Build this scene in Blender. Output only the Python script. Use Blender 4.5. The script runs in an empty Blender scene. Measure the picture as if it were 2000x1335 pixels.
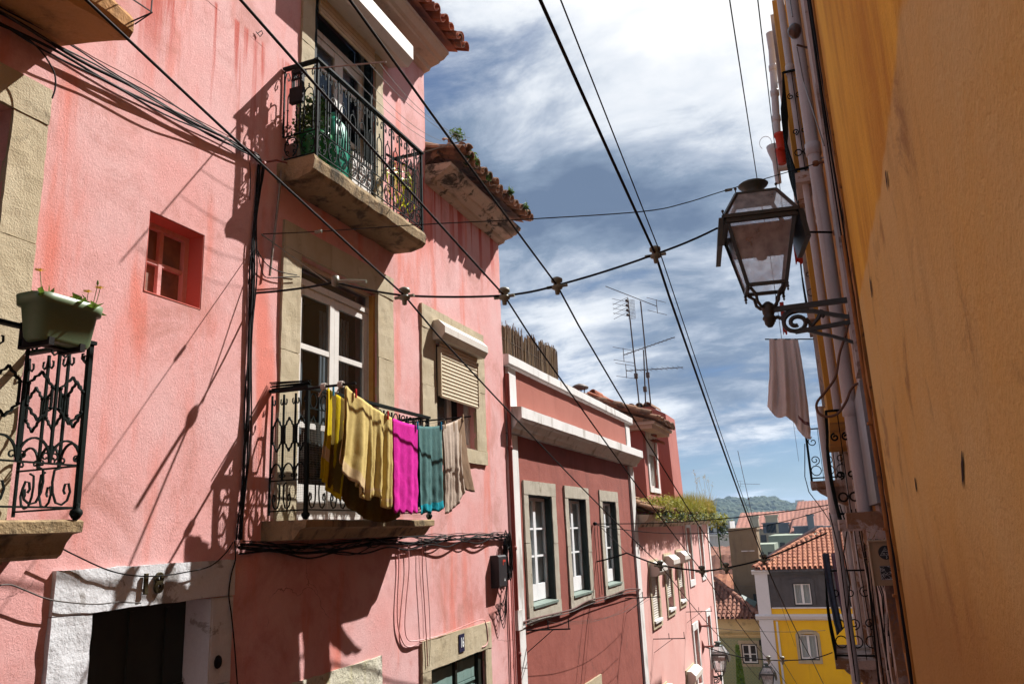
import bpy, bmesh, math, random
from mathutils import Vector, noise, Matrix
random.seed(7)
R = math.radians
C = bpy.context.scene.collection

# ------------------------------------------------------------------ camera
FPX, YAW, PITCH, ROLL = 1539.23, 0.364062, 0.238062, -0.0423841
_F = Vector((-math.sin(YAW)*math.cos(PITCH), math.cos(YAW)*math.cos(PITCH), math.sin(PITCH)))
_R0 = Vector((math.cos(YAW), math.sin(YAW), 0)); _U0 = _R0.cross(_F)
_R = _R0*math.cos(ROLL) + _U0*math.sin(ROLL); _U = -_R0*math.sin(ROLL) + _U0*math.cos(ROLL)
cd = bpy.data.cameras.new('camera'); cam = bpy.data.objects.new('camera', cd); C.objects.link(cam)
cam.matrix_world = Matrix(((_R.x, _U.x, -_F.x, 0), (_R.y, _U.y, -_F.y, 0), (_R.z, _U.z, -_F.z, 0), (0, 0, 0, 1)))
cd.sensor_width = 36; cd.lens = FPX/2000*36; cd.clip_start = .02; cd.clip_end = 6000
bpy.context.scene.camera = cam

# ------------------------------------------------------------------ light
SUN = Vector((1, 1.5, 2.0)).normalized()
w = bpy.data.worlds.new('World'); bpy.context.scene.world = w; w.use_nodes = True
nt = w.node_tree; N = nt.nodes; L = nt.links
for n in list(N): N.remove(n)
def nd(N, t, **k):
    n = N.new(t)
    for a, b in k.items(): setattr(n, a, b)
    return n
out = nd(N, 'ShaderNodeOutputWorld'); bg = nd(N, 'ShaderNodeBackground'); sky = nd(N, 'ShaderNodeTexSky', sky_type='NISHITA')
sky.sun_disc = False; sky.sun_elevation = math.asin(SUN.z); sky.sun_rotation = math.atan2(SUN.x, SUN.y)
sky.air_density = 1.0; sky.dust_density = .6; sky.ozone_density = 2.0
tc = nd(N, 'ShaderNodeTexCoord')
def vm(op, a, b=None):
    n = nd(N, 'ShaderNodeVectorMath', operation=op)
    L.new(a, n.inputs[0])
    if b is not None:
        if hasattr(b, 'node'): L.new(b, n.inputs[1])
        else: n.inputs[1].default_value = b
    return n
def mt(op, a, b=None, c=None, clamp=False):
    n = nd(N, 'ShaderNodeMath', operation=op); n.use_clamp = clamp
    for i, v in enumerate((a, b, c)):
        if v is None: continue
        if hasattr(v, 'node'): L.new(v, n.inputs[i])
        else: n.inputs[i].default_value = v
    return n.outputs[0]
sep = nd(N, 'ShaderNodeSeparateXYZ'); L.new(tc.outputs['Generated'], sep.inputs[0])
den = mt('ADD', mt('MAXIMUM', sep.outputs['Z'], 0.0), .22)
cmb = nd(N, 'ShaderNodeCombineXYZ'); L.new(mt('DIVIDE', sep.outputs['X'], den), cmb.inputs[0]); L.new(mt('DIVIDE', sep.outputs['Y'], den), cmb.inputs[1])
def cloudnoise(scale, detail, rough, off, dist=0.0):
    mp = nd(N, 'ShaderNodeMapping'); mp.inputs['Location'].default_value = off
    mp.inputs['Scale'].default_value = (.8, 1.15, 1); L.new(cmb.outputs[0], mp.inputs[0])
    n = nd(N, 'ShaderNodeTexNoise'); n.inputs['Scale'].default_value = scale; n.inputs['Detail'].default_value = detail
    n.inputs['Roughness'].default_value = rough; n.inputs['Distortion'].default_value = dist
    L.new(mp.outputs[0], n.inputs[0]); return n.outputs['Fac']
def ramp(v, *st):
    r = nd(N, 'ShaderNodeValToRGB'); L.new(v, r.inputs[0]); e = r.color_ramp.elements
    while len(e) < len(st): e.new(.5)
    for q, (p, c) in zip(e, st): q.position = p; q.color = (*c, 1) if isinstance(c, tuple) else (c, c, c, 1)
    return r.outputs[0]
def smooth(v, a, b, c=0.0, d=1.0):
    n = nd(N, 'ShaderNodeMapRange', interpolation_type='SMOOTHSTEP'); L.new(v, n.inputs[0])
    for i, q in enumerate((a, b, c, d)): n.inputs[i+1].default_value = q
    return n.outputs[0]
def dirdot(v): return vm('DOT_PRODUCT', tc.outputs['Generated'], tuple(Vector(v).normalized())).outputs['Value']
big = cloudnoise(.95, 4, .52, (3.1, 1.7, 0), .35); fine = cloudnoise(4.2, 10, .62, (5.3, .4, 0), .3)
dens = mt('ADD', mt('MULTIPLY', big, .60), mt('MULTIPLY', fine, .40))
elev = sep.outputs['Z']
dens = mt('ADD', dens, mt('MULTIPLY', mt('SUBTRACT', mt('MINIMUM', elev, .42), .27), .42))
# a gap of clear sky high on the left, thick cloud beside it, brightest round the hidden sun
gap = smooth(dirdot((-.335, .738, .586)), .9850, .9980)
dens = mt('ADD', dens, mt('MULTIPLY', smooth(dirdot((-.17, .87, .45)), .92, .985), .145))
dens = mt('SUBTRACT', dens, mt('MULTIPLY', gap, .22))
cover = smooth(dens, .385, .54, .12, 1.0)
glow = smooth(dirdot((-.04, .79, .60)), .955, .998)
shade = mt('ADD', mt('MULTIPLY', cloudnoise(1.25, 4, .5, (8.2, 3.3, 0), .3), .55), mt('MULTIPLY', fine, .45))
shade = mt('ADD', shade, mt('MULTIPLY', glow, .17))
shade = mt('SUBTRACT', shade, mt('MULTIPLY', smooth(dirdot((-.130, .885, .445)), .985, .998), .075))
cl = ramp(shade, (.40, (.13, .185, .29)), (.47, (.23, .30, .41)), (.53, (.44, .50, .60)), (.585, (.72, .76, .82)), (.70, (1.0, 1.0, 1.0)))
skb = vm('SCALE', sky.outputs[0]); skb.inputs['Scale'].default_value = .085
tint = vm('MULTIPLY', skb.outputs[0], (.46, .60, .80))
mx = nd(N, 'ShaderNodeMix', data_type='RGBA'); L.new(cover, mx.inputs['Factor']); L.new(tint.outputs[0], mx.inputs['A']); L.new(cl, mx.inputs['B'])
L.new(mx.outputs['Result'], bg.inputs[0]); bg.inputs[1].default_value = .54; L.new(bg.outputs[0], out.inputs[0])
sl = bpy.data.lights.new('sun', 'SUN'); sun = bpy.data.objects.new('sun', sl); C.objects.link(sun)
sl.energy = 5.0; sl.angle = R(.5); sl.color = (1, .965, .925); sun.rotation_euler = SUN.to_track_quat('Z', 'Y').to_euler(); sun.location = (3, 4, 12)
vs = bpy.context.scene.view_settings
vs.view_transform = 'Standard'; vs.look = 'None'; vs.gamma = 1; vs.use_curve_mapping = False; vs.exposure = 1.05

# ------------------------------------------------------------------ measuring helpers (real distances)
def ray(px, py): return _R*((px-1000)/FPX) - _U*((py-667.5)/FPX) + _F
def onX(px, py, X): d = ray(px, py); return d*(X/d.x)
def onY(px, py, Y): d = ray(px, py); return d*(Y/d.y)

# ------------------------------------------------------------------ mesh helpers
ORG = {}
class MB:
    def __init__(s): s.v = []; s.f = []; s.m = []; s.sm = []
    def add(s, vs, fs, mi=0, smooth=False):
        b = len(s.v); s.v += [tuple(p) for p in vs]
        for f in fs: s.f.append([b+i for i in f]); s.m.append(mi); s.sm.append(smooth)
    def quad(s, a, b, c, d, mi=0): s.add([a, b, c, d], [(0, 1, 2, 3)], mi)
    def box(s, x0, x1, y0, y1, z0, z1, mi=0):
        s.add([(x, y, z) for x in (x0, x1) for y in (y0, y1) for z in (z0, z1)],
              [(0, 1, 3, 2), (4, 6, 7, 5), (0, 4, 5, 1), (2, 3, 7, 6), (0, 2, 6, 4), (1, 5, 7, 3)], mi)
    def loft(s, rings, mi=0, smooth=True, cap=True, closed=False):
        n = len(rings[0]); k = len(rings); vs = [p for r in rings for p in r]; fs = []
        for i in range(k if closed else k-1):
            a = i*n; b = ((i+1) % k)*n
            for j in range(n): fs.append((a+j, a+(j+1) % n, b+(j+1) % n, b+j))
        s.add(vs, fs, mi, smooth)
        if cap and not closed:
            s.add(rings[0], [tuple(range(n))[::-1]], mi); s.add(rings[-1], [tuple(range(n))], mi)
    def tube(s, pts, r, n=6, mi=0, closed=False, flat=None):
        pts = [Vector(p) for p in pts]; P = []
        for p in pts:
            if not P or (p-P[-1]).length > 1e-5: P.append(p)
        if len(P) < 2: return
        rings = []; up = None
        for i, p in enumerate(P):
            if closed: t = P[(i+1) % len(P)]-P[i-1]
            else: t = (P[min(i+1, len(P)-1)]-P[max(i-1, 0)])
            t.normalize()
            if flat is not None: a = (flat-t*flat.dot(t)).normalized()
            else:
                if up is None: up = Vector((0, 0, 1)) if abs(t.z) < .9 else Vector((1, 0, 0))
                a = (up-t*up.dot(t)).normalized(); up = a
            b = t.cross(a)
            rr = r(i/(len(P)-1)) if callable(r) else r
            ra, rb = rr if isinstance(rr, tuple) else (rr, rr)
            rings.append([p+a*(ra*math.cos(2*math.pi*(j+.5)/n))+b*(rb*math.sin(2*math.pi*(j+.5)/n)) for j in range(n)])
        s.loft(rings, mi, n > 5, True, closed)
    def lathe(s, prof, c, n=16, mi=0, ax=None):
        c = Vector(c); rings = []
        for r, z in prof: rings.append([c+Vector((r*math.cos(2*math.pi*j/n), r*math.sin(2*math.pi*j/n), z)) for j in range(n)])
        s.loft(rings, mi)
    def rough(s, x0, x1, y0, y1, z0, z1, step=.07, amp=.006, mi=0, seed=0):
        # a stone block: box with its faces divided and its surface worn by noise
        nx, ny, nz = [max(1, min(60, round((b-a)/step))) for a, b in ((x0, x1), (y0, y1), (z0, z1))]
        V = {}; base = len(s.v)
        def vid(i, j, k):
            if (i, j, k) not in V:
                p = Vector((x0+(x1-x0)*i/nx, y0+(y1-y0)*j/ny, z0+(z1-z0)*k/nz))
                q = noise.noise_vector(p*9+Vector((seed, 0, 0)))*amp + noise.noise_vector(p*2.3)*amp*.8
                V[(i, j, k)] = base+len(V); s.v.append(tuple(p+q))
            return V[(i, j, k)]
        def fa(*ix): s.f.append([vid(*i) for i in ix]); s.m.append(mi); s.sm.append(False)
        for j in range(ny):
            for k in range(nz):
                fa((0, j, k), (0, j, k+1), (0, j+1, k+1), (0, j+1, k)); fa((nx, j, k), (nx, j+1, k), (nx, j+1, k+1), (nx, j, k+1))
        for i in range(nx):
            for k in range(nz):
                fa((i, 0, k), (i+1, 0, k), (i+1, 0, k+1), (i, 0, k+1)); fa((i, ny, k), (i, ny, k+1), (i+1, ny, k+1), (i+1, ny, k))
        for i in range(nx):
            for j in range(ny):
                fa((i, j, 0), (i, j+1, 0), (i+1, j+1, 0), (i+1, j, 0)); fa((i, j, nz), (i+1, j, nz), (i+1, j+1, nz), (i, j+1, nz))
    def build(s, name, mat, parent=None, org=None, label=None, cat=None, group=None, kind=None):
        if parent is not None: o3 = ORG[parent.name]
        elif org is not None: o3 = Vector(org)
        else:
            xs = [p[0] for p in s.v]; ys = [p[1] for p in s.v]; zs = [p[2] for p in s.v]
            o3 = Vector(((min(xs)+max(xs))/2, (min(ys)+max(ys))/2, min(zs)))
        me = bpy.data.meshes.new(name)
        me.from_pydata([(p[0]-o3.x, p[1]-o3.y, p[2]-o3.z) for p in s.v], [], s.f)
        for mm in (mat if isinstance(mat, (list, tuple)) else [mat]): me.materials.append(mm)
        me.polygons.foreach_set('material_index', s.m); me.polygons.foreach_set('use_smooth', s.sm); me.update()
        ob = bpy.data.objects.new(name, me); C.objects.link(ob); ORG[ob.name] = o3
        if parent is not None: ob.parent = parent
        else: ob.location = o3
        tag(ob, label, cat, group, kind); return ob
def tag(o, label=None, cat=None, group=None, kind=None):
    for k, v in (('label', label), ('category', cat), ('group', group), ('kind', kind)):
        if v: o[k] = v
    return o
def thing(name, loc, label, cat, group=None):
    o = bpy.data.objects.new(name, None); C.objects.link(o); o.location = loc; o.empty_display_size = .2
    ORG[o.name] = Vector(loc); return tag(o, label, cat, group)

class Fr:   # a wall plane: u along it, v up, d out of it
    def __init__(s, p0, du, dd): s.p0 = Vector(p0); s.du = Vector(du); s.dd = Vector(dd)
    def P(s, u, v, d=0.0): return s.p0+s.du*u+s.dd*d+Vector((0, 0, v))
    def box(s, m, u0, u1, v0, v1, d0, d1, mi=0):
        a = s.P(u0, v0, d0); b = s.P(u1, v1, d1)
        m.box(min(a.x, b.x), max(a.x, b.x), min(a.y, b.y), max(a.y, b.y), min(a.z, b.z), max(a.z, b.z), mi)
    def rough(s, m, u0, u1, v0, v1, d0, d1, step=.07, amp=.006, mi=0, seed=0):
        a = s.P(u0, v0, d0); b = s.P(u1, v1, d1)
        m.rough(min(a.x, b.x), max(a.x, b.x), min(a.y, b.y), max(a.y, b.y), min(a.z, b.z), max(a.z, b.z), step, amp, mi, seed)
    def prism(s, m, prof, u0, u1, mi=0, seg=1, amp=0.0, seed=0):   # prof in (d, v), run along u
        rings = []
        for i in range(seg+1):
            u = u0+(u1-u0)*i/seg; r = []
            for d, v in prof:
                p = s.P(u, v, d)
                if amp: p = p+noise.noise_vector(p*4+Vector((seed, 0, 0)))*amp
                r.append(p)
            rings.append(r)
        m.loft(rings, mi, False)
    def wall(s, m, u0, u1, v0, v1, holes, depth=.25, cell=.35, amp=.012, mi=0, seed=0, rmi=None):
        us = {u0, u1}; vs_ = {v0, v1}
        for h in holes: us |= {h[0], h[1]}; vs_ |= {h[2], h[3]}
        def fill(st, lo, hi):
            st = sorted(x for x in st if lo-1e-6 <= x <= hi+1e-6); o = []
            for a, b in zip(st, st[1:]):
                n = max(1, int((b-a)/cell)); o += [a+(b-a)*i/n for i in range(n)]
            return o+[st[-1]]
        us = fill(us, u0, u1); vs_ = fill(vs_, v0, v1); idx = {}; base = len(s_v := m.v)
        def vid(i, j):
            if (i, j) not in idx:
                p = s.P(us[i], vs_[j], 0); idx[(i, j)] = len(m.v)
                m.v.append(tuple(p+s.dd*(amp*(noise.noise(p*.9+Vector((seed, 3, 1)))+.5*noise.noise(p*2.7)))))
            return idx[(i, j)]
        for i in range(len(us)-1):
            for j in range(len(vs_)-1):
                cu = (us[i]+us[i+1])/2; cv = (vs_[j]+vs_[j+1])/2
                if any(h[0] < cu < h[1] and h[2] < cv < h[3] for h in holes): continue
                m.f.append([vid(i, j), vid(i+1, j), vid(i+1, j+1), vid(i, j+1)]); m.m.append(mi); m.sm.append(True)
        r = mi if rmi is None else rmi
        for a, b, c, d in holes:
            e = .02
            for q in (((a, c), (a, d)), ((b, c), (b, d)), ((a, c), (b, c)), ((a, d), (b, d))):
                (p, q1), (p2, q2) = q
                m.quad(s.P(p, q1, e*.0), s.P(p2, q2, 0), s.P(p2, q2, -depth), s.P(p, q1, -depth), r)
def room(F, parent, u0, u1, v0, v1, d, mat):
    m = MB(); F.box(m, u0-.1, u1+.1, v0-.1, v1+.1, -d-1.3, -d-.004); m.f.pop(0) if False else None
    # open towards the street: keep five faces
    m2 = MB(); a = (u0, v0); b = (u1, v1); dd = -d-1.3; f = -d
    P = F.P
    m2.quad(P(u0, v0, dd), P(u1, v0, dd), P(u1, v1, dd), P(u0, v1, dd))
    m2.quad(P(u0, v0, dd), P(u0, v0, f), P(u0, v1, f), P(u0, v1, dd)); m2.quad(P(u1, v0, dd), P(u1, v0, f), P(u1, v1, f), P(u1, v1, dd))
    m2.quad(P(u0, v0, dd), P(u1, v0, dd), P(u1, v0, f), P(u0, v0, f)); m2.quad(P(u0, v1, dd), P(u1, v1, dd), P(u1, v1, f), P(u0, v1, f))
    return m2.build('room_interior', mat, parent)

# ------------------------------------------------------------------ materials
def mat(name, col, col2=None, rough=.85, nscale=.9, var=.5, streak=None, samt=.0, stscale=(5, 5, .5), grime=None, gamt=0.0, gscale=2.2,
        gthr=.55, gsoft=.09, bump=.25, bscale=45, bdist=.01, metal=0.0, bump2=0.0, b2scale=4, crack=0.0, spec=.3, trans=0.0, sheen=0.0, extra=None, fine_=False):
    m = bpy.data.materials.new(name); m.use_nodes = True; t = m.node_tree; n = t.nodes; l = t.links
    bs = n['Principled BSDF']; bs.inputs['Roughness'].default_value = rough; bs.inputs['Metallic'].default_value = metal
    bs.inputs['Specular IOR Level'].default_value = spec
    if sheen: bs.inputs['Sheen Weight'].default_value = sheen
    t1 = n.new('ShaderNodeTexCoord'); gm = n.new('ShaderNodeNewGeometry')
    pos = gm.outputs['Position']
    def noi(sc, det=5, ro=.6, scl=None, off=(0, 0, 0), dist=0):
        x = n.new('ShaderNodeTexNoise'); x.inputs['Scale'].default_value = sc; x.inputs['Detail'].default_value = det
        x.inputs['Roughness'].default_value = ro; x.inputs['Distortion'].default_value = dist
        mp = n.new('ShaderNodeMapping'); mp.inputs['Location'].default_value = off
        if scl: mp.inputs['Scale'].default_value = scl
        l.new(pos, mp.inputs[0]); l.new(mp.outputs[0], x.inputs[0]); return x.outputs['Fac']
    def rng(v, a, b, c=0., d=1.):
        x = n.new('ShaderNodeMapRange'); x.interpolation_type = 'SMOOTHSTEP'; l.new(v, x.inputs[0])
        for i, q in enumerate((a, b, c, d)): x.inputs[i+1].default_value = q
        return x.outputs[0]
    def mix(f, a, b):
        x = n.new('ShaderNodeMix'); x.data_type = 'RGBA'; l.new(f, x.inputs['Factor']) if hasattr(f, 'node') else setattr(x.inputs['Factor'], 'default_value', f)
        for k, q in (('A', a), ('B', b)):
            if hasattr(q, 'node'): l.new(q, x.inputs[k])
            else: x.inputs[k].default_value = (*q, 1)
        return x.outputs['Result']
    c = col
    if col2: c = mix(rng(noi(nscale, 6, .65, off=(3, 7, 1), dist=.4), .5-var*.4, .5+var*.4), col, col2)
    if streak: c = mix(rng(noi(1, 4, .6, stscale, (2, 9, 4)), .60-samt*.12, .78-samt*.1, 0, min(1, samt)), c, streak)
    if grime:
        g = noi(gscale, 9, .72, off=(1, 2, 8), dist=.5); c = mix(rng(g, gthr, gthr+gsoft, 0, gamt), c, grime)
    if extra: c = extra(n, l, c, pos, noi, rng, mix)
    if crack:
        vo = n.new('ShaderNodeTexVoronoi'); vo.feature = 'DISTANCE_TO_EDGE'; vo.inputs['Scale'].default_value = .8
        mv = n.new('ShaderNodeVectorMath'); mv.operation = 'MULTIPLY_ADD'
        nn = n.new('ShaderNodeTexNoise'); nn.inputs['Scale'].default_value = 3; nn.inputs['Detail'].default_value = 5
        l.new(pos, nn.inputs[0]); l.new(nn.outputs['Color'], mv.inputs[0]); mv.inputs[1].default_value = (.45, .45, .45); l.new(pos, mv.inputs[2]); l.new(mv.outputs[0], vo.inputs[0])
        a = rng(vo.outputs['Distance'], .0, .004, 1, 0); b = rng(noi(.5, 2, .5, off=(9, 9, 9)), .56, .64)
        mm = n.new('ShaderNodeMath'); mm.operation = 'MULTIPLY'; l.new(a, mm.inputs[0]); l.new(b, mm.inputs[1])
        m3 = n.new('ShaderNodeMath'); m3.operation = 'MULTIPLY'; l.new(mm.outputs[0], m3.inputs[0]); m3.inputs[1].default_value = crack
        c = mix(m3.outputs[0], c, tuple(x*.3 for x in col))
    # small tonal speckle
    sp = noi(bscale*1.3, 3, .7, off=(5, 5, 5))
    if hasattr(c, 'node') or True: c = mix(rng(sp, .35, .7, .0, .16), c, tuple(x*.62 for x in col))
    l.new(c, bs.inputs['Base Color'])
    if bump:
        h = noi(bscale, 7 if fine_ else 5, .8 if fine_ else .62)
        bp = n.new('ShaderNodeBump'); bp.inputs['Strength'].default_value = bump; bp.inputs['Distance'].default_value = bdist; l.new(h, bp.inputs['Height'])
        if bump2:
            b2 = n.new('ShaderNodeBump'); b2.inputs['Strength'].default_value = bump2; b2.inputs['Distance'].default_value = .05
            l.new(noi(b2scale, 4, .5, off=(7, 1, 3)), b2.inputs['Height']); l.new(b2.outputs[0], bp.inputs['Normal'])
        l.new(bp.outputs[0], bs.inputs['Normal'])
    if trans:
        bs.inputs['Subsurface Weight'].default_value = 0
        tr = n.new('ShaderNodeBsdfTranslucent'); ms = n.new('ShaderNodeMixShader'); ms.inputs[0].default_value = trans
        l.new(c, tr.inputs[0]); l.new(bs.outputs[0], ms.inputs[1]); l.new(tr.outputs[0], ms.inputs[2]); l.new(ms.outputs[0], n['Material Output'].inputs[0])
    return m
def glassmat(name, tint, rough=.05, refl=1.0, ts=.9):
    m = bpy.data.materials.new(name); m.use_nodes = True; n = m.node_tree.nodes; l = m.node_tree.links
    n.remove(n['Principled BSDF']); tr = n.new('ShaderNodeBsdfTransparent'); tr.inputs[0].default_value = (*[x*ts for x in tint], 1)
    g = n.new('ShaderNodeBsdfGlossy'); g.inputs['Roughness'].default_value = rough; fr = n.new('ShaderNodeLayerWeight'); fr.inputs[0].default_value = .5; pw_ = n.new('ShaderNodeMath'); pw_.operation = 'POWER'; l.new(fr.outputs['Facing'], pw_.inputs[0]); pw_.inputs[1].default_value = 3.5
    mu = n.new('ShaderNodeMath'); mu.operation = 'MULTIPLY_ADD'; mu.use_clamp = True; l.new(pw_.outputs[0], mu.inputs[0]); mu.inputs[1].default_value = refl*.75; mu.inputs[2].default_value = .04
    ms = n.new('ShaderNodeMixShader'); l.new(mu.outputs[0], ms.inputs[0]); l.new(tr.outputs[0], ms.inputs[1]); l.new(g.outputs[0], ms.inputs[2]); l.new(ms.outputs[0], n['Material Output'].inputs[0])
    no = n.new('ShaderNodeTexNoise'); no.inputs['Scale'].default_value = 3; bp = n.new('ShaderNodeBump'); bp.inputs['Strength'].default_value = .06; bp.inputs['Distance'].default_value = .05
    l.new(no.outputs[0], bp.inputs['Height']); l.new(bp.outputs[0], g.inputs['Normal'])
    return m

def _drips(n, l, c, pos, noi, rng, mix):   # rust red run-off below the eaves, darker rose blotches lower down
    s = n.new('ShaderNodeSeparateXYZ'); l.new(pos, s.inputs[0])
    def mul(a, b):
        m = n.new('ShaderNodeMath'); m.operation = 'MULTIPLY'; l.new(a, m.inputs[0]); l.new(b, m.inputs[1]); return m.outputs[0]
    dr = rng(noi(1, 5, .65, (4.5, 4.5, .22), (4, 1, 2)), .50, .60)
    c = mix(mul(dr, mul(rng(s.outputs['Z'], 3.1, 4.3, 0, .9), rng(s.outputs['Z'], 4.36, 4.40, 1, 0))), c, (.46, .055, .028))
    c = mix(mul(dr, rng(s.outputs['Z'], 5.1, 5.9, 0, .25)), c, (.50, .08, .045))
    c = mix(mul(rng(noi(1.1, 7, .7, (1, 1, 1), (6, 2, 5)), .50, .66), rng(s.outputs['Z'], 1.2, -1.2, 0, .55)), c, (.46, .15, .12))
    return c
# colours of things as they are (linear)
PINK = mat('pink_stucco', (.66, .29, .265), (.68, .435, .43), .9, .9, .85, streak=(.66, .16, .10), samt=.75, stscale=(2.6, 2.6, .45), grime=(.42, .17, .13), gamt=.62, gthr=.47, gsoft=.22, gscale=1.5, bump=.75, bscale=60, bdist=.008, bump2=.10, b2scale=7, crack=.9, fine_=True, extra=_drips)
def upper_lower(n, l, c, pos, noi, rng, mix): return c
BROWN = mat('oxblood_stucco', (.235, .060, .042), (.30, .088, .064), .92, 1.1, .7, streak=(.17, .045, .030), samt=.55, stscale=(3, 3, .6), grime=(.15, .05, .035), gamt=.5, gthr=.57, gscale=1.9, bump=.4, bscale=40, bump2=.25, crack=.8)
ROSE = mat('rose_stucco', (.38, .115, .090), (.44, .15, .12), .92, .8, .6, streak=(.27, .07, .05), samt=.4, bump=.3, bscale=30)
PALEPINK = mat('pale_pink_stucco', (.66, .34, .30), (.70, .42, .38), .9, .8, .6, streak=(.40, .16, .12), samt=.35, stscale=(3, 3, .5), grime=(.30, .14, .11), gamt=.5, gthr=.62, bump=.3, bscale=30)
STONE = mat('limestone', (.40, .33, .21), (.50, .43, .30), .93, 3, .7, streak=(.24, .19, .12), samt=.45, stscale=(9, 9, 1.5), grime=(.12, .10, .06), gamt=.7, gthr=.565, gscale=3, gsoft=.16, bump=.7, bscale=85, bdist=.008, bump2=.16, b2scale=9)
OLDSTONE = mat('mossy_slab_stone', (.27, .185, .095), (.36, .27, .15), .95, 3, .8, streak=(.05, .04, .025), samt=.9, stscale=(7, 7, 2.2), grime=(.035, .028, .018), gamt=.9, gthr=.48, gscale=4.5, gsoft=.26, bump=.8, bscale=60, bdist=.012, bump2=.4, b2scale=9)
WHITEW = mat('whitewashed_stone', (.52, .53, .55), (.60, .61, .63), .9, 2, .5, grime=(.22, .20, .18), gamt=.8, gthr=.56, gscale=3.6, gsoft=.06, bump=.6, bscale=50, bdist=.010, bump2=.22, b2scale=7)
CORN = mat('weathered_cornice', (.55, .42, .33), (.64, .52, .42), .9, 1.6, .6, streak=(.12, .09, .06), samt=.45, stscale=(6, 3, 1.2), grime=(.09, .07, .05), gamt=.7, gthr=.60, gscale=2.2, bump=.3, bscale=25)
DIRTCORN = mat('mouldy_cornice', (.50, .38, .28), (.60, .48, .37), .93, 1.6, .7, streak=(.04, .035, .03), samt=.8, stscale=(5, 1.4, 3), grime=(.03, .027, .02), gamt=.95, gthr=.515, gscale=2.8, bump=.6, bscale=25, bdist=.02)
PILAS = mat('white_painted_plaster', (.66, .65, .63), (.74, .73, .71), .85, 1.5, .6, streak=(.22, .19, .14), samt=.7, stscale=(3.5, 3.5, .9), bump=.2, bscale=30)
IRON = mat('dark_green_iron', (.004, .007, .006), (.008, .013, .011), .6, 12, .7, grime=(.04, .02, .012), gamt=.5, gthr=.64, gscale=9, bump=.2, bscale=120, bdist=.003, spec=.07)
BLACK = mat('black_cable_rubber', (.006, .0055, .0055), (.016, .013, .012), .6, 6, .5, bump=0, spec=.1)
CABLEG = mat('grey_cable', (.10, .085, .075), (.03, .025, .022), .6, 3, .7, bump=0)
PAINTW = mat('aged_white_woodwork', (.60, .58, .54), (.68, .66, .62), .55, 5, .6, streak=(.28, .20, .13), samt=.5, stscale=(20, 20, 2), grime=(.25, .18, .12), gamt=.6, gthr=.63, gscale=9, bump=.2, bscale=60, bdist=.004)
FRESHW = mat('white_window_paint', (.74, .76, .77), (.80, .81, .81), .5, 4, .4, bump=.05)
DOORG = mat('black_green_door_paint', (.010, .014, .010), (.016, .020, .014), .5, 6, .5, bump=.15, bscale=50)
DOORT = mat('faded_teal_door', (.13, .22, .20), (.20, .30, .27), .7, 5, .8, streak=(.05, .08, .07), samt=.5, stscale=(14, 14, 1.5), grime=(.40, .36, .30), gamt=.5, gthr=.62, gscale=8, bump=.2)
YSTRIP = mat('ochre_wood_strip', (.42, .20, .035), (.50, .27, .06), .7, 6, .6, bump=.2)
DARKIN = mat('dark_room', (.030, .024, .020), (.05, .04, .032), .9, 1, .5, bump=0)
BOARD = mat('rusty_board_panes', (.30, .14, .08), (.07, .035, .025), .5, 6, .9, grime=(.22, .09, .05), gamt=.7, gthr=.55, gscale=9, bump=.2, spec=.5)
SHUT = mat('cream_shutter_slats', (.56, .46, .31), (.62, .52, .37), .6, 3, .5, streak=(.30, .22, .14), samt=.35, stscale=(12, 12, 1.5), bump=.05)
SHUTW = mat('white_shutter_box', (.58, .54, .48), (.64, .60, .54), .55, 3, .6, streak=(.28, .22, .16), samt=.4, stscale=(10, 10, 2), grime=(.3, .22, .15), gamt=.5, gthr=.62, bump=.08)
CURT = mat('net_curtain', (.80, .80, .78), (.72, .72, .70), .9, 20, .5, streak=(.45, .45, .45), samt=.6, stscale=(40, 40, .6), bump=.1)
GLASS = glassmat('window_glass', (.75, .82, .85)); 
DGLASS = glassmat('dusty_dark_glass', (.42, .48, .52), .12, 1.2)
GREENSILL = mat('green_grey_sill_paint', (.13, .17, .145), (.17, .22, .19), .6, 5, .5, bump=.1)
DKREV = mat('black_green_reveal', (.013, .022, .018), (.02, .03, .025), .6, 5, .5, bump=.1)  # near-black green lining of the oxblood window reveals
PLASTG = mat('sage_green_plastic', (.115, .165, .085), (.13, .18, .095), .45, 2, .4, streak=(.12, .16, .09), samt=.4, bump=0, spec=.4)
SOIL = mat('potting_soil', (.04, .025, .015), (.07, .045, .03), .95, 20, .6, bump=.6)
LEAF = mat('leaf_green', (.075, .15, .018), (.15, .22, .03), .6, 9, .9, bump=0, trans=.3)
DLEAF = mat('dark_leaf_green', (.018, .050, .012), (.05, .10, .02), .6, 12, .9, bump=0, trans=.2)
YLEAF = mat('dry_yellow_grass', (.30, .24, .05), (.45, .34, .10), .7, 9, .9, bump=0, trans=.3)
YFLOW = mat('dandelion_yellow', (.80, .55, .02), None, .7, bump=0)
def tilemat(name, a, b, g, ga=.6, thr=.56):
    def ex(n, l, c, pos, noi, rng, mix):
        v = n.new('ShaderNodeTexVoronoi'); v.inputs['Scale'].default_value = 3.7; l.new(pos, v.inputs[0])
        s = n.new('ShaderNodeSeparateColor'); l.new(v.outputs['Color'], s.inputs[0])
        return mix(rng(s.outputs[0], .1, .9, 0, .75), c, b)
    return mat(name, a, None, .9, grime=g, gamt=ga, gthr=thr, gscale=4, bump=.5, bscale=35, extra=ex)
TILE = tilemat('terracotta_tiles', (.42, .13, .055), (.26, .075, .04), (.09, .07, .045), .8, .52)
TILEO = tilemat('lichen_grey_tiles', (.34, .18, .10), (.18, .10, .06), (.06, .05, .035), .9, .50)
TILEN = tilemat('orange_roof_tiles', (.46, .19, .10), (.30, .105, .06), (.15, .08, .055), .6, .56)
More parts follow.
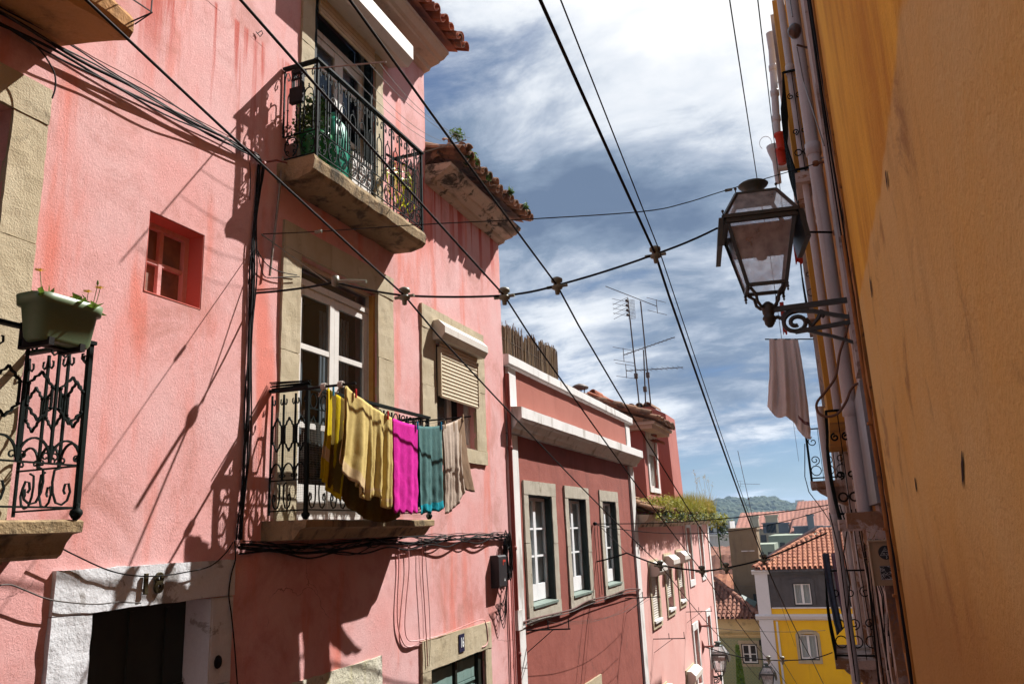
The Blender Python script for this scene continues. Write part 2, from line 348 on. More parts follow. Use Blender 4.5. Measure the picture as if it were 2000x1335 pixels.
TILED = tilemat('brown_roof_tiles', (.30, .13, .08), (.18, .07, .045), (.08, .05, .04), .6, .55)
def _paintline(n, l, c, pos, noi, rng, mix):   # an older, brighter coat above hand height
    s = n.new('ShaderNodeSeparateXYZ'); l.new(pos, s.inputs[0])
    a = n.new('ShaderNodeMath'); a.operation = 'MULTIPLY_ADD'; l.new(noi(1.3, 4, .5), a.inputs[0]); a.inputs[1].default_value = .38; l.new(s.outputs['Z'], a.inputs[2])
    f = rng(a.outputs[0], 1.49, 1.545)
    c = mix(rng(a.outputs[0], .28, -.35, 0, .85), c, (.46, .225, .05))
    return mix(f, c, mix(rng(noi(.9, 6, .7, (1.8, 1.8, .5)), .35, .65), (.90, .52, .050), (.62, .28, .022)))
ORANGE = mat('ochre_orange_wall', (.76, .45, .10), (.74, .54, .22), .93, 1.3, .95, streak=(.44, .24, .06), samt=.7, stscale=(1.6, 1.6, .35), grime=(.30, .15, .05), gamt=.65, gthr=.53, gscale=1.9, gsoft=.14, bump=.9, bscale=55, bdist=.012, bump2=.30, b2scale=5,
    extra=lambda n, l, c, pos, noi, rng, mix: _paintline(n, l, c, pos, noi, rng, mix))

# ------------------------------------------------------------------ builders shared by the houses
def arc(cx, cy, r, a0, a1, n=10, ry=None):
    ry = ry or r; return [(cx+r*math.cos(R(a0+(a1-a0)*i/n)), cy+ry*math.sin(R(a0+(a1-a0)*i/n))) for i in range(n+1)]
def spiral(cx, cy, r0, r1, a0, a1, n=16):
    return [(cx+(r0+(r1-r0)*i/n)*math.cos(R(a0+(a1-a0)*i/n)), cy+(r0+(r1-r0)*i/n)*math.sin(R(a0+(a1-a0)*i/n))) for i in range(n+1)]
def iron(m, F, pts, r=.0075, d=0.0): m.tube([F.P(u, v, d) for u, v in pts], r, 4)
def bar(m, F, u, v0, v1, r=.0095): m.tube([F.P(u, v0), F.P(u, v1)], r, 4)
def ogee(m, F, p, u0, va, vb, r=.008):
    h = vb-va; c = u0+p/2
    half = [(.5, 1.0), (.40, .90), (.30, .87), (.27, .80), (.20, .77), (.13, .74), (.13, .26), (.20, .23), (.27, .20), (.30, .13), (.40, .10), (.5, 0)]
    for s in (1, -1): iron(m, F, [(c-s*(0.5-a)*p, va+b*h) for a, b in half], r)
def rail_ogee(m, F, u0, u1, v0, v1, nb, ovals=False):   # the lower balconies' pattern
    p = (u1-u0)/nb; h = v1-v0; V = lambda t: v0+t*h
    for k in range(nb+1): bar(m, F, u0+k*p, V(.27 if 0 < k < nb else 0), V(.97))
    for t in (.03, .27): m.tube([F.P(u0, V(t)), F.P(u1, V(t))], (.007, .007), 4)
    if ovals: m.tube([F.P(u0, V(.84)), F.P(u1, V(.84))], .006, 4)
    for k in range(nb):
        a = u0+k*p; c = a+p/2
        ogee(m, F, p, a, V(.50), V(.78))
        for sx in (.13, .87):
            for t in (.58, .70): m.lathe([(.0, -.010), (.011, -.005), (.011, .005), (.0, .010)], F.P(a+sx*p, V(t)), 6)
        iron(m, F, arc(c, V(.29), p*.47, 180, 0, 12, ry=h*.115))
        for s in (1, -1): iron(m, F, spiral(c+s*p*.35, V(.305), p*.13, p*.04, 0 if s > 0 else 180, (360 if s > 0 else -180)), .005)
        if ovals: iron(m, F, arc(c, V(.905), p*.30, 0, 360, 12, ry=h*.062), .006)
        else:
            for s in (1, -1): iron(m, F, [(a if s > 0 else a+p, V(.97))]+[(c-s*x*p, V(y)) for x, y in ((.42, .90), (.32, .885), (.24, .90), (.25, .93), (.30, .93))], .006)
    for k in range(nb // 2 if nb > 2 else 1):
        c = u0+(k*2+1)*p if nb > 2 else (u0+u1)/2; q = p*.9
        for s in (1, -1):
            iron(m, F, [(c+s*q*x, V(y)) for x, y in ((.42, .25), (.20, .235), (.16, .17), (.20, .11), (.34, .055), (.55, .045), (.74, .07), (.82, .12), (.74, .165), (.62, .16), (.58, .125), (.64, .105))], .0065)
def rail_arch(m, F, u0, u1, v0, v1, nb):     # the top balcony's pattern
    p = (u1-u0)/nb; h = v1-v0; V = lambda t: v0+t*h
    for t in (.02, .26): m.tube([F.P(u0, V(t)), F.P(u1, V(t))], .007, 4)
    for k in range(nb+1): bar(m, F, u0+k*p, V(.26), V(.98))
    for k in range(nb):
        a = u0+k*p; c = a+p/2
        iron(m, F, [(c-p*.27, V(.26)), (c-p*.27, V(.66))]+arc(c, V(.66), p*.27, 180, 0, 8, ry=h*.075)[1:]+[(c+p*.27, V(.26))], .006)
        m.lathe([(0, 0), (.010, .012), (.004, .022), (.009, .032), (0, .048)], F.P(c, V(.735)), 6)
        for s in (1, -1):
            for t in (.36, .54): m.lathe([(.008, -.004), (.012, 0), (.008, .004)], F.P(c-s*p*.27, V(t)), 6)
            iron(m, F, [(c-s*p*.5, V(.80))]+[(c-s*p*x, V(y)) for x, y in ((.46, .90), (.38, .955), (.24, .945), (.16, .90), (.20, .86), (.28, .865), (.30, .895))], .0055)
            iron(m, F, [(c-s*p*x, V(y)) for x, y in ((.05, .235), (.22, .225), (.36, .18), (.38, .12), (.26, .06), (.10, .04))], .006)
            iron(m, F, spiral(c-s*p*.22, V(.185), p*.14, p*.03, 90, 90+s*400), .005)
            iron(m, F, spiral(c-s*p*.20, V(.085), p*.13, p*.03, -90, -90-s*400), .005)
def handrail(m, F, u0, u1, v, w=.022, t=.010):
    F.box(m, u0, u1, v, v+2*t, -w, w)
def finial(m, p):
    m.lathe([(.011, .07), (.018, .06), (.012, .045), (.030, .03), (.034, .012), (.022, -.01), (.012, -.02)], p, 10)
def surround(m, F, u0, u1, v0, v1, a0, a1, b0, b1, d=.03, sill=True, seed=0, mi=0, step=.06, amp=.005):
    # dressed stone round an opening a0..a1, b0..b1; blocks butt end to end
    F.rough(m, u0, u1, b1, v1, -.02, d, step, amp, mi, seed)
    lo_ = v0 if not sill else b0; nb_ = 3 if b1-lo_ > 1.9 else 2
    for sd_, (p0, p1) in enumerate(((u0, a0), (a1, u1))):
        cut = [lo_]+[lo_+(b1-lo_)*(k+.18*math.sin(seed*3+k+sd_*2))/nb_ for k in range(1, nb_)]+[b1]
        for k, (q0, q1) in enumerate(zip(cut, cut[1:])): F.rough(m, p0, p1, q0+.002, q1-.003, -.02, d-.002-.003*((k+sd_) % 2), step, amp, mi, seed+3+k*2+sd_)
    if sill: F.rough(m, u0, u1, v0, b0-.003, -.02, d+.003, step, amp, mi, seed+7)
def hexbox(m, F, u0, u1, v0, v1, d):
    h = v1-v0; F.prism(m, [(-.02, v1), (d*.55, v1), (d, v1-h*.35), (d, v0+h*.30), (d*.72, v0), (-.02, v0)], u0, u1)
def slats(m, F, u0, u1, v0, v1, d, pitch=.048, t=.012):
    v = v1
    while v > v0+.001:
        b = max(v0, v-pitch); F.prism(m, [(d-t, v-.004), (d+t*.4, v-.006), (d+t, (v+b)/2), (d+t*.4, b+.002), (d-t, b+.001)], u0, u1); v = b
def leaves(m, cen, rad, n, sz, rnd=random, flat=.5, mi=0):
    for _ in range(n):
        d = Vector((rnd.gauss(0, 1), rnd.gauss(0, 1), rnd.gauss(0, 1))).normalized()*(rnd.random()**.5)
        p = Vector((cen[0]+d.x*rad[0], cen[1]+d.y*rad[1], cen[2]+d.z*rad[2]))
        leaf(m, p, Vector((rnd.gauss(0, 1), rnd.gauss(0, 1), rnd.gauss(0, flat))).normalized(), sz*rnd.uniform(.6, 1.5), rnd, mi)
def leaf(m, p, d, s, rnd=random, mi=0, wd=.36):
    sd = d.cross(Vector((rnd.gauss(0, .4), rnd.gauss(0, .4), 1))); sd = sd.normalized() if sd.length > 1e-3 else Vector((1, 0, 0))
    m.add([p, p+d*s*.5+sd*s*wd, p+d*s+Vector((0, 0, -s*.15)), p+d*s*.5-sd*s*wd], [(0, 1, 2, 3)], mi)
def grass(m, p, n, h, spread, rnd=random, mi=0, w=.004):
    for _ in range(n):
        a = rnd.uniform(0, 6.28); q = p+Vector((rnd.uniform(-1, 1)*spread[0], rnd.uniform(-1, 1)*spread[1], 0)); hh = h*rnd.uniform(.4, 1.2); ln = rnd.uniform(.1, .6)*hh
        d = Vector((math.cos(a), math.sin(a), 0)); pr = Vector((-d.y, d.x, 0))*w
        m.add([q-pr, q+pr, q+d*ln*.4+Vector((0, 0, hh*.6))+pr*.7, q+d*ln*.4+Vector((0, 0, hh*.6))-pr*.7, q+d*ln+Vector((0, 0, hh))], [(0, 1, 2, 3), (3, 2, 4)], mi)
def barrel(m, a, b, r0, r1, up, thick=.012, n=7, mi=0, concave=False):
    # one clay tile from a (low end) to b (high end)
    a = Vector(a); b = Vector(b); t = (b-a).normalized(); s = t.cross(up).normalized(); u = s.cross(t).normalized()
    if concave: u = -u
    for dr in (0,):
        rings = []
        for p, r in ((a, r0), (b, r1)):
            o = [p+s*(r*math.cos(math.pi*j/n))+u*(r*math.sin(math.pi*j/n)) for j in range(n+1)]
            i = [p+s*((r-thick)*math.cos(math.pi*j/n))+u*((r-thick)*math.sin(math.pi*j/n)) for j in range(n, -1, -1)]
            rings.append(o+i)
        m.loft(rings, mi, False)
def tiled(m, e0, e1, slope, rows, pitch=.20, tl=.36, mi=0, rnd=random, jit=.012, lift=.0, n=6, taper=None):
    # rows of barrel tiles on an eave from e0 to e1; slope = vector from eave up the roof
    e0 = Vector(e0); e1 = Vector(e1); sl = Vector(slope); sn = sl.normalized(); al = (e1-e0); k = max(1, round(al.length/pitch)); al = al/k
    up = sn.cross(al.normalized()); up = up if up.z > 0 else -up
    for i in range(k+1):
        for j in range(rows):
            if taper and not taper(i/k, j/rows): continue
            base = e0+al*i+sn*(j*tl)
            jj = Vector((rnd.gauss(0, jit), rnd.gauss(0, jit), rnd.gauss(0, jit*.6)))
            a = base+jj+up*(.055+lift); b = base+jj*.5+sn*(tl*1.12)+up*(.030+lift)
            barrel(m, a, b, .080*rnd.uniform(.92, 1.08), .062, up, mi=mi, n=n)
            if i < k:
                base = base+al*.5-sn*.03; jj = Vector((rnd.gauss(0, jit), rnd.gauss(0, jit), rnd.gauss(0, jit*.4)))
                barrel(m, base+jj+up*(.055), base+jj+sn*tl*1.1+up*.06, .068, .082, up, mi=mi, n=n, concave=True)
def sag(a, b, s, n=24):
    a = Vector(a); b = Vector(b); return [a.lerp(b, i/n)+Vector((0, 0, -s*4*(i/n)*(1-i/n))) for i in range(n+1)]
def ground_z(y): return -1.62-.215*y if y < 36 else -9.36-.02*(y-36)

# ------------------------------------------------------------------ GROUND
def groundmat(name, a, b, sc):
    def ex(n, l, c, pos, noi, rng, mix):
        v = n.new('ShaderNodeTexVoronoi'); v.feature = 'DISTANCE_TO_EDGE'; v.inputs['Scale'].default_value = sc; l.new(pos, v.inputs[0])
        return mix(rng(v.outputs['Distance'], .02, .08), (.05, .045, .04), c)
    return mat(name, a, b, .8, 3, .7, bump=.4, bscale=20, extra=ex)
COB = groundmat('cobble_stone', (.24, .22, .20), (.16, .15, .14), 9)
m = MB()
for x0, x1 in ((-4.4, 1.0),):
    ys = [-8+i*.9 for i in range(50)]
    for a, b in zip(ys, ys[1:]):    # long shallow steps going downhill
        za = ground_z(a); m.quad((x0, a, za), (x1, a, za), (x1, b, za-.10), (x0, b, za-.10)); m.quad((x0, b, za-.10), (x1, b, za-.10), (x1, b, ground_z(b)), (x0, b, ground_z(b)))
m.build('street', COB, kind='structure')
m = MB()
def terr(x, y):
    z = -9.6-.02*max(0, y-40)
    if y > 120: z -= min(40, (y-120)*.16)
    return min(z, ground_z(y)-.25) if y < 40 else z
xs = [-900, -400, -160, -60, -25, -12, -4.4, 1.0, 12, 25, 60, 160, 500, 1400]; ys = [-60, -20, 0, 10, 20, 30, 36, 44, 60, 90, 120, 180, 260, 400, 700, 1100, 1700]
g = [[(x, y, terr(x, y)) for x in xs] for y in ys]
for i in range(len(ys)-1):
    for j in range(len(xs)-1): m.quad(g[i][j], g[i][j+1], g[i+1][j+1], g[i+1][j])
m.build('ground', mat('dry_earth', (.13, .11, .08), (.09, .10, .06), .95, .05, .6, bump=.2, bscale=3), kind='structure')

# ------------------------------------------------------------------ PINK HOUSE (no. 18 and no. 16)
PX = -4.2
FL = Fr((PX, 0, 0), (0, 1, 0), (1, 0, 0))          # left side of the street: u = Y, d = +X
ph = thing('pink_house', (PX, 4, ground_z(4)), 'salmon pink stucco house nearest on the left, with iron balconies and doors 18 and 16', 'house')
H = dict(lb=(1.85, 2.87, .13, 2.56), sw=(3.94, 4.48, 1.73, 2.325), d18=(3.70, 4.73, -2.75, -.355), lo=(5.67, 7.02, .14, 2.55), up=(5.80, 6.97, 3.32, 5.5),
         sh=(8.36, 9.53, 1.08, 2.42), d16=(8.10, 9.58, -3.5, -1.385))
m = MB(); FL.wall(m, -3, 10.60, -4.6, 4.33, list(H[k] for k in ('lb', 'sw', 'd18', 'lo', 'sh', 'd16'))+[(5.80, 6.97, 3.32, 4.33)], .26, .3, .012)
FL.wall(m, -3, 8.19, 4.33, 5.92, [(5.80, 6.97, 4.33, 5.5)], .26, .3, .012)
m.quad((PX, 10.6, -4.6), (PX-6, 10.6, -4.6), (PX-6, 10.6, 4.33), (PX, 10.6, 4.33)); m.quad((PX, 8.19, 4.33), (PX-6, 8.19, 4.33), (PX-6, 8.19, 7.5), (PX, 8.19, 5.92))
m.quad((PX, -3, -4.6), (PX-6, -3, -4.6), (PX-6, -3, 5.92), (PX, -3, 5.92)); m.quad((PX-6, -3, -4.6), (PX-6, 10.6, -4.6), (PX-6, 10.6, 4.33), (PX-6, -3, 5.92))
wall = m.build('wall', PINK, ph)
for k in ('lb', 'lo', 'up', 'sh', 'sw', 'd18', 'd16'):
    h = H[k]; room(FL, ph, h[0]-.0, h[1]+.0, h[2], h[3], .262, DARKIN)
# eaves
def cornice(m, u0, u1, v, D=.34, seg=30, amp=.004):
    FL.prism(m, [(-.02, v-.02), (.04, v-.0), (.08, v+.005), (.10, v+.05), (D*.62, v+.075), (D*.66, v+.10), (D*.80, v+.11), (D*.94, v+.16), (D, v+.17), (D, v+.21), (-.02, v+.24)], u0, u1, 0, seg, amp)
m = MB(); cornice(m, -3, 8.22, 5.89, .36); m.build('cornice', CORN, ph)
m = MB(); cornice(m, 8.20, 10.66, 4.33, .36, 20, .010); m.build('cornice', DIRTCORN, ph)
def roof(m, u0, u1, v, dtip, seed, rows=4, mi=0, jit=.012):
    tiled(m, (PX+dtip, u0, v), (PX+dtip, u1, v), (-1, 0, .38), rows, .205, .36, mi, random.Random(seed), jit)
    m.quad((PX+dtip-.1, u0, v+.02), (PX+dtip-.1, u1, v+.02), (PX-6, u1, v+2.3), (PX-6, u0, v+2.3))
m = MB(); roof(m, -3, 8.36, 6.14, .53, 3); 
for j in range(9): barrel(m, (PX+.50-j*.36, 8.30, 6.30+j*.137), (PX+.50-(j+1)*.37, 8.30, 6.30+(j+1)*.137), .095, .08, Vector((0, 0, 1)))
rf = m.build('roof', TILE, ph)
m = MB(); roof(m, 8.28, 10.72, 4.62, .50, 5, jit=.02); rf2 = m.build('roof', TILEO, ph)
# clump of broken tiles and plants where the low eave meets the tall wall
rr = random.Random(11); m = MB()
for i in range(14):
    a = Vector((PX+rr.uniform(.05, .42), 8.26+rr.uniform(0, .22), 4.66+rr.uniform(0, .26))); barrel(m, a, a+Vector((rr.uniform(-.25, .2), rr.uniform(-.15, .2), rr.uniform(-.02, .1))), .07, .06, Vector((rr.gauss(0, .3), rr.gauss(0, .3), 1)))
m.build('broken_tiles', TILEO, rf2)
def weed(cen, rad, n, sz, seed, label, gr=0, h=.12, mats=(LEAF, DLEAF)):
    m = MB(); r = random.Random(seed); n = int(n*2.2); sz *= 1.35; cen = (cen[0]+.04, cen[1], cen[2]+.03)
    leaves(m, cen, rad, n, sz, r, 1.0, 0); leaves(m, (cen[0], cen[1], cen[2]-rad[2]*.5), (rad[0], rad[1], rad[2]*.7), n//2, sz, r, .6, 1)
    if gr: grass(m, Vector(cen)-Vector((0, 0, rad[2]*.6)), gr, h, (rad[0], rad[1]), r, 0, .003)
    for _ in range(5): m.tube([Vector(cen)+Vector((0, 0, -rad[2])), Vector(cen)+Vector((r.uniform(-1, 1)*rad[0], r.uniform(-1, 1)*rad[1], r.uniform(0, rad[2])))], .002, 3, 1)
    return m.build('weed_clump', list(mats), label=label, cat='weeds', group='weeds rooted in the tiled eaves')
weed((PX+.40, 8.62, 4.72), (.10, .16, .10), 170, .028, 1, 'bright green weeds on the grimy lower eave beside the top balcony', 20)
weed((PX+.33, 8.38, 4.98), (.08, .12, .07), 70, .022, 12, 'small leafy sprig on the broken tiles against the tall pink wall', 25)
weed((PX+.44, 9.05, 4.66), (.05, .12, .07), 70, .024, 13, 'weeds hanging over the grimy cornice in the middle of the lower eave', 14)
weed((PX+.52, 9.75, 4.70), (.04, .06, .05), 40, .022, 14, 'tiny tuft between tile ends on the far half of the lower eave', 8)
weed((PX+.52, 10.35, 4.70), (.05, .05, .05), 40, .022, 15, 'tiny tuft at the outer corner of the lower tiled eave', 8)
weed((PX+.42, 6.95, 6.12), (.05, .07, .06), 70, .025, 2, 'green tuft growing below the highest roof tiles above the white awning box', 10)

# --- window with tall stone frame by the left balcony
def balcony_slab(name, u0, u1, d, v0, v1, parent, profile, seed, matr=OLDSTONE):
    m = MB(); FL.prism(m, profile, u0, u1, 0, max(8, int((u1-u0)/.08)), .012, seed)
    return m.build(name, matr, parent)
def bay(label, hole, outer, nm='balcony_window'):
    m = MB(); u0, u1, v0, v1 = outer; a0, a1, b0, b1 = hole
    surround(m, FL, u0, u1, v0, v1, a0, a1, b0, b1, .028, sill=False, seed=u0)
    o = m.build(nm, STONE, ph); tag(o, label); return o
bay('balcony door in a worn limestone frame, mostly out of frame', H['lb'], (1.60, 3.10, -.05, 2.80))
bw = bay('balcony door with two white glazed leaves behind the laundry', H['lo'], (5.41, 7.34, .02, 2.80))
uw = bay('shaded top floor balcony door under a white shutter box', H['up'], (5.60, 7.13, 3.25, 5.75))
def french(parent, hole, leafs, vm_, d0=-.13, woodm=PAINTW, transom=None, gl=DGLASS, bottom=.35):
    a0, a1, b0, b1 = hole; top = b1 if transom is None else transom
    m = MB(); t = .045
    FL.box(m, a0, a0+t, b0, b1, d0-.03, d0+.03); FL.box(m, a1-t, a1, b0, b1, d0-.03, d0+.03); FL.box(m, a0+t, a1-t, b1-t, b1, d0-.032, d0+.028)
    if transom: FL.box(m, a0+t, a1-t, top, top+.06, d0-.03, d0+.034)
    fr = m.build('door_frame', woodm, parent)
    g = MB(); n = len(leafs)-1
    for i in range(n):
        l0, l1 = leafs[i]+.003, leafs[i+1]-.003; m = MB(); s = .075; z0, z1 = b0+.01, top-.005
        FL.box(m, l0, l0+s, z0, z1, d0-.022, d0+.02); FL.box(m, l1-s, l1, z0, z1, d0-.022, d0+.022)
        FL.box(m, l0+s, l1-s, z1-s, z1, d0-.02, d0+.018); FL.box(m, l0+s, l1-s, z0, z0+bottom, d0-.02, d0+.012)
        for v in vm_: FL.box(m, l0+s, l1-s, v, v+.05, d0-.02, d0+.019)
        m.build('door_leaf', woodm, parent); g.quad(FL.P(l0+s, z0+bottom, d0), FL.P(l1-s, z0+bottom, d0), FL.P(l1-s, z1-s, d0), FL.P(l0+s, z1-s, d0))
    if transom: g.quad(FL.P(a0+t, top+.06, d0-.01), FL.P(a1-t, top+.06, d0-.01), FL.P(a1-t, b1-t, d0-.01), FL.P(a0+t, b1-t, d0-.01))
    g.build('pane', gl, parent)
french(bw, H['lo'], (5.75, 6.36, 6.97), (1.00, 1.72), -.10, PAINTW, 2.32)
french(uw, H['up'], (5.92, 6.44, 6.93), (4.15, 4.75), -.14, PAINTW, 5.1)
m = MB()
FL.box(m, 5.672, 5.712, .15, 2.52, -.07, -.02); FL.box(m, 6.978, 7.018, .15, 2.52, -.07, -.02); m.build('draught_strip', YSTRIP, bw)
m = MB()
for i in range(18):
    u = 6.42+i*.03; FL.box(m, u, u+.03, .9, 2.25, -.30-.02*(i % 2), -.285-.02*(i % 2))
for i in range(14):
    u = 5.76+i*.035; FL.box(m, u, u+.03, 1.0, 2.3, -.36-.02*(i % 2), -.345-.02*(i % 2))
m.build('curtain', CURT, bw)
m = MB(); FL.box(m, 5.81, 5.86, 3.33, 5.48, -.09, .01); FL.box(m, 6.90, 6.95, 3.33, 5.48, -.09, .0); m.build('metal_post', IRON, uw)
# white shutter box with a raised slatted curtain above the top door
m = MB(); FL.prism(m, [(-.01, 5.74), (.20, 5.76), (.33, 5.62), (.33, 5.44), (.26, 5.36), (.12, 5.40), (-.01, 5.42)], 5.72, 7.30); m.build('shutter_box', SHUTW, uw)
m = MB(); slats(m, FL, 5.86, 6.92, 5.20, 5.44, .035, .05); m.build('roller_shutter', SHUT, uw)
# --- small pink painted window
m = MB(); a0, a1, b0, b1 = H['sw']; d = -.17
for q in ((a0, a0+.05, b0, b1), (a1-.05, a1, b0, b1), (a0+.05, a1-.05, b0, b0+.045), (a0+.05, a1-.05, b1-.045, b1)): FL.box(m, *q, d-.03, d+.03)
FL.box(m, (a0+a1)/2-.017, (a0+a1)/2+.017, b0+.045, b1-.045, d-.012, d+.022); FL.box(m, a0+.05, a1-.05, (b0+b1)/2-.015, (b0+b1)/2+.015, d-.014, d+.018)
SHADEPINK = mat('shade_deepened_pink', (.60, .15, .115), (.56, .13, .10), .8, 3, .5, bump=.3, bscale=60)  # wall pink made redder: the reveal's deep shade put into its colour
sw = m.build('small_window', PINK, ph); tag(sw, 'small square four pane window painted pink like the wall')
m = MB(); FL.box(m, a0+.04, a1-.04, b0+.04, b1-.04, d-.02, d-.014); m.build('pane', BOARD, sw)
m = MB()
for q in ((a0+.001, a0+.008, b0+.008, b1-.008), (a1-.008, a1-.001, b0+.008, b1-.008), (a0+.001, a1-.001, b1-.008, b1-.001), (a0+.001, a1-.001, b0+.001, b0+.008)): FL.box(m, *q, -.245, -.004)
m.build('reveal_lining', SHADEPINK, sw)
# --- door 18
m = MB(); FL.rough(m, 3.43, 4.945, -.355, -.10, -.02, .03, .05, .007, 0, 4)
for i, (z0, z1) in enumerate(((-.78, -.362), (-1.25, -.785), (-1.8, -1.255), (-2.9, -1.805))): FL.rough(m, 3.425, 3.70, z0, z1, -.02, .032, .05, .008, 0, 5+i)
for i, (z0, z1) in enumerate(((-.95, -.362), (-1.7, -.955), (-2.9, -1.705))): FL.rough(m, 4.73, 4.94, z0, z1, -.02, .022, .05, .004, 0, 15+i)
for z0, z1 in ((-.95, -.362), (-1.7, -.955), (-2.9, -1.705)): FL.rough(m, 4.715, 4.735, z0, z1, -.255, .018, .05, .003, 0, 3)
d18 = m.build('doorway', WHITEW, ph); tag(d18, 'whitewashed stone doorway numbered 18 with a dark closed door')
m = MB(); FL.box(m, 3.70, 4.72, -2.75, -.358, -.25, -.21)
for u in (3.86, 4.20, 4.52): FL.box(m, u, u+.035, -2.7, -.4, -.21, -.195)
FL.box(m, 3.72, 4.71, -1.0, -.92, -.21, -.192); m.build('door', DOORG, d18)
m = MB(); m.lathe([(0, 0), (.032, 0), (.036, .008), (.032, .018), (.02, .025), (0, .028)], (0, 0, 0), 16)
hb = m
for i, p in enumerate(hb.v): hb.v[i] = (PX+.02+p[2], 4.80+p[0], -.80+p[1]*1.3)
hb.build('door_bell', BLACK, d18)
def text(body, size, ext, loc, rot, mt_, parent=None, name='lettering', **k):
    cu = bpy.data.curves.new(name, 'FONT'); cu.body = body; cu.size = size; cu.extrude = ext; cu.align_x = 'CENTER'; cu.align_y = 'CENTER'; cu.bevel_depth = k.get('bev', 0); cu.offset = k.get('off', 0)
    cu.space_character = k.get('sp', 1)
    o = bpy.data.objects.new(name, cu); C.objects.link(o)
    dg = bpy.context.evaluated_depsgraph_get(); me = bpy.data.meshes.new_from_object(o.evaluated_get(dg)); bpy.data.objects.remove(o); 
    sx = k.get('sx', 1)
    M4 = Matrix.Translation(Vector(loc)) @ rot.to_4x4() @ Matrix.Diagonal((sx, 1, 1, 1)); me.transform(M4)
    mb = MB(); mb.add([v.co[:] for v in me.vertices], [tuple(p.vertices) for p in me.polygons]); bpy.data.meshes.remove(me)
    return mb.build(name, mt_, parent)
ROTL = Matrix(((0, 0, 1), (1, 0, 0), (0, 1, 0)))       # text facing +X, reading along +Y
NUMI = mat('tarnished_black_iron', (.035, .030, .016), (.09, .07, .03), .5, 20, .8, bump=.2, metal=.6)
text('1', .175, .006, (PX+.050, 4.075, -.225), ROTL, NUMI, d18, 'door_number', sx=.95, bev=.003, off=.003)
text('8', .175, .006, (PX+.050, 4.185, -.225), ROTL, NUMI, d18, 'door_number', sx=.85, bev=.003, off=.003)
# --- door 16
m = MB(); surround(m, FL, 7.90, 9.77, -3.6, -1.075, *H['d16'], .03, sill=False, seed=9)
d16 = m.build('doorway', STONE, ph); tag(d16, 'limestone doorway numbered 16 with a faded teal door')
m = MB(); FL.box(m, 8.10, 9.44, -3.5, -1.39, -.12, -.07)
for v in (-1.70, -1.78, -1.86): FL.box(m, 8.9, 9.40, v, v+.03, -.07, -.05)
for a, b in ((8.14, 8.78), (8.90, 9.40)): FL.box(m, a, b, -1.66, -1.44, -.07, -.055); FL.box(m, a, b, -2.6, -1.92, -.07, -.055)
m.build('door', DOORT, d16)
m = MB(); FL.box(m, 8.81, 8.86, -3.4, -1.40, -.07, -.03); FL.box(m, 9.441, 9.579, -3.5, -1.39, -.20, -.02); m.build('door_post', DOORG, d16)
m = MB(); FL.box(m, 8.79, 8.93, -1.31, -1.115, .03, .042); pl = m.build('number_plate', mat('dark_blue_enamel', (.012, .018, .055), None, .25, bump=0, spec=.6), d16)
text('16', .15, .002, (PX+.045, 8.86, -1.212), ROTL, FRESHW, d16, 'door_number', sx=.62, off=.003)
# --- stone lintel of the walled-up opening
m = MB(); FL.rough(m, 5.70, 7.10, -1.75, -1.10, -.02, .016, .06, .010, 0, 2); o = m.build('stone_patch', mat('bare_weathered_stone', (.46, .44, .32), (.60, .57, .48), .95, 3, .8, streak=(.40, .36, .12), samt=.5, grime=(.08, .07, .05), gamt=.9, gthr=.56, gscale=6, bump=.7, bscale=30, bdist=.02), ph)
# --- shuttered window of the lower wing
m = MB(); surround(m, FL, 8.00, 9.84, .90, 2.70, *H['sh'], .028, seed=8)
sh = m.build('window', STONE, ph); tag(sh, 'stone framed window with a cream roller shutter pushed half open')
m = MB(); hexbox(m, FL, 8.28, 9.60, 2.31, 2.55, .19); m.build('shutter_box', SHUTW, sh)
m = MB(); 
# the shutter hangs slightly outwards
slats(m, FL, 8.40, 9.50, 1.62, 2.34, .06, .045); FL.box(m, 8.38, 8.40, 1.64, 2.24, .03, .08); FL.box(m, 9.50, 9.52, 1.64, 2.24, .03, .08); m.build('roller_shutter', SHUT, sh)
m = MB()
for q in ((8.36, 8.42, 1.08, 2.42), (9.47, 9.53, 1.08, 2.42), (8.42, 9.47, 1.08, 1.15), (8.90, 8.97, 1.15, 2.3)): FL.box(m, *q, -.14, -.08)
m.build('window_frame', PAINTW, sh)
m = MB(); m.quad(FL.P(8.42, 1.15, -.11), FL.P(8.9, 1.15, -.11), FL.P(8.9, 2.3, -.11), FL.P(8.42, 2.3, -.11)); m.build('pane', DGLASS, sh)

# --- TOP BALCONY
SLABPROF = lambda d, v0, v1: [(-.02, v0-.0), (d*.35, v0+.0), (d*.70, v0+.03), (d*.93, v0+.085), (d, v0+.10), (d+.005, v1-.02), (d-.02, v1), (-.02, v1)]
XT = -3.82
m = MB(); FL.prism(m, [(-.02, 3.12), (.22, 3.10), (.36, 3.13), (.40, 3.17), (.415, 3.26), (.40, 3.30), (-.02, 3.30)], 5.30, 7.40, 0, 34, .016, 3)
bt = m.build('balcony', OLDSTONE, ph); tag(bt, 'top floor balcony with arched ironwork on a crumbling stone slab')
FT = Fr((XT, 0, 0), (0, 1, 0), (1, 0, 0)); FTn = Fr((0, 5.36, 0), (1, 0, 0), (0, 1, 0)); FTf = Fr((0, 7.36, 0), (1, 0, 0), (0, 1, 0))
m = MB(); rail_arch(m, FT, 5.36, 7.36, 3.33, 4.26, 12); m.build('front_railing', IRON, bt)
m = MB(); rail_arch(m, FTn, PX+.02, XT, 3.33, 4.26, 2); m.build('side_railing', IRON, bt)
m = MB(); rail_arch(m, FTf, PX+.02, XT, 3.33, 4.26, 2); m.build('side_railing', IRON, bt)
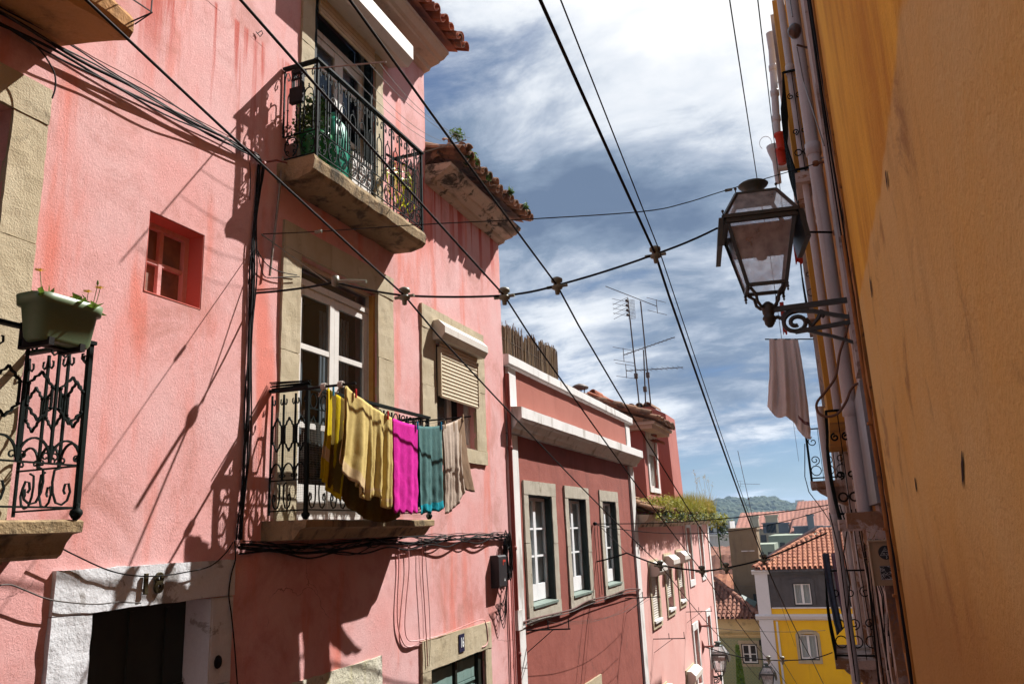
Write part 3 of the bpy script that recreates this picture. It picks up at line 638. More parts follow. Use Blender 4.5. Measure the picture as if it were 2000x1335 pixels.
m = MB(); FT.box(m, 5.33, 7.39, 4.255, 4.275, -.025, .025); FTn.box(m, PX+.01, XT-.026, 4.255, 4.275, -.025, .025); FTf.box(m, PX+.01, XT-.026, 4.255, 4.275, -.025, .025)
for p in ((XT, 5.36), (XT, 7.36)): m.box(p[0]-.012, p[0]+.012, p[1]-.012, p[1]+.012, 3.28, 4.254)
m.build('handrail', IRON, bt)
STEEL = mat('galvanised_rod', (.30, .28, .26), (.18, .12, .08), .45, 10, .7, bump=0, metal=.5)
for a, b in (((PX+.1, 5.36, 4.235), (-3.11, 5.36, 4.05)), ((PX+.1, 7.36, 4.25), (-3.24, 7.35, 4.29))): m = MB(); m.tube([a, b], .007, 6); m.build('clothes_rod', STEEL, bt)
m = MB()
for i, x in enumerate((-3.55, -3.42, -3.28, -3.18)):
    m.tube(sag((x, 5.36, 4.235+(x+4.1)*-.187), (x-.02, 7.355, 4.262+(x+4.1)*.047), .10+.05*(i % 2)), .0022, 4)
m.build('clothes_line', CABLEG, bt)
# --- LOWER BALCONY
XL = -3.82
m = MB(); FL.prism(m, [(-.02, .02), (.30, .02), (.33, .05), (.37, .10), (.42, .115), (.425, .165), (.41, .175), (-.02, .175)], 5.26, 7.46, 0, 34, .008, 9)
bl = m.build('balcony', OLDSTONE, ph); tag(bl, 'lower balcony hung with laundry, on a stained stone slab')
FB = Fr((XL, 0, 0), (0, 1, 0), (1, 0, 0)); FBn = Fr((0, 5.31, 0), (1, 0, 0), (0, 1, 0)); FBf = Fr((0, 7.42, 0), (1, 0, 0), (0, 1, 0))
m = MB(); rail_ogee(m, FB, 5.31, 7.42, .22, 1.22, 14, True); m.build('front_railing', IRON, bl)
m = MB(); rail_ogee(m, FBn, PX+.03, XL, .22, 1.22, 3); m.build('side_railing', IRON, bl)
m = MB(); rail_ogee(m, FBf, PX+.03, XL, .22, 1.22, 3); m.build('side_railing', IRON, bl)
m = MB(); FB.box(m, 5.28, 7.45, 1.215, 1.24, -.022, .022); FBn.box(m, PX+.01, XL-.023, 1.215, 1.24, -.022, .022); FBf.box(m, PX+.01, XL-.023, 1.215, 1.24, -.022, .022)
for p in ((XL, 5.31), (XL, 7.42)): m.box(p[0]-.014, p[0]+.014, p[1]-.014, p[1]+.014, .22, 1.214); finial(m, (p[0], p[1], .195))
for i in range(5): m.tube([(PX+.02, 5.30+rr.uniform(-.02, .02), 1.25+.012*i), (XL+.02, 5.30+rr.uniform(-.02, .02), 1.25+.008*i)], .006, 5)
m.build('handrail', IRON, bl)
for a, b, r_ in (((PX+.1, 5.29, 1.215), (-3.36, 5.30, 1.21), .011), ((PX+.1, 7.44, 1.20), (-3.33, 7.45, 1.20), .009)): m = MB(); m.tube([a, b], r_, 8); m.build('clothes_rod', BLACK, bl)
RAG = mat('rag_knot', (.50, .44, .38), (.35, .30, .26), .9, 30, .6, bump=.6)
m = MB()
for x in (-3.66, -3.50):
    for k in range(5): m.tube([Vector((x+.008*k-.016, 5.30+.02*math.cos(a), 1.215+.022*math.sin(a))) for a in [j*.785 for j in range(8)]], .007, 5, closed=True)
    m.tube([(x, 5.29, 1.2), (x-.03, 5.27, 1.13)], .006, 5)
m.build('rag_knots', RAG, bl)
OUT0, OUT1, IN0, IN1 = Vector((-3.47, 5.31, 1.20)), Vector((-3.42, 7.45, 1.20)), Vector((-3.64, 5.31, 1.20)), Vector((-3.62, 7.45, 1.20))
outer = lambda t: OUT0.lerp(OUT1, t)+Vector((0, 0, -.20*4*t*(1-t)))
inner = lambda t: IN0.lerp(IN1, t)+Vector((0, 0, -.16*4*t*(1-t)))
m = MB()
for f in (outer, inner): m.tube([f(i/30) for i in range(31)], .0022, 4)
m.build('clothes_line', CABLEG, bl)
m = MB()    # fine wire mesh tied to the ironwork
NETM = mat('fine_wire_netting', (.28, .26, .22), None, .6, bump=0)
for i in range(20): m.tube([(PX+.03+i*.019, 5.325, .20), (PX+.03+i*.019, 5.325, 1.05)], .0009, 3)
for i in range(45): m.tube([(PX+.03, 5.3252, .20+i*.019), (XL, 5.3252, .20+i*.019)], .0009, 3)
for i in range(108): m.tube([(XL+.012, 5.33+i*.0193, .20), (XL+.012, 5.33+i*.0193, .95)], .0009, 3)
for i in range(40): m.tube([(XL+.012, 5.33, .20+i*.019), (XL+.012, 7.40, .20+i*.019)], .0009, 3)
m.build('wire_netting', NETM, bl)
# --- LEFT BALCONY
XB = -3.70
m = MB(); FL.prism(m, [(-.02, -.03), (.34, -.03), (.37, -.01), (.40, .05), (.44, .09), (.505, .10), (.51, .155), (.49, .165), (-.02, .165)], .9, 3.17, 0, 24, .006, 5)
b3 = m.build('balcony', OLDSTONE, ph); tag(b3, 'balcony at the left edge carrying the green flower box')
F3 = Fr((XB, 0, 0), (0, 1, 0), (1, 0, 0)); F3n = Fr((0, 3.13, 0), (1, 0, 0), (0, 1, 0))
m = MB(); rail_ogee(m, F3, .93, 3.13, .20, 1.12, 12); m.build('front_railing', IRON, b3)
m = MB(); rail_ogee(m, F3n, PX+.03, XB, .20, 1.12, 3); m.build('side_railing', IRON, b3)
m = MB(); F3.box(m, .9, 3.155, 1.115, 1.135, -.02, .02); F3n.box(m, PX+.01, XB-.021, 1.115, 1.135, -.02, .02)
m.box(XB-.013, XB+.013, 3.117, 3.143, .19, 1.114); finial(m, (XB, 3.13, .185)); m.build('handrail', IRON, b3)
# --- TOP LEFT BALCONY
ORSTONE = mat('orange_stained_slab', (.46, .24, .085), (.38, .20, .08), .95, 3, .8, streak=(.05, .03, .015), samt=.5, stscale=(5, 5, 2), grime=(.02, .015, .01), gamt=.95, gthr=.56, gscale=3.5, bump=.7, bscale=50, bdist=.012, bump2=.4, b2scale=9)
m = MB(); FL.prism(m, [(-.02, 3.14), (.25, 3.11), (.45, 3.06), (.57, 3.03), (.61, 3.08), (.62, 3.16), (.60, 3.20), (-.02, 3.20)], .8, 3.14, 0, 26, .020, 7)
b4 = m.build('balcony', ORSTONE, ph); tag(b4, 'crumbling balcony slab in the top left corner')
m = MB(); X4 = -3.62
for k in range(9): m.tube([(X4, 1.0+k*.25, 3.2), (X4, 1.0+k*.25, 4.0)], .007, 4)
m.tube([(X4, .9, 4.0), (X4, 3.06, 4.0), (PX, 3.06, 4.0)], .012, 4); m.tube([(X4, .9, 3.2), (X4, 3.06, 3.2), (PX, 3.06, 3.2)], .007, 4)
m.build('railing', IRON, b4)

# ------------------------------------------------------------------ OXBLOOD HOUSE
BX = -4.25
STONEG = mat('grey_limestone', (.36, .325, .255), (.44, .40, .325), .93, 3, .7, streak=(.20, .18, .13), samt=.5, stscale=(9, 9, 1.5), grime=(.13, .10, .05), gamt=.7, gthr=.58, gscale=3, bump=.6, bscale=85, bdist=.008)
FW = Fr((BX, 0, 0), (0, 1, 0), (1, 0, 0))
bh = thing('brown_house', (BX, 14.6, ground_z(14.6)), 'oxblood stucco house with white cornices and three tall windows', 'house')
wins = [(11.52, 12.62, -1.06, .57), (13.55, 14.63, -1.08, .57), (15.85, 16.93, -1.08, .57)]
m = MB(); FW.wall(m, 10.62, 18.78, -6.4, 2.44, wins, .24, .4, .010)
m.quad((BX, 10.62, -6), (BX-7, 10.62, -6), (BX-7, 10.62, 2.44), (BX, 10.62, 2.44)); m.quad((BX, 18.78, -6), (BX-7, 18.78, -6), (BX-7, 18.78, 2.44), (BX, 18.78, 2.44))
m.quad((BX-7, 10.62, -6), (BX-7, 18.78, -6), (BX-7, 18.78, 2.44), (BX-7, 10.62, 2.44)); m.quad((BX-.2, 10.62, 1.9), (BX-7, 10.62, 1.9), (BX-7, 18.78, 1.9), (BX-.2, 18.78, 1.9))
m.quad((BX-.2, 10.62, 1.9), (BX-.2, 18.78, 1.9), (BX-.2, 18.78, 2.44), (BX-.2, 10.62, 2.44))
m.build('wall', BROWN, bh)
m = MB(); FW.wall(m, 11.12, 18.32, 1.76, 2.44, [], .2, .4, .004); 
for i in range(len(m.v)): m.v[i] = (m.v[i][0]+.03, *m.v[i][1:])
m.build('parapet_panel', mat('parapet_stucco', (.31, .092, .062), (.37, .125, .09), .92, 1.1, .7, streak=(.20, .06, .04), samt=.5, bump=.3, bscale=40), bh)
m = MB(); FW.rough(m, 10.70, 11.08, -5.2, 1.42, -.01, .05, .2, .004); m.build('pilaster', PILAS, bh)
m = MB(); FW.rough(m, 18.42, 18.80, -6.4, 1.42, -.01, .05, .2, .004); m.build('pilaster', PILAS, bh)
m = MB(); FW.rough(m, 10.80, 11.12, 1.80, 2.46, -.01, .05, .15, .003); m.build('pilaster', PILAS, bh)
m = MB(); FW.rough(m, 18.34, 18.72, 1.80, 2.46, -.01, .05, .15, .003); m.build('pilaster', PILAS, bh)
m = MB(); FW.prism(m, [(-.02, 1.44), (.10, 1.44), (.12, 1.50), (.16, 1.53), (.20, 1.60), (.24, 1.61), (.27, 1.64), (.27, 1.80), (-.02, 1.83)], 10.72, 18.98, 0, 40, .005); m.build('cornice', PILAS, bh)
m = MB(); FW.prism(m, [(-.24, 2.44), (.09, 2.44), (.11, 2.47), (.11, 2.60), (.08, 2.61), (-.24, 2.61)], 10.70, 18.86, 0, 40, .005); m.build('coping', PILAS, bh)
for i, h in enumerate(wins):
    m = MB(); surround(m, FW, h[0]-.20, h[1]+.22, -1.30, .78, *h, .03, seed=i*5+2)
    o = m.build('window', STONEG, bh); room(FW, bh, h[0], h[1], h[2], h[3], .245, DARKIN)
    m = MB(); FW.box(m, h[1]-.03, h[1]-.001, h[2], h[3], -.235, .012); FW.box(m, h[0]+.001, h[0]+.02, h[2], h[3], -.235, .012); FW.box(m, h[0]+.02, h[1]-.03, h[3]-.02, h[3]-.001, -.235, .010)
    m.build('reveal_lining', DKREV, o)
    m = MB(); FW.prism(m, [(-.20, h[2]+.0), (.05, h[2]-.035), (.05, h[2]+.002), (-.20, h[2]+.05)], h[0]-.02, h[1]+.02); m.build('sill', GREENSILL, o)
    a, b = h[0]+.02, h[1]-.03; c_ = (a+b)/2; z0, z1 = h[2]+.045, h[3]-.03; d = -.12
    m = MB()
    for s0, s1 in ((a, c_-.002), (c_+.002, b)):
        for q in ((s0, s0+.05, z0, z1), (s1-.05, s1, z0, z1), (s0+.05, s1-.05, z1-.05, z1), (s0+.05, s1-.05, z0, z0+.24)): FW.box(m, *q, d-.02, d+.025)
        for t in (.33, .66): FW.box(m, s0+.05, s1-.05, z0+.24+(z1-z0-.29)*t-.015, z0+.24+(z1-z0-.29)*t+.015, d-.015, d+.02)
    m.build('window_frame', FRESHW, o)
    m = MB(); m.quad(FW.P(a+.04, z0+.2, d), FW.P(b-.04, z0+.2, d), FW.P(b-.04, z1-.04, d), FW.P(a+.04, z1-.04, d)); m.build('pane', GLASS, o)
    m = MB(); k = 26
    for j in range(k):
        u = a+(b-a)*j/k; e = .02*(j % 2); f = .02*((j+1) % 2)
        m.quad(FW.P(u, z0, -.155-e), FW.P(u+(b-a)/k, z0, -.155-f), FW.P(u+(b-a)/k, z1, -.155-f), FW.P(u, z1, -.155-e))
    m.build('curtain', CURT, o)
# low opening at the foot of the oxblood wall
m = MB(); surround(m, FW, 13.75, 14.95, -4.7, -2.56, 13.97, 14.73, -4.6, -2.78, .03, sill=False); o = m.build('doorway', STONE, bh); m = MB(); FW.box(m, 13.97, 14.73, -4.8, -2.78, -.02, .006); m.build('door', DOORG, o)

def reeds():
    m = MB(); r = random.Random(4); n = 0; y = 10.72
    while y < 14.15:
        h = 3.24+.05*math.sin(y*7)+.07*noise.noise(Vector((y*2.3, 0, 0))); 
        if y > 13.2: h = 3.34-.0*y
        for _ in range(4):
            x = BX-.22-r.uniform(0, .06); dy = r.uniform(-.03, .03); hh = h+r.gauss(0, .045)
            if r.random() < .03: hh += .05
            m.tube([(x, y, 1.9), (x+r.uniform(-.02, .02), y+dy, hh)], .006, 4, r.choice((0, 1, 1, 2)))
        y += .0135
    for z in (2.2, 2.75, 3.02): m.tube([(BX-.215, 10.7, z), (BX-.215, 14.15, z)], .004, 4, 2)
    rc = [mat('dry_reed', (.24, .16, .085), (.32, .23, .13), .8, 9, .8, bump=0), mat('brown_reed', (.13, .080, .045), (.19, .12, .07), .8, 9, .8, bump=0), mat('dark_reed', (.06, .04, .025), (.10, .07, .04), .8, 9, .8, bump=0)]
    m.build('reed_screen', rc, label='dry brown reed screen standing behind the white coping of the oxblood house', cat='screen')
reeds()
# small vent cowl and a stub of wall on the oxblood roof
m = MB(); c_ = onX(1132, 760, -4.9); m.lathe([(.02, 0), (.10, .02), (.20, .01), (.21, .04), (.12, .10), (.02, .13)], c_, 14)
for k in range(4): m.tube([c_+Vector((.12*math.cos(k*1.57), .12*math.sin(k*1.57), .03)), c_+Vector((.09*math.cos(k*1.57), .09*math.sin(k*1.57), -.22))], .012, 5)
m.lathe([(.10, -.9), (.10, -.2), (.09, -.2)], c_, 12); m.build('roof_vent', mat('rusted_metal', (.06, .05, .045), (.14, .08, .05), .6, 8, .8, bump=.2), label='rusted round vent cowl on the roof behind the white coping', cat='vent')

# ------------------------------------------------------------------ ROSE TERRACED HOUSE with roof weeds
RX = -4.2
FR = Fr((RX, 0, 0), (0, 1, 0), (1, 0, 0))
rh = thing('pink_terraced_house', (RX, 21.8, ground_z(21.8)), 'pink house with three white shutter boxes, a tiled dormer and weeds on its eave', 'house')
rw = [(19.72, 20.55, -2.20, -1.02), (21.65, 22.45, -2.13, -.94), (23.50, 24.30, -2.08, -.90)]
dr = [(19.6, 20.5, -5.6, -3.9), (23.5, 24.6, -6.6, -4.1)]
m = MB(); FR.wall(m, 18.80, 25.0, -7.2, .22, rw+dr, .22, .5, .008)
m.quad((RX, 25, -7), (RX-7, 25, -7), (RX-7, 25, .3), (RX, 25, .3)); m.build('wall', PALEPINK, rh)
def shut_window(F, par, h, surr=.13, down=.8, box=True, stone=STONE):
    m = MB(); surround(m, F, h[0]-surr, h[1]+surr, h[2]-surr, h[3]+surr*1.6, *h, .03, seed=h[0], step=.15, amp=.003)
    o = m.build('window', stone, par); room(F, par, h[0], h[1], h[2], h[3], .225, DARKIN)
    if box:
        m = MB(); hexbox(m, F, h[0]-.08, h[1]+.10, h[3]-.12, h[3]+.20, .27); m.build('shutter_box', SHUTW, o)
    m = MB(); slats(m, F, h[0]+.02, h[1]-.02, h[3]-.1-(h[3]-h[2]-.1)*down, h[3]-.1, -.03, .055); m.build('roller_shutter', SHUTW, o)
    m = MB(); F.box(m, h[0]-.03, h[1]+.03, h[2]-.03, h[2]+.03, -.15, .075); m.build('sill', PILAS, o)
    if down < 1:
        m = MB()
        for q in ((h[0], h[0]+.05, h[2]+.03, h[3]), (h[1]-.05, h[1], h[2]+.03, h[3]), ((h[0]+h[1])/2-.03, (h[0]+h[1])/2+.03, h[2]+.03, h[3])): F.box(m, *q, -.16, -.11)
        m.build('window_frame', FRESHW, o); m = MB(); m.quad(F.P(h[0]+.05, h[2]+.03, -.13), F.P(h[1]-.05, h[2]+.03, -.13), F.P(h[1]-.05, h[3], -.13), F.P(h[0]+.05, h[3], -.13)); m.build('pane', DGLASS, o)
    return o
for i, h in enumerate(rw): shut_window(FR, rh, h, .16, (.96, .72, .66)[i])
shut_window(FR, rh, dr[0], .15, .9); shut_window(FR, rh, dr[1], .15, .8)
m = MB(); FR.prism(m, [(-.02, .02), (.05, .02), (.08, .10), (.22, .16), (.26, .22), (.30, .30), (-.02, .32)], 18.80, 25.05, 0, 20, .01); m.build('cornice', DIRTCORN, rh)
m = MB(); tiled(m, (RX+.36, 18.9, .36), (RX+.36, 25.0, .36), (-1, 0, .42), 6, .21, .36, 0, random.Random(9), .015)
m.quad((RX+.2, 18.8, .38), (RX+.2, 25.0, .38), (RX-5, 25, 2.6), (RX-5, 18.8, 2.6)); m.build('roof', TILEO, rh)
# dormer
DX = RX-.12
m = MB(); FD = Fr((DX, 0, 0), (0, 1, 0), (1, 0, 0)); hd = (21.30, 22.35, 1.05, 2.38)
FD.wall(m, 20.75, 22.75, .3, 2.62, [hd], .2, .5, .003); m.quad((DX, 20.75, .3), (DX-4, 20.75, .3), (DX-4, 20.75, 2.62), (DX, 20.75, 2.62)); m.quad((DX, 22.75, .3), (DX-4, 22.75, .3), (DX-4, 22.75, 2.62), (DX, 22.75, 2.62))
dm = m.build('dormer', ROSE, rh)
m = MB(); surround(m, FD, 21.12, 22.52, .92, 2.56, *hd, .03, step=.2, amp=.002); m.build('window_surround', PILAS, dm)
m = MB(); slats(m, FD, 21.31, 22.34, 1.95, 2.37, -.03, .055); m.build('roller_shutter', SHUTW, dm)
m = MB()
for k in range(6): FD.box(m, 21.32+k*.196, 21.36+k*.196, 1.06, 1.95, -.11, -.07)
FD.box(m, 21.3, 22.35, 1.06, 1.12, -.10, -.075); m.build('window_frame', PAINTW, dm)
m = MB(); FD.box(m, 21.3, 22.35, 1.05, 2.38, -.19, -.14); m.build('pane', DARKIN, dm)
m = MB(); m.box(DX-4, DX+.42, 20.35, 22.95, 2.62, 2.70); m.box(DX-4, DX+.34, 20.45, 22.88, 2.52, 2.62)
m.build('cornice', CORN, dm)
m = MB(); tiled(m, (DX+.50, 20.35, 2.72), (DX+.50, 22.90, 2.72), (-1, 0, .35), 8, .20, .36, 0, random.Random(19), .02)
for j in range(7): barrel(m, (DX+.35-j*.38, 20.32, 2.86+j*.14), (DX-.06-j*.38, 20.32, 3.0+j*.14), .12, .10, Vector((0, 0, 1)))
m.quad((DX+.4, 20.3, 2.70), (DX+.4, 22.95, 2.70), (DX-4, 22.95, 4.1), (DX-4, 20.3, 4.1)); m.quad((DX+.4, 20.3, 2.70), (DX-4, 20.3, 2.70), (DX-4, 20.3, 4.1), (DX-3.9, 20.3, 4.1)); m.build('dormer_roof', TILEO, rh)
# ridge tiles seen over the parapet between the reeds and the dormer
m = MB(); r = random.Random(31)
a = onX(1155, 768, -5.6); b = onX(1250, 835, -4.7)
for k in range(9):
    p = a.lerp(b, k/8); q = a.lerp(b, (k+1.15)/8); barrel(m, q, p, .17, .14, Vector((0, 0, 1)), .02)
for k in range(60):
    p = a.lerp(b, r.random())+Vector((r.uniform(-.1, .7), r.uniform(-.5, .1), 0)); p.z -= .05+.45*abs(p.x-a.x-.3)*.5+r.uniform(0, .3)
    barrel(m, p, p+Vector((-.32, r.uniform(-.08, .08), .16)), .08, .07, Vector((0, 0, 1)), .014)
m.quad(a+Vector((.1, -.4, -.25)), b+Vector((.4, -.2, -.35)), b+Vector((.2, .2, -1.2)), a+Vector((-.3, 0, -1.0)))
m.build('broken_ridge', TILE, rh)
# party wall with a coping of tiles
m = MB(); m.add([(RX-3.2, 24.7, .2), (RX-.08, 24.7, .2), (RX-.16, 24.7, 3.45), (RX-.62, 24.7, 3.72), (RX-3.2, 24.7, 3.80), (RX-3.2, 26.3, .2), (RX-.08, 26.3, .2), (RX-.16, 26.3, 3.45), (RX-.62, 26.3, 3.72), (RX-3.2, 26.3, 3.80)],
       [(0, 1, 2, 3, 4), (9, 8, 7, 6, 5), (1, 6, 7, 2), (2, 7, 8, 3), (3, 8, 9, 4), (0, 5, 6, 1)])
pw = m.build('chimney_wall', ROSE, rh)
m = MB()
for k in range(6): barrel(m, (RX-.70-k*.26, 24.62, 3.74), (RX-.70-k*.26, 26.3, 3.78), .135, .12, Vector((0, 0, 1)), .02)
m.build('coping_tiles', TILEO, pw)

# weeds along the eave: one continuous overgrown strip
m = MB(); r = random.Random(77)
for k in range(130):
    y = r.uniform(19.3, 30.2); x = RX+r.uniform(-.1, .40); q = .5+.5*noise.noise(Vector((y*.6, 3, 0)))
    gq = min(1, max(.3, (y-19)/6))
    leaves(m, (x, y, .46+.20*q), (.18, .24, .16+.14*q), 60, .06, r, .9, 0 if r.random() < .75 else 2)
    grass(m, Vector((x, y, .42)), 22, (.34+.55*q)*gq, (.16, .25), r, 2 if r.random() < .4 else 0, .006)
for k in range(90): leaves(m, (RX+.36, r.uniform(19.3, 29.9), .30), (.08, .2, .18), 26, .055, r, .5, 1 if r.random() < .5 else 0)
for k in range(9):
    p = Vector((RX+r.uniform(0, .4), r.uniform(26.0, 30.3), .5)); q = p+Vector((r.uniform(-.15, .3), r.uniform(-.2, .3), r.uniform(.7, 1.25))); m.tube([p, p.lerp(q, .5)+Vector((.02, 0, .05)), q], .004, 3, 2); leaves(m, q, (.06, .09, .12), 12, .035, r, .8, 2)
WYL = mat('yellow_green_weed', (.20, .22, .03), (.36, .34, .05), .7, 5, .8, bump=0, trans=.3)
m.build('roof_weeds', [WYL, DLEAF, YLEAF], label='thick strip of yellow green weeds and dry grass growing on the far pink eaves', cat='weeds', kind='stuff')

# ------------------------------------------------------------------ PALE PINK HOUSE beyond
FP = Fr((RX+.02, 0, 0), (0, 1, 0), (1, 0, 0))
pp = thing('pale_pink_house', (RX, 27.6, ground_z(27.6)), 'pale pink house with tall narrow windows at the far end of the left row', 'house')
pw_ = [(25.45, 26.15, -1.62, -.05), (27.95, 28.6, -1.60, -.02), (28.05, 28.70, -4.4, -2.95), (25.15, 25.85, -4.6, -3.05)]
m = MB(); FP.wall(m, 25.0, 30.3, -8.6, .22, pw_, .22, .5, .006); m.quad((RX, 30.3, -8.6), (RX-7, 30.3, -8.6), (RX-7, 30.3, .3), (RX+.02, 30.3, .22)); m.build('wall', PALEPINK, pp)
m = MB(); FP.prism(m, [(-.02, .04), (.05, .04), (.12, .14), (.24, .20), (.30, .34), (-.02, .36)], 25.06, 30.45, 0, 16, .01); m.build('cornice', DIRTCORN, pp)
m = MB(); m.quad((RX+.2, 25.0, .40), (RX+.2, 30.4, .40), (RX-5, 30.4, 2.4), (RX-5, 25.0, 2.4)); m.build('roof', TILEN, pp)
for h in pw_:
    m = MB(); surround(m, FP, h[0]-.15, h[1]+.15, h[2]-.18, h[3]+.2, *h, .03, seed=h[0], step=.2, amp=.002); o = m.build('window', PILAS, pp)
    m = MB(); FP.box(m, h[0], h[1], h[2], h[3], -.215, -.20); m.build('pane', DARKIN, o)
    m = MB(); FP.box(m, h[0], h[0]+.06, h[2], h[3], -.2, -.13); FP.box(m, (h[0]+h[1])/2-.03, (h[0]+h[1])/2+.03, h[2], h[3], -.2, -.15); m.build('window_frame', PAINTW, o)
m = MB(); FP.box(m, 30.05, 30.31, -8.6, .04, -.01, .03); m.build('pilaster', PILAS, pp)

# ------------------------------------------------------------------ YELLOW HOUSE across the end
YY = 42
FY = Fr((0, YY, 0), (1, 0, 0), (0, -1, 0))
YEL = mat('bright_yellow_stucco', (.90, .55, .010), (.84, .49, .012), .9, 1, .5, streak=(.5, .27, .02), samt=.3, bump=.2, bscale=20)
SLATE = mat('grey_slate_cladding', (.065, .062, .065), (.09, .085, .088), .6, 2, .5, bump=.1)
WHT = mat('white_lime_wash', (.72, .72, .74), (.66, .66, .68), .85, 1, .5, streak=(.4, .38, .35), samt=.3, bump=.1)
yh = thing('yellow_house', (0, YY, ground_z(YY)), 'bright yellow house with white corner pilaster and grey clad attic storey under a tiled roof', 'house')
yw1 = (-2.03, -1.19, -3.92, -2.90); yw2 = (-2.04, -1.20, -6.37, -5.22)
m = MB(); FY.wall(m, -3.72, 8, -11, -4.02, [(-2.04, -1.20, -6.37, -5.22), (.9, 1.74, -6.37, -5.22)], .2, 2, 0); m.quad((-3.72, YY, -11), (-3.72, YY+9, -11), (-3.72, YY+9, -4), (-3.72, YY, -4)); m.build('wall', YEL, yh)
m = MB(); FY.wall(m, -3.72, 8, -4.02, -2.26, [(-2.03, -1.19, -3.92, -2.90), (.9, 1.74, -3.92, -2.90)], .25, 2, 0); m.quad((-3.72, YY, -4.02), (-3.72, YY+9, -4.02), (-3.72, YY+9, -2.26), (-3.72, YY, -2.26))
u = -3.0
while u < 8:
    if not any(a-.2 < u < b+.2 for a, b in ((-2.03, -1.19), (.9, 1.74))): FY.box(m, u, u+.03, -4.0, -2.5, 0, .025)
    u += .42
m.build('attic_storey', SLATE, yh)
m = MB(); FY.box(m, -3.76, -3.10, -11, -4.56, .0, .10); FY.box(m, -3.74, -3.14, -4.40, -2.44, .0, .10); FY.prism(m, [(.0, -2.44), (.13, -2.44), (.16, -2.36), (.24, -2.30), (.24, -2.24), (0, -2.24)], -3.86, -3.04); m.build('corner_pilaster', WHT, yh)
m = MB(); FY.prism(m, [(0, -4.58), (.06, -4.58), (.14, -4.50), (.14, -4.42), (.22, -4.40), (.22, -4.34), (0, -4.30)], -3.90, 8); FY.box(m, -3.09, 8, -4.045, -3.99, 0, .06); m.build('string_course', WHT, yh)
m = MB(); FY.prism(m, [(0, -2.50), (.10, -2.50), (.20, -2.36), (.26, -2.34), (.26, -2.24), (0, -2.22)], -3.03, 8); m.build('eave_moulding', SLATE, yh)
for (a, b, c, d), arch in ((yw1, False), (yw2, True), ((.9, 1.74, -3.92, -2.90), False), ((.9, 1.74, -6.37, -5.22), True)):
    m = MB()
    if arch:
        FY.box(m, a-.12, a, c-.15, d, -.01, .05); FY.box(m, b, b+.12, c-.15, d, -.01, .05); FY.box(m, a, b, c-.15, c, -.01, .05)
        o_ = arc((a+b)/2, d-.04, (b-a)/2+.12, 170, 10, 10, ry=.26); i_ = arc((a+b)/2, d-.09, (b-a)/2, 180, 0, 10, ry=.12)
        for k in range(10): m.loft([[FY.P(*o_[k], .052), FY.P(*o_[k+1], .052), FY.P(*i_[k+1], .052), FY.P(*i_[k], .052)], [FY.P(*o_[k], -.01), FY.P(*o_[k+1], -.01), FY.P(*i_[k+1], -.01), FY.P(*i_[k], -.01)]], 0, False)
    else:
        FY.box(m, a-.14, a, c-.02, d+.1, -.01, .06); FY.box(m, b, b+.14, c-.02, d+.1, -.01, .06)
        o_ = arc((a+b)/2, d+.06, (b-a)/2+.18, 175, 5, 10, ry=.20); i_ = arc((a+b)/2, d+.0, (b-a)/2, 180, 0, 10, ry=.06)
        for k in range(10): m.loft([[FY.P(*o_[k], .08), FY.P(*o_[k+1], .08), FY.P(*i_[k+1], .08), FY.P(*i_[k], .08)], [FY.P(*o_[k], -.01), FY.P(*o_[k+1], -.01), FY.P(*i_[k+1], -.01), FY.P(*i_[k], -.01)]], 0, False)
    o = m.build('window', STONE if arch else SLATE, yh)
    m = MB()
    for q in ((a, a+.045, c, d+.02), (b-.045, b, c, d+.02), (a+.045, b-.045, c, c+.05), (a+.045, b-.045, d-.03, d+.02)): FY.box(m, *q, -.16, -.02)
    m.build('dark_frame', DOORG, o); m = MB()
    mc = (a+b)/2
    for q in ((a+.045, a+.10, c+.05, d-.03), (b-.10, b-.045, c+.05, d-.03), (mc-.055, mc+.055, c+.05, d-.03), (a+.10, mc-.055, d-.08, d-.03), (mc+.055, b-.10, d-.08, d-.03), (a+.10, mc-.055, c+.05, c+.11), (mc+.055, b-.10, c+.05, c+.11)): FY.box(m, *q, -.10, -.05)
    m.build('window_frame', FRESHW, o); m = MB(); m.quad(FY.P(a+.1, c+.1, -.08), FY.P(b-.1, c+.1, -.08), FY.P(b-.1, d-.05, -.08), FY.P(a+.1, d-.05, -.08)); m.build('pane', GLASS, o)
    m = MB(); k = 16
    for j in range(k):
        u = a+(b-a)*j/k; e = .02*(j % 2); m.quad(FY.P(u, c, -.17-e), FY.P(u+(b-a)/k, c, -.19+e), FY.P(u+(b-a)/k, d, -.19+e), FY.P(u, d, -.17-e))
    m.build('curtain', CURT, o)
m = MB(); o_ = arc(-1.55, -8.1, .95, 180, 0, 14, ry=.62); i_ = arc(-1.55, -8.1, .68, 180, 0, 14, ry=.42)
for k in range(14): m.loft([[FY.P(*o_[k], .05), FY.P(*o_[k+1], .05), FY.P(*i_[k+1], .05), FY.P(*i_[k], .05)], [FY.P(*o_[k], -.01), FY.P(*o_[k+1], -.01), FY.P(*i_[k+1], -.01), FY.P(*i_[k], -.01)]], 0, False)
for s in (-1, 1): FY.box(m, -1.55+s*.815-.135, -1.55+s*.815+.135, -11, -8.1, -.01, .05)
o = m.build('arched_doorway', STONE, yh); m = MB(); FY.box(m, -2.23, -.87, -11, -7.9, .002, .02); m.build('door', DOORG, o)
m = MB(); 
for x_ in (-2.93,): m.tube([(x_, YY-.16, -4.62), (x_, YY-.16, -11)], .05, 8)
m.build('downpipe', WHT, yh)
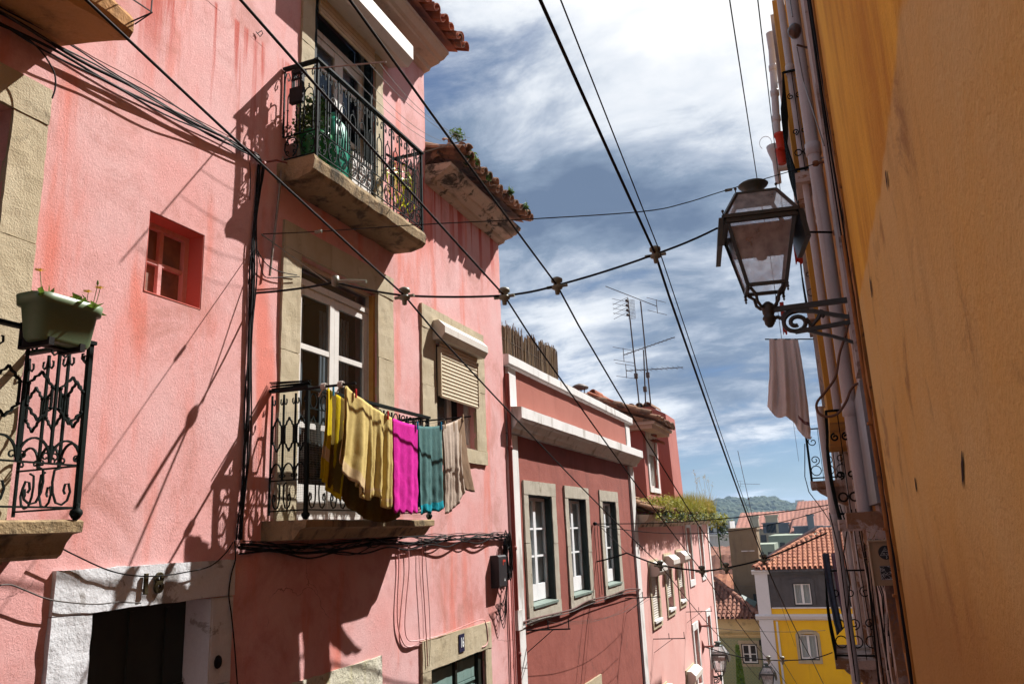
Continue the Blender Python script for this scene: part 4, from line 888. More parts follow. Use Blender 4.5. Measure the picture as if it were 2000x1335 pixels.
# hipped roof: front slope, both hips
m = MB(); ax_, az = -.45, -.55
fr0, fr1 = Vector((-3.72, YY-.28, -2.20)), Vector((7.9, YY-.28, -2.20)); sl = Vector((0, 4.2, az+2.20)).normalized()
tiled(m, fr0, fr1, sl, 13, .235, .37, 0, random.Random(3), .004, 0, 5, lambda u, v: (fr0.x+u*(fr1.x-fr0.x)) > fr0.x+v*13*.37*math.hypot(4.2, 1.65)/4.2*.68-.05)
apex = Vector((-.45, YY+4.2, az))
m.quad(fr0+Vector((.1, 0, -.02)), fr1+Vector((0, 0, -.02)), Vector((7.9, YY+4.2, az-.02)), apex)
m.add([fr0, apex, (-3.72, YY+9, -2.2)], [(0, 1, 2)])
n_ = 15
for k in range(n_): barrel(m, fr0.lerp(apex, k/n_)+Vector((0, 0, .10)), fr0.lerp(apex, (k+1.1)/n_)+Vector((0, 0, .10)), .12, .10, Vector((0, 0, 1)), .02)
for k in range(24): barrel(m, apex+Vector((k*.36, 0, .08-k*.016)), apex+Vector(((k+1.1)*.36, 0, .08-k*.016)), .12, .10, Vector((0, 0, 1)), .02)
m.build('roof', TILEN, yh)
m = MB(); p0, p1 = Vector((-2.80, YY+1.6, -1.50)), Vector((-.62, YY+3.8, -.36)); dn = Vector((-.9, .9, -.55))
m.loft([[p0, p0+dn, p0+dn+Vector((0, 0, .08)), p0+Vector((0, 0, .10))], [p1, p1+dn, p1+dn+Vector((0, 0, .08)), p1+Vector((0, 0, .10))]], 0, False); m.build('roof_parapet', mat('grey_flashing', (.22, .20, .21), (.28, .26, .27), .6, 2, .5, bump=.05), yh)

# ------------------------------------------------------------------ GREEN TILED HOUSE
def azul(n, l, c, pos, noi, rng, mix):
    mp = n.new('ShaderNodeMapping'); mp.inputs['Scale'].default_value = (6.2, 6.2, 6.2); l.new(pos, mp.inputs[0])
    fr = n.new('ShaderNodeVectorMath'); fr.operation = 'FRACTION'; l.new(mp.outputs[0], fr.inputs[0])
    sb = n.new('ShaderNodeVectorMath'); sb.operation = 'SUBTRACT'; l.new(fr.outputs[0], sb.inputs[0]); sb.inputs[1].default_value = (.5, .5, .5)
    ml = n.new('ShaderNodeVectorMath'); ml.operation = 'MULTIPLY'; l.new(sb.outputs[0], ml.inputs[0]); ml.inputs[1].default_value = (1, 0, 1)
    ln = n.new('ShaderNodeVectorMath'); ln.operation = 'LENGTH'; l.new(ml.outputs[0], ln.inputs[0]); d = ln.outputs['Value']
    c = mix(rng(d, .46, .48, 1, 0), (.19, .24, .11), (.34, .36, .18)); c = mix(rng(d, .34, .36, 1, 0), c, (.09, .16, .07)); c = mix(rng(d, .22, .24, 1, 0), c, (.42, .40, .17)); return mix(rng(d, .10, .12, 1, 0), c, (.10, .15, .07))
AZU = mat('green_azulejo', (.25, .29, .14), None, .35, bump=0, spec=.5, grime=(.10, .10, .05), gamt=.4, gthr=.6, extra=azul)
CREAM = mat('cream_lime_wall', (.60, .47, .22), (.66, .53, .28), .9, 1, .5, streak=(.14, .11, .06), samt=.6, stscale=(2, 2, 2), grime=(.15, .12, .07), gamt=.6, gthr=.6, bump=.2, bscale=15)
GY = 43; FG = Fr((0, GY, 0), (1, 0, 0), (0, -1, 0))
gh = thing('tiled_house', (-6.5, GY, ground_z(GY)), 'low house faced with green patterned tiles under an old brown tiled roof', 'house')
gw = (-4.84, -4.08, -6.73, -5.80)
m = MB(); FG.wall(m, -9.5, -3.76, -11, -5.52, [gw], .15, 3, 0); m.build('wall', AZU, gh)
m = MB(); FG.box(m, -9.5, -3.77, -5.519, -4.62, -.3, .0); FG.prism(m, [(0, -5.50), (.05, -5.50), (.08, -5.42), (.05, -5.38), (.10, -5.32), (.16, -5.24), (0, -5.22)], -9.5, -3.77); m.build('frieze', CREAM, gh)
m = MB(); surround(m, FG, gw[0]-.13, gw[1]+.13, gw[2]-.13, gw[3]+.15, *gw, .03, step=.3, amp=.001); o = m.build('window', STONE, gh)
m = MB(); a, b, c, d = gw; mc = (a+b)/2
for q in ((a, a+.04, c, d), (b-.04, b, c, d), (a+.04, b-.04, c, c+.04), (a+.04, b-.04, d-.04, d)): FG.box(m, *q, -.14, .0)
m.build('dark_frame', DOORG, o); m = MB()
for q in ((a+.04, a+.09, c+.04, d-.04), (b-.09, b-.04, c+.04, d-.04), (mc-.05, mc+.05, c+.04, d-.04), (a+.09, mc-.05, c+.42, c+.46), (mc+.05, b-.09, c+.42, c+.46), (a+.09, mc-.05, d-.09, d-.04), (mc+.05, b-.09, d-.09, d-.04), (a+.09, mc-.05, c+.04, c+.10), (mc+.05, b-.09, c+.04, c+.10)): FG.box(m, *q, -.08, -.03)
m.build('window_frame', FRESHW, o); m = MB(); FG.box(m, a, b, c, d, -.13, -.10); m.build('pane', DARKIN, o)
m = MB(); e0 = Vector((-9.5, GY-.22, -4.60)); e1 = Vector((-3.70, GY-.22, -4.60))
# this eave climbs a hip: roof falls to the right
rt = onY(1399, 1148, GY+3.5); tiled(m, e0, e1, Vector((0, 3.6, 1.55)).normalized(), 10, .235, .38, 0, random.Random(5), .006, 0, 5, lambda u, v: e0.x+u*5.8 < -3.7-v*2.5)
m.quad(e0, e1, Vector((-6.3, GY+3.6, -3.05)), Vector((-9.5, GY+3.6, -3.05)))
for k in range(10):
    p = e1.lerp(Vector((-6.3, GY+3.6, -3.0)), k/10); q = e1.lerp(Vector((-6.3, GY+3.6, -3.0)), (k+1.15)/10); barrel(m, p+Vector((0, 0, .1)), q+Vector((0, 0, .1)), .15, .12, Vector((0, 0, 1)), .02)
m.add([e1, (-3.7, GY+7, -4.6), (-6.3, GY+3.6, -3.05)], [(0, 1, 2)]); m.build('roof', TILED, gh)
m = MB(); FG.box(m, -3.86, -3.78, -11, -5.6, .0, .12); FG.box(m, -3.95, -3.76, -5.85, -5.6, .0, .2); m.build('downpipe', DOORG, gh)
# skylight leaning on that roof
m = MB(); a = onY(1443, 1172, GY+1.3); m.loft([[a, a+Vector((.12, .5, .22)), a+Vector((.12, .5, .26)), a+Vector((0, 0, .04))], [a+Vector((.75, -.1, -.36)), a+Vector((.87, .4, -.14)), a+Vector((.87, .4, -.10)), a+Vector((.75, -.1, -.32))]], 0, False); m.build('skylight', GREENSILL, gh)

# tower-like blank wall behind
TY = 47; m = MB(); m.box(-5.36, -3.85, TY, TY+2, -3.35, -.34); m.box(-5.36, -3.60, TY+.01, TY+3, -9, -3.36); m.box(-5.42, -3.79, TY-.05, TY+2.05, -.34, -.22)
TAUPE = mat('taupe_render', (.20, .145, .08), (.25, .19, .11), .9, 1, .6, streak=(.10, .07, .045), samt=.6, stscale=(2, 2, .3), bump=.2)
tw = m.build('stair_tower', TAUPE, label='blank taupe rendered tower rising behind the green tiled house', cat='tower')
m = MB(); m.box(-4.75, -4.05, TY-.06, TY-.01, -1.50, -1.45); m.build('ledge', PILAS, tw)
m = MB(); a = onY(1478, 1166, TY); m.box(a.x-.15, a.x+.15, TY-.22, TY, a.z-.2, a.z+.2); m.build('wall_vent', DOORG, tw)

# ------------------------------------------------------------------ FAR HOUSES
def far_house(px0, px1, pyt, pyb, Y, wallm, roofm, label, name='far_house', roofh=1.5, wins=0, depth=8, rows=1, over=.3, hip=0.0, winm=DARKIN, tilt=0):
    a = onY(px0, pyt, Y); b = onY(px1, pyt, Y); c = onY(px0, pyb, Y); z1 = (a.z+b.z)/2; z0 = c.z-3
    h = thing(name, ((a.x+b.x)/2, Y, terr(0, Y)), label, 'building')
    m = MB(); m.box(a.x, b.x, Y, Y+depth, min(z0, terr(0, Y)), z1); m.build('wall', wallm, h)
    if roofm:
        m = MB(); o = over; n = max(2, int((b.x-a.x)/.5)); hp = hip*(b.x-a.x)
        e0 = Vector((a.x-o, Y-o, z1)); e1 = Vector((b.x+o, Y-o, z1)); t0 = Vector((a.x+hp, Y+depth/2, z1+roofh)); t1 = Vector((b.x-hp, Y+depth/2, z1+roofh))
        k = 24
        for i in range(n):   # corrugated by its tile rows
            p = e0.lerp(e1, i/n); q = e0.lerp(e1, (i+1)/n); p2 = t0.lerp(t1, i/n); q2 = t0.lerp(t1, (i+1)/n); mid = (p+q)/2+Vector((0, 0, .07)); mid2 = (p2+q2)/2+Vector((0, 0, .07))
            m.quad(p, mid, mid2, p2); m.quad(mid, q, q2, mid2)
        f0 = Vector((a.x-o, Y+depth+o, z1)); f1 = Vector((b.x+o, Y+depth+o, z1)); m.quad(t0, t1, f1, f0); m.add([e0, t0, f0], [(0, 1, 2)]); m.add([e1, f1, t1], [(0, 1, 2)]); m.add([e0, e1, f1, f0], [(0, 1, 2, 3)])
        m.build('roof', roofm, h)
    if wins:
        for rr_ in range(rows):
            for i in range(wins):
                u = a.x+(b.x-a.x)*(i+.5)/wins; ww = min(.55, (b.x-a.x)/wins*.28); zc = z1-1.3-rr_*2.6
                m = MB(); m.box(u-ww, u+ww, Y-.03, Y+.01, zc-.75, zc+.6); m.build('window', winm, h)
    return h
GRN = mat('grey_green_render', (.24, .27, .20), (.28, .31, .24), .9, 1, .5, bump=0)
FART = tilemat('faded_far_tiles', (.36, .15, .10), (.26, .10, .07), (.14, .08, .06), .6, .52)
WTF = mat('far_white_render', (.55, .54, .52), (.62, .61, .58), .9, .5, .5, bump=0)
GRYF = mat('far_grey_cladding', (.10, .11, .14), (.13, .14, .17), .7, .5, .5, bump=0)
CREAMF = mat('far_cream_render', (.42, .34, .24), (.50, .42, .30), .9, .5, .5, bump=0)
far_house(1500, 1660, 1043, 1130, 88, GRN, None, 'grey green block with a flat top behind the yellow house roof', wins=9, rows=2, depth=14)
far_house(1476, 1512, 1062, 1130, 78, GRN, None, 'narrow grey green wall beside the taupe tower', wins=2, rows=2, depth=6)
far_house(1440, 1560, 1032, 1046, 104, CREAMF, FART, 'far house with a long brick red roof left of the salmon roof', roofh=2.1, depth=12, wins=6)
far_house(1546, 1680, 1044, 1052, 98, CREAMF, FART, 'far house with a broad salmon orange roof and dormers on the right', roofh=4.0, depth=16, hip=.12, wins=5)
far_house(1560, 1700, 1000, 1010, 150, WTF, FART, 'pale far house with a low red roof at the right skyline', roofh=1.4, depth=12, wins=5)
far_house(1380, 1437, 1040, 1072, 80, GRYF, None, 'dark grey flat topped block at the foot of the wooded hill', depth=9, wins=4)
far_house(1380, 1425, 1018, 1040, 110, WTF, None, 'small white topped block left of the far chimneys', depth=6, wins=3)
o = far_house(1386, 1424, 1048, 1078, 72, GRYF, None, 'grey balcony fronted block between pale pink house and taupe tower', depth=3)
m = MB(); a = onY(1386, 1047, 71.9); b = onY(1425, 1047, 71.9)
for k in range(14): x = a.x+(b.x-a.x)*(k+.5)/14; m.box(x-.05, x+.05, 71.7, 71.9, a.z-1.6, a.z)
m.box(a.x-.2, b.x+.2, 71.6, 72.1, a.z, a.z+.15); m.build('balcony_bars', WTF, o)
far_house(1380, 1430, 1098, 1125, 64, WTF, TILED, 'white house with an old tiled roof below the grey block', roofh=1.1, depth=5, wins=4)
far_house(1370, 1440, 1160, 1180, 56, CREAMF, TILED, 'house with a mossy brown tile roof just left of the taupe tower', roofh=2.4, depth=5)
far_house(1395, 1462, 1150, 1180, 51, CREAM, TILEN, 'small pink tinted tiled lean-to roof beside the taupe tower', roofh=.8, depth=2)
for px, py, Y, s, lb in ((1473, 1020, 100, .5, 'cream chimney stack left of the far roofs'), (1507, 1018, 101, .7, 'wider cream chimney stack on the far brick red roof'), (1583, 1018, 96, .35, 'small dark chimney on the far salmon roof')):
    a = onY(px, py, Y); m = MB(); m.box(a.x-s, a.x+s, Y, Y+1, a.z-1.6, a.z+.6); m.box(a.x-s-.1, a.x+s+.1, Y-.1, Y+1.1, a.z+.6, a.z+.8); m.build('chimney', CREAMF if s > .4 else GRYF, label=lb, cat='chimney')
for i, (px, py) in enumerate(((1503, 1030), (1527, 1030), (1565, 1037), (1592, 1037), (1615, 1037))):
    a = onY(px, py, 101 if i < 2 else 97); m = MB(); m.box(a.x-.75, a.x+.75, a.y, a.y+2, a.z-.6, a.z+.45); m.box(a.x-.9, a.x+.9, a.y-.15, a.y+2, a.z+.45, a.z+.6)
    o = m.build('roof_dormer', GRYF, label=['first dark dormer on the brick red roof', 'second dark dormer on the brick red roof', 'leftmost dark dormer of the salmon roof', 'middle dark dormer of the salmon roof', 'rightmost dark dormer of the salmon roof'][i], cat='dormer', group='dormers on the far roofs')
# wooded hills
HILLM = mat('wooded_hillside', (.020, .050, .018), (.055, .085, .030), .95, .03, .8, grime=(.20, .15, .08), gamt=.6, gthr=.62, gscale=.02, bump=.3, bscale=.5)
def hill(pts, Y, depth, nm, rough_):
    m = MB(); top = []
    P = [onY(px, py, Y) for px, py in pts]; xs = [p.x for p in P]
    cols = 70; g = []
    for i in range(cols+1):
        x = xs[0]+(xs[-1]-xs[0])*i/cols; k = 0
        while k < len(xs)-2 and x > xs[k+1]: k += 1
        t = (x-xs[k])/(xs[k+1]-xs[k]); zt = P[k].z*(1-t)+P[k+1].z*t
        col = []
        for j in range(13):
            s = j/12; y = Y-depth*(1-s) if s < .9 else Y+depth*(s-.9)*6; zz = -50+(zt+50)*math.sin(min(1, s/.9)*math.pi/2) if s <= .9 else zt-(s-.9)*20
            zz += noise.noise(Vector((x*.02, y*.02, 0)))*rough_; col.append((x, y, zz))
        g.append(col)
    for i in range(cols):
        for j in range(12): m.add([g[i][j], g[i+1][j], g[i+1][j+1], g[i][j+1]], [(0, 1, 2, 3)], 0, True)
    return g
def clumps(m, g, n, s, seed, jmin=0):
    r = random.Random(seed)
    for _ in range(n):
        i = r.randrange(len(g)-1); j = r.randrange(jmin, 12); a = Vector(g[i][j]); b = Vector(g[i+1][j+1]); p = a.lerp(b, r.random()); p.x = a.x+(b.x-a.x)*r.random(); sz = s*r.uniform(.5, 1.3)
        rings = []; sd = r.random()*50
        for q in range(5):
            ph_ = math.pi*(q+.5)/5; rings.append([p+Vector((sz*math.sin(ph_)*math.cos(t*1.047)*(1+.5*noise.noise(Vector((sd, t, q)))), sz*math.sin(ph_)*math.sin(t*1.047), sz*.8*math.cos(ph_)*(1+.4*noise.noise(Vector((sd, t, q+9))))+sz*.5)) for t in range(6)])
        m.loft(rings, r.randrange(2), False)
def gridmesh(g, name, mt_):
    m = MB()
    for i in range(len(g)-1):
        for j in range(len(g[0])-1): m.add([g[i][j], g[i+1][j], g[i+1][j+1], g[i][j+1]], [(0, 1, 2, 3)], 0, True)
    return m.build(name, mt_, kind='structure')
g = hill([(1200, 1030), (1370, 1012), (1400, 1002), (1420, 994), (1445, 988), (1480, 989), (1505, 985), (1520, 986), (1545, 998), (1560, 1001), (1600, 1000), (1660, 1005), (1800, 1012)], 620, 420, 'hills', 7)
gridmesh(g, 'hills', HILLM)
TG1 = mat('far_tree_green', (.012, .032, .012), (.03, .055, .02), .95, .08, .8, bump=0); TG2 = mat('far_tree_olive', (.025, .045, .016), (.05, .07, .03), .95, .08, .8, bump=0)
m = MB(); clumps(m, g, 6500, 3.4, 5, 3); m.build('far_woods', [TG1, TG2], label='distant wooded hillside seen as one mass of trees', cat='woods', kind='stuff')
for i, (px, py, s) in enumerate(((1421, 990, 3.4), (1433, 987, 2.0), (1442, 987, 2.6), (1524, 984, 4.0), (1601, 990, 4.0))):
    a = onY(px, py, 600); m = MB(); r = random.Random(i)
    for k in range(9):
        p = a+Vector((r.uniform(-1, 1)*s, r.uniform(-1, 1)*s, r.uniform(-.4, .6)*s)); leaves(m, p, (s*.7, s*.7, s*.45), 50, 1.1, r, .6)
    o = thing('far_tree', a-Vector((0, 0, 9)), ['round tree breaking the hill skyline at its left end', 'smaller of the paired trees near the hill crest', 'larger of the paired trees near the hill crest', 'umbrella pine at the right end of the wooded crest', 'trees crowning the far right skyline'][i], 'tree', 'trees on the skyline')
    m.build('crown', TG1, o); m = MB(); m.tube([a-Vector((0, 0, 9)), a], .5, 5); m.build('trunk', TG2, o)
r = random.Random(8)
for i in range(6):
    a = onY(1553+i*13+r.uniform(-3, 3), 999+r.uniform(-2, 2), 560+i*5); wd = r.uniform(2, 4); m = MB(); m.box(a.x-wd, a.x+wd, a.y, a.y+6, a.z-9, a.z+r.uniform(-.5, 1.5))
    o = m.build('hill_house', WTF if i % 2 else CREAMF, label=['leftmost', 'second', 'third', 'fourth', 'fifth', 'rightmost'][i]+' tiny hilltop house in the row on the skyline right of the woods', cat='building', group='tiny houses on the hilltop')
a = onY(1563, 985, 590); m = MB(); m.box(a.x-5.5, a.x+5.5, a.y, a.y+8, a.z-14, a.z+.5); m.box(a.x-3, a.x+3, a.y, a.y+6, a.z+.5, a.z+3.2); m.build('hill_church', CREAMF, label='blocky towered building crowning the far hilltop', cat='building')

# plants on the far corner of the pale pink house roof terrace
m = MB(); a = onY(1400, 1015, 34)
r = random.Random(3); leaves(m, a, (.55, .5, .35), 500, .10, r, .8, 0); leaves(m, a+Vector((.2, 0, -.4)), (.25, .3, .5), 200, .10, r, .8, 1)
o = thing('hanging_shrub', a-Vector((0, 0, .9)), 'yellow green shrub hanging over the corner just beyond the pale pink house', 'shrub'); m.build('foliage', [WYL, DLEAF], o)
m = MB(); m.tube([a-Vector((0, 0, 1.9)), a-Vector((0, 0, .6)), a], .03, 5); m.build('stem', DLEAF, o)
# tall thin cypress between lamp and tiled house
m = MB(); a = onY(1440, 1262, 40.2); bz = onY(1452, 1380, 40.2); r = random.Random(2)
CYP = mat('cypress_green', (.10, .20, .015), (.16, .28, .03), .7, 5, .8, bump=0, trans=.2)
for k in range(1500):
    t = r.random()**.8; w_ = .03+.17*t; an = r.uniform(0, 6.28); p = Vector((a.x+(bz.x-a.x)*t+w_*math.cos(an), 40.2+w_*math.sin(an), a.z+(bz.z-a.z)*t)); leaf(m, p, Vector((math.cos(an)*.4, math.sin(an)*.4, 1)).normalized(), .16, r, 0, .25)
o = thing('cypress_tree', (bz.x, 40.2, ground_z(40.2)), 'tall thin bright green conifer in front of the green tiled house', 'tree'); m.build('crown', CYP, o); m = MB(); m.tube([(bz.x+.1, 40.2, ground_z(40.2)), (bz.x, 40.2, bz.z), (a.x, 40.2, a.z-.4)], lambda t: .10*(1-t)+.008, 6); m.build('trunk', DLEAF, o)

# ------------------------------------------------------------------ RIGHT SIDE OF THE STREET
QX = .36
FQ = Fr((QX, 0, 0), (0, 1, 0), (-1, 0, 0))
oh = thing('orange_house', (QX, 1.5, ground_z(1.5)), 'ochre orange rendered wall nearest on the right, without openings', 'house')
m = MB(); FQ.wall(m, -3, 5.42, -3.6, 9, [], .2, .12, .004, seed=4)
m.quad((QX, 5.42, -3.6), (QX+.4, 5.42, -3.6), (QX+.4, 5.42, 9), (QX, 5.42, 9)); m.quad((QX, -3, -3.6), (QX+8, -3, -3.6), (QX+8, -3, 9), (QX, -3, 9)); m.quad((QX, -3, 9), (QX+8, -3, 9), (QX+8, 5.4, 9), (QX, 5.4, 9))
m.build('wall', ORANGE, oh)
SCAR = mat('exposed_dark_mortar', (.035, .018, .010), (.07, .035, .02), .95, 20, .8, bump=.8)
for i, (px, py, w_, h_, sl_) in enumerate(((1882, 914, .020, .045, -.9), (1733, 350, .02, .035, -.3), (1790, 945, .02, .03, -.4), (1702, 560, .03, .05, -.5))):
    p = onX(px, py, QX-.001); m = MB(); rg = []
    for k in range(3):
        f = (1, .7, .1)[k]; rr_ = []
        for a in range(20):
            th = a*.314; r1 = 1+.5*noise.noise(Vector((math.cos(th)*2, math.sin(th)*2, i*7))); v = h_*f*math.sin(th)*r1; rr_.append((QX-.0045-.0006*k, p.y+w_*f*math.cos(th)*r1+sl_*v, p.z+v))
        rg.append(rr_)
    m.loft(rg, 0, True); m.build('plaster_scar', SCAR, oh)
# the next house: facade with pipes
JX = .38
FJ = Fr((JX, 0, 0), (0, 1, 0), (-1, 0, 0))
MAUVE = mat('mauve_white_plaster', (.40, .36, .35), (.48, .44, .43), .9, 2, .7, streak=(.14, .09, .07), samt=.8, stscale=(4, 4, .5), grime=(.16, .10, .07), gamt=.8, gthr=.55, gscale=3, bump=.4, bscale=30)
STAINO = mat('stained_orange_plaster', (.50, .22, .04), (.36, .15, .035), .9, 2, .8, streak=(.06, .035, .02), samt=.9, stscale=(12, 12, .4), grime=(.05, .03, .02), gamt=.9, gthr=.55, gscale=5, bump=.5, bscale=25)
PIPE = mat('pinkish_white_pvc', (.44, .41, .41), (.50, .47, .47), .5, 2, .5, streak=(.26, .18, .16), samt=.5, stscale=(20, 20, .6), bump=.05)
def azr(n, l, c, pos, noi, rng, mix):
    mp = n.new('ShaderNodeMapping'); mp.inputs['Scale'].default_value = (1, 1, 1); l.new(pos, mp.inputs[0])
    b = n.new('ShaderNodeTexVoronoi'); b.inputs['Scale'].default_value = 7; l.new(pos, b.inputs[0])
    return mix(rng(noi(1, 8, .7, (30, 30, 1.5)), .48, .6, 0, .8), c, (.05, .055, .07))
GTILE = mat('grey_blue_glazed_tiles', (.17, .18, .20), (.24, .24, .25), .35, 5, .7, bump=.1, spec=.6, extra=azr)
rh2 = thing('piped_house', (JX, 16, ground_z(16)), 'narrow view of the house with white drainpipes and iron balconies, beyond the orange wall', 'house')
m = MB(); FJ.wall(m, 5.43, 27, -8, 5.65, [], .2, .8, .004); m.quad((JX, 27, -8), (JX+8, 27, -8), (JX+8, 27, 5.65), (JX, 27, 5.65)); m.quad((JX, 5.43, 5.65), (JX+8, 5.43, 5.65), (JX+8, 27, 5.65), (JX, 27, 5.65)); m.quad((JX+8, 5.43, -8), (JX+8, 27, -8), (JX+8, 27, 5.65), (JX+8, 5.43, 5.65)); m.build('wall', STAINO, rh2)
# lower part: peeling doorway mouldings
LOWP = mat('peeling_white_stone', (.44, .36, .32), (.56, .48, .44), .92, 3, .8, streak=(.10, .06, .04), samt=.9, stscale=(3, 2.2, .6), grime=(.24, .12, .05), gamt=.9, gthr=.50, gscale=2.6, gsoft=.05, bump=.8, bscale=22, bdist=.02)
YOR = mat('yellow_orange_plaster', (.56, .30, .05), (.46, .23, .04), .9, 1.5, .8, streak=(.14, .09, .05), samt=.7, stscale=(5, 5, .4), bump=.3, bscale=30)
m = MB(); m.rough(.135, .9, 9.0, 13.0, 1.0, 6.15, .5, .006); m.build('projecting_bay', YOR, rh2)
for k, (y0, y1, d, z1) in enumerate(((7.95, 8.25, .07, .9), (8.5, 8.75, .05, -.2), (9.1, 9.6, .09, .95), (10.1, 10.35, .06, .95), (10.9, 11.5, .09, -.3), (12.4, 13.0, .07, .95), (14, 15, .09, 2), (17, 18.4, .08, 3), (21, 23, .10, 3))):
    m = MB(); m.rough(JX-d, JX+.02, y0, y1, -7, z1, .16, .009, 0, k); m.build('door_moulding', (LOWP, MAUVE)[k % 2], rh2)
for k, (y0, y1, z0, z1) in enumerate(((8.27, 8.48, -1.9, .3), (9.65, 10.05, -2.2, .5), (11.6, 12.3, -3, -.4), (15.2, 16.5, -2, .5), (6.58, 6.84, -2.6, -.9))):
    m = MB(); m.rough(JX-.03, JX, y0, y1, z0, z1, .2, .004, 0, k); m.build('shade_gap_slab', DOORG, rh2)  # near-black slabs proud of the wall stand in for shaded gaps
for k in range(6):
    m = MB(); r = random.Random(90+k); y = 7.3+k*.35; m.tube([(JX-.07-.03*(k % 3)+.02*math.sin(z*2.1+k), y+.06*math.sin(z*1.3+k*2), z) for z in [.1-.2*q for q in range(22)]], (.008, .005, .01, .006, .007, .005)[k], 5); m.build('facade_cable', BLACK, rh2)
for y0, y1 in ((9.5, 9.75), (10.6, 10.85)):
    m = MB(); m.rough(.10, .16, y0, y1, 1.4, 6.3, .2, .003); m.build('window_surround', MAUVE, rh2)
m = MB(); m.box(.11, .15, 9.78, 10.58, 1.5, 3.9); m.build('shuttered_window', GREENSILL, rh2)
# stained corner strips next to the orange wall
m = MB(); FJ.rough(m, 5.45, 5.95, -3, 5.6, -.01, .035, .12, .007); m.build('corner_strip', STAINO, rh2)
m = MB(); FJ.rough(m, 6.15, 6.55, 1.05, 5.6, -.01, .05, .10, .003); m.build('window_surround', MAUVE, rh2)
m = MB(); FJ.rough(m, 6.60, 7.10, -.6, 5.6, -.01, .02, .2, .003); m.build('plaster_band', MAUVE, rh2)
m = MB(); FJ.rough(m, 6.0, 7.3, .10, .95, -.01, .06, .2, .001); m.build('tile_panel', GTILE, rh2)
def pipe(x, y, z0, z1, r, nm='drainpipe', joints=(), par=rh2):
    m = MB(); m.tube([(x, y, z0), (x, y, z1)], r, 14)
    for j in joints: m.lathe([(r*1.02, -.06), (r*1.18, -.055), (r*1.18, .055), (r*1.02, .06)], (x, y, j), 14); m.tube([(x, y+.0, j-.1), (JX, y, j-.1)], .008, 4)
    m.build(nm, PIPE, par)
pipe(.285, 7.2, -.05, 6.2, .058, joints=(.9, 3.3, 5.2)); pipe(.205, 8.0, 1.0, 6.2, .038, joints=(2.0, 4.6)); pipe(.06, 9.9, -4, 1.3, .045, joints=(0,)); pipe(.27, 15, -6, 6.2, .05)
m = MB()
for k, (u0, u1, d) in enumerate(((6.25, 6.55, .075), (6.56, 6.85, .045), (6.86, 7.2, .085), (7.21, 7.9, .05))): FJ.rough(m, u0, u1, -3.6, -.42, -.01, d, .09, .007, 0, k)
m.build('door_moulding', LOWP, rh2)
m = MB(); FJ.rough(m, 6.6, 7.5, -.07, .05, 0.0, .25, .06, .006); m.box(JX-.13, JX, 6.6, 7.45, -.20, -.07); m.build('balcony_ledge', LOWP, rh2)
m = MB(); r = random.Random(6)
for k in range(70):
    p = Vector((JX-.02-r.uniform(0, .10), r.uniform(6.3, 7.4), r.uniform(-.32, -.08))); q = p+Vector((r.uniform(-.05, .02), r.uniform(-.15, .15), r.uniform(-.12, .05))); m.tube([p, (p+q)/2+Vector((-.02, 0, r.uniform(-.03, .03))), q], .0022, 3)
m.build('straw_debris', mat('straw', (.30, .22, .11), (.16, .11, .06), .9, 9, .8, bump=0), label='birds nest straw and debris tucked under the ledge by the meter box', cat='debris')
m = MB()
for k in range(10):
    p = Vector((JX-.05-r.uniform(0, .06), 6.3+r.uniform(0, .5), -.15)); m.tube([p, p+Vector((-.02, .04, -.2)), p+Vector((.02, -.03, -.4)), p+Vector((-.01, .02, -.55-r.uniform(0, .4)))], .005, 4)
m.build('hanging_wire_tangle', BLACK, label='tangle of black wires dangling beside the meter box', cat='wires')
def wall_cable(pts, r, label, F=None, X=None, mt_=BLACK, nm='wall_cable', cat='cable', grp=None):
    m = MB()
    P = [onX(a, b, X) if X is not None else a for a, b in pts] if X is not None else [Vector(p) for p in pts]
    Q = []
    for i in range(len(P)-1):
        p0 = P[max(i-1, 0)]; p1, p2 = P[i], P[i+1]; p3 = P[min(i+2, len(P)-1)]
        for k in range(6):
            t = k/6; Q.append(.5*((2*p1)+(p2-p0)*t+(2*p0-5*p1+4*p2-p3)*t*t+(3*p1-p0-3*p2+p3)*t**3))
    Q.append(P[-1]); m.tube(Q, r, 6); return m.build(nm, mt_, label=label, cat=cat, group=grp)
# black bundle running down the corner
GQ = 'black cables down the orange corner'
for i, (o_, y_, lb) in enumerate(((0.0, 5.52, 'thickest black cable running down the corner of the orange wall'), (.03, 5.62, 'second black cable beside the orange corner, hugging the stained strip'), (.055, 5.75, 'thin outer black cable beside the orange corner'))):
    m = MB(); m.tube([(QX-.012-.004*i+.01*math.sin(z*1.1+i)-.0, y_+.03*math.sin(z*1.7+i*2), z) for z in [6-.25*k for k in range(34)]], (.012, .009, .006)[i], 6); m.build('corner_cable', BLACK, label=lb, cat='cable', group=GQ)
m = MB(); m.tube([(.262, 7.0, 6.2), (.262, 7.0, 4.6)], .006, 6); m.lathe([(.0, -.075), (.03, -.065), (.055, -.03), (.06, 0), (.055, .03), (.03, .06), (0, .07)], (.25, 6.6, 4.16), 14)
m.tube([(.25, 6.6, 4.3), (.255, 6.8, 4.6), (.262, 7.0, 4.9)], .006, 5); m.tube([(.25, 6.6, 4.0), (.26, 6.5, 3.6), (.30, 5.65, 2.6)], .005, 5); m.tube([(.25, 6.6, 4.02), (JX, 6.62, 3.95)], .01, 5)
m.build('cable_insulator', mat('brown_ceramic', (.05, .022, .012), (.10, .045, .02), .35, 8, .7, bump=.1, spec=.6), label='round brown insulator hanging on a wire against the drainpipes, high on the right', cat='insulator')
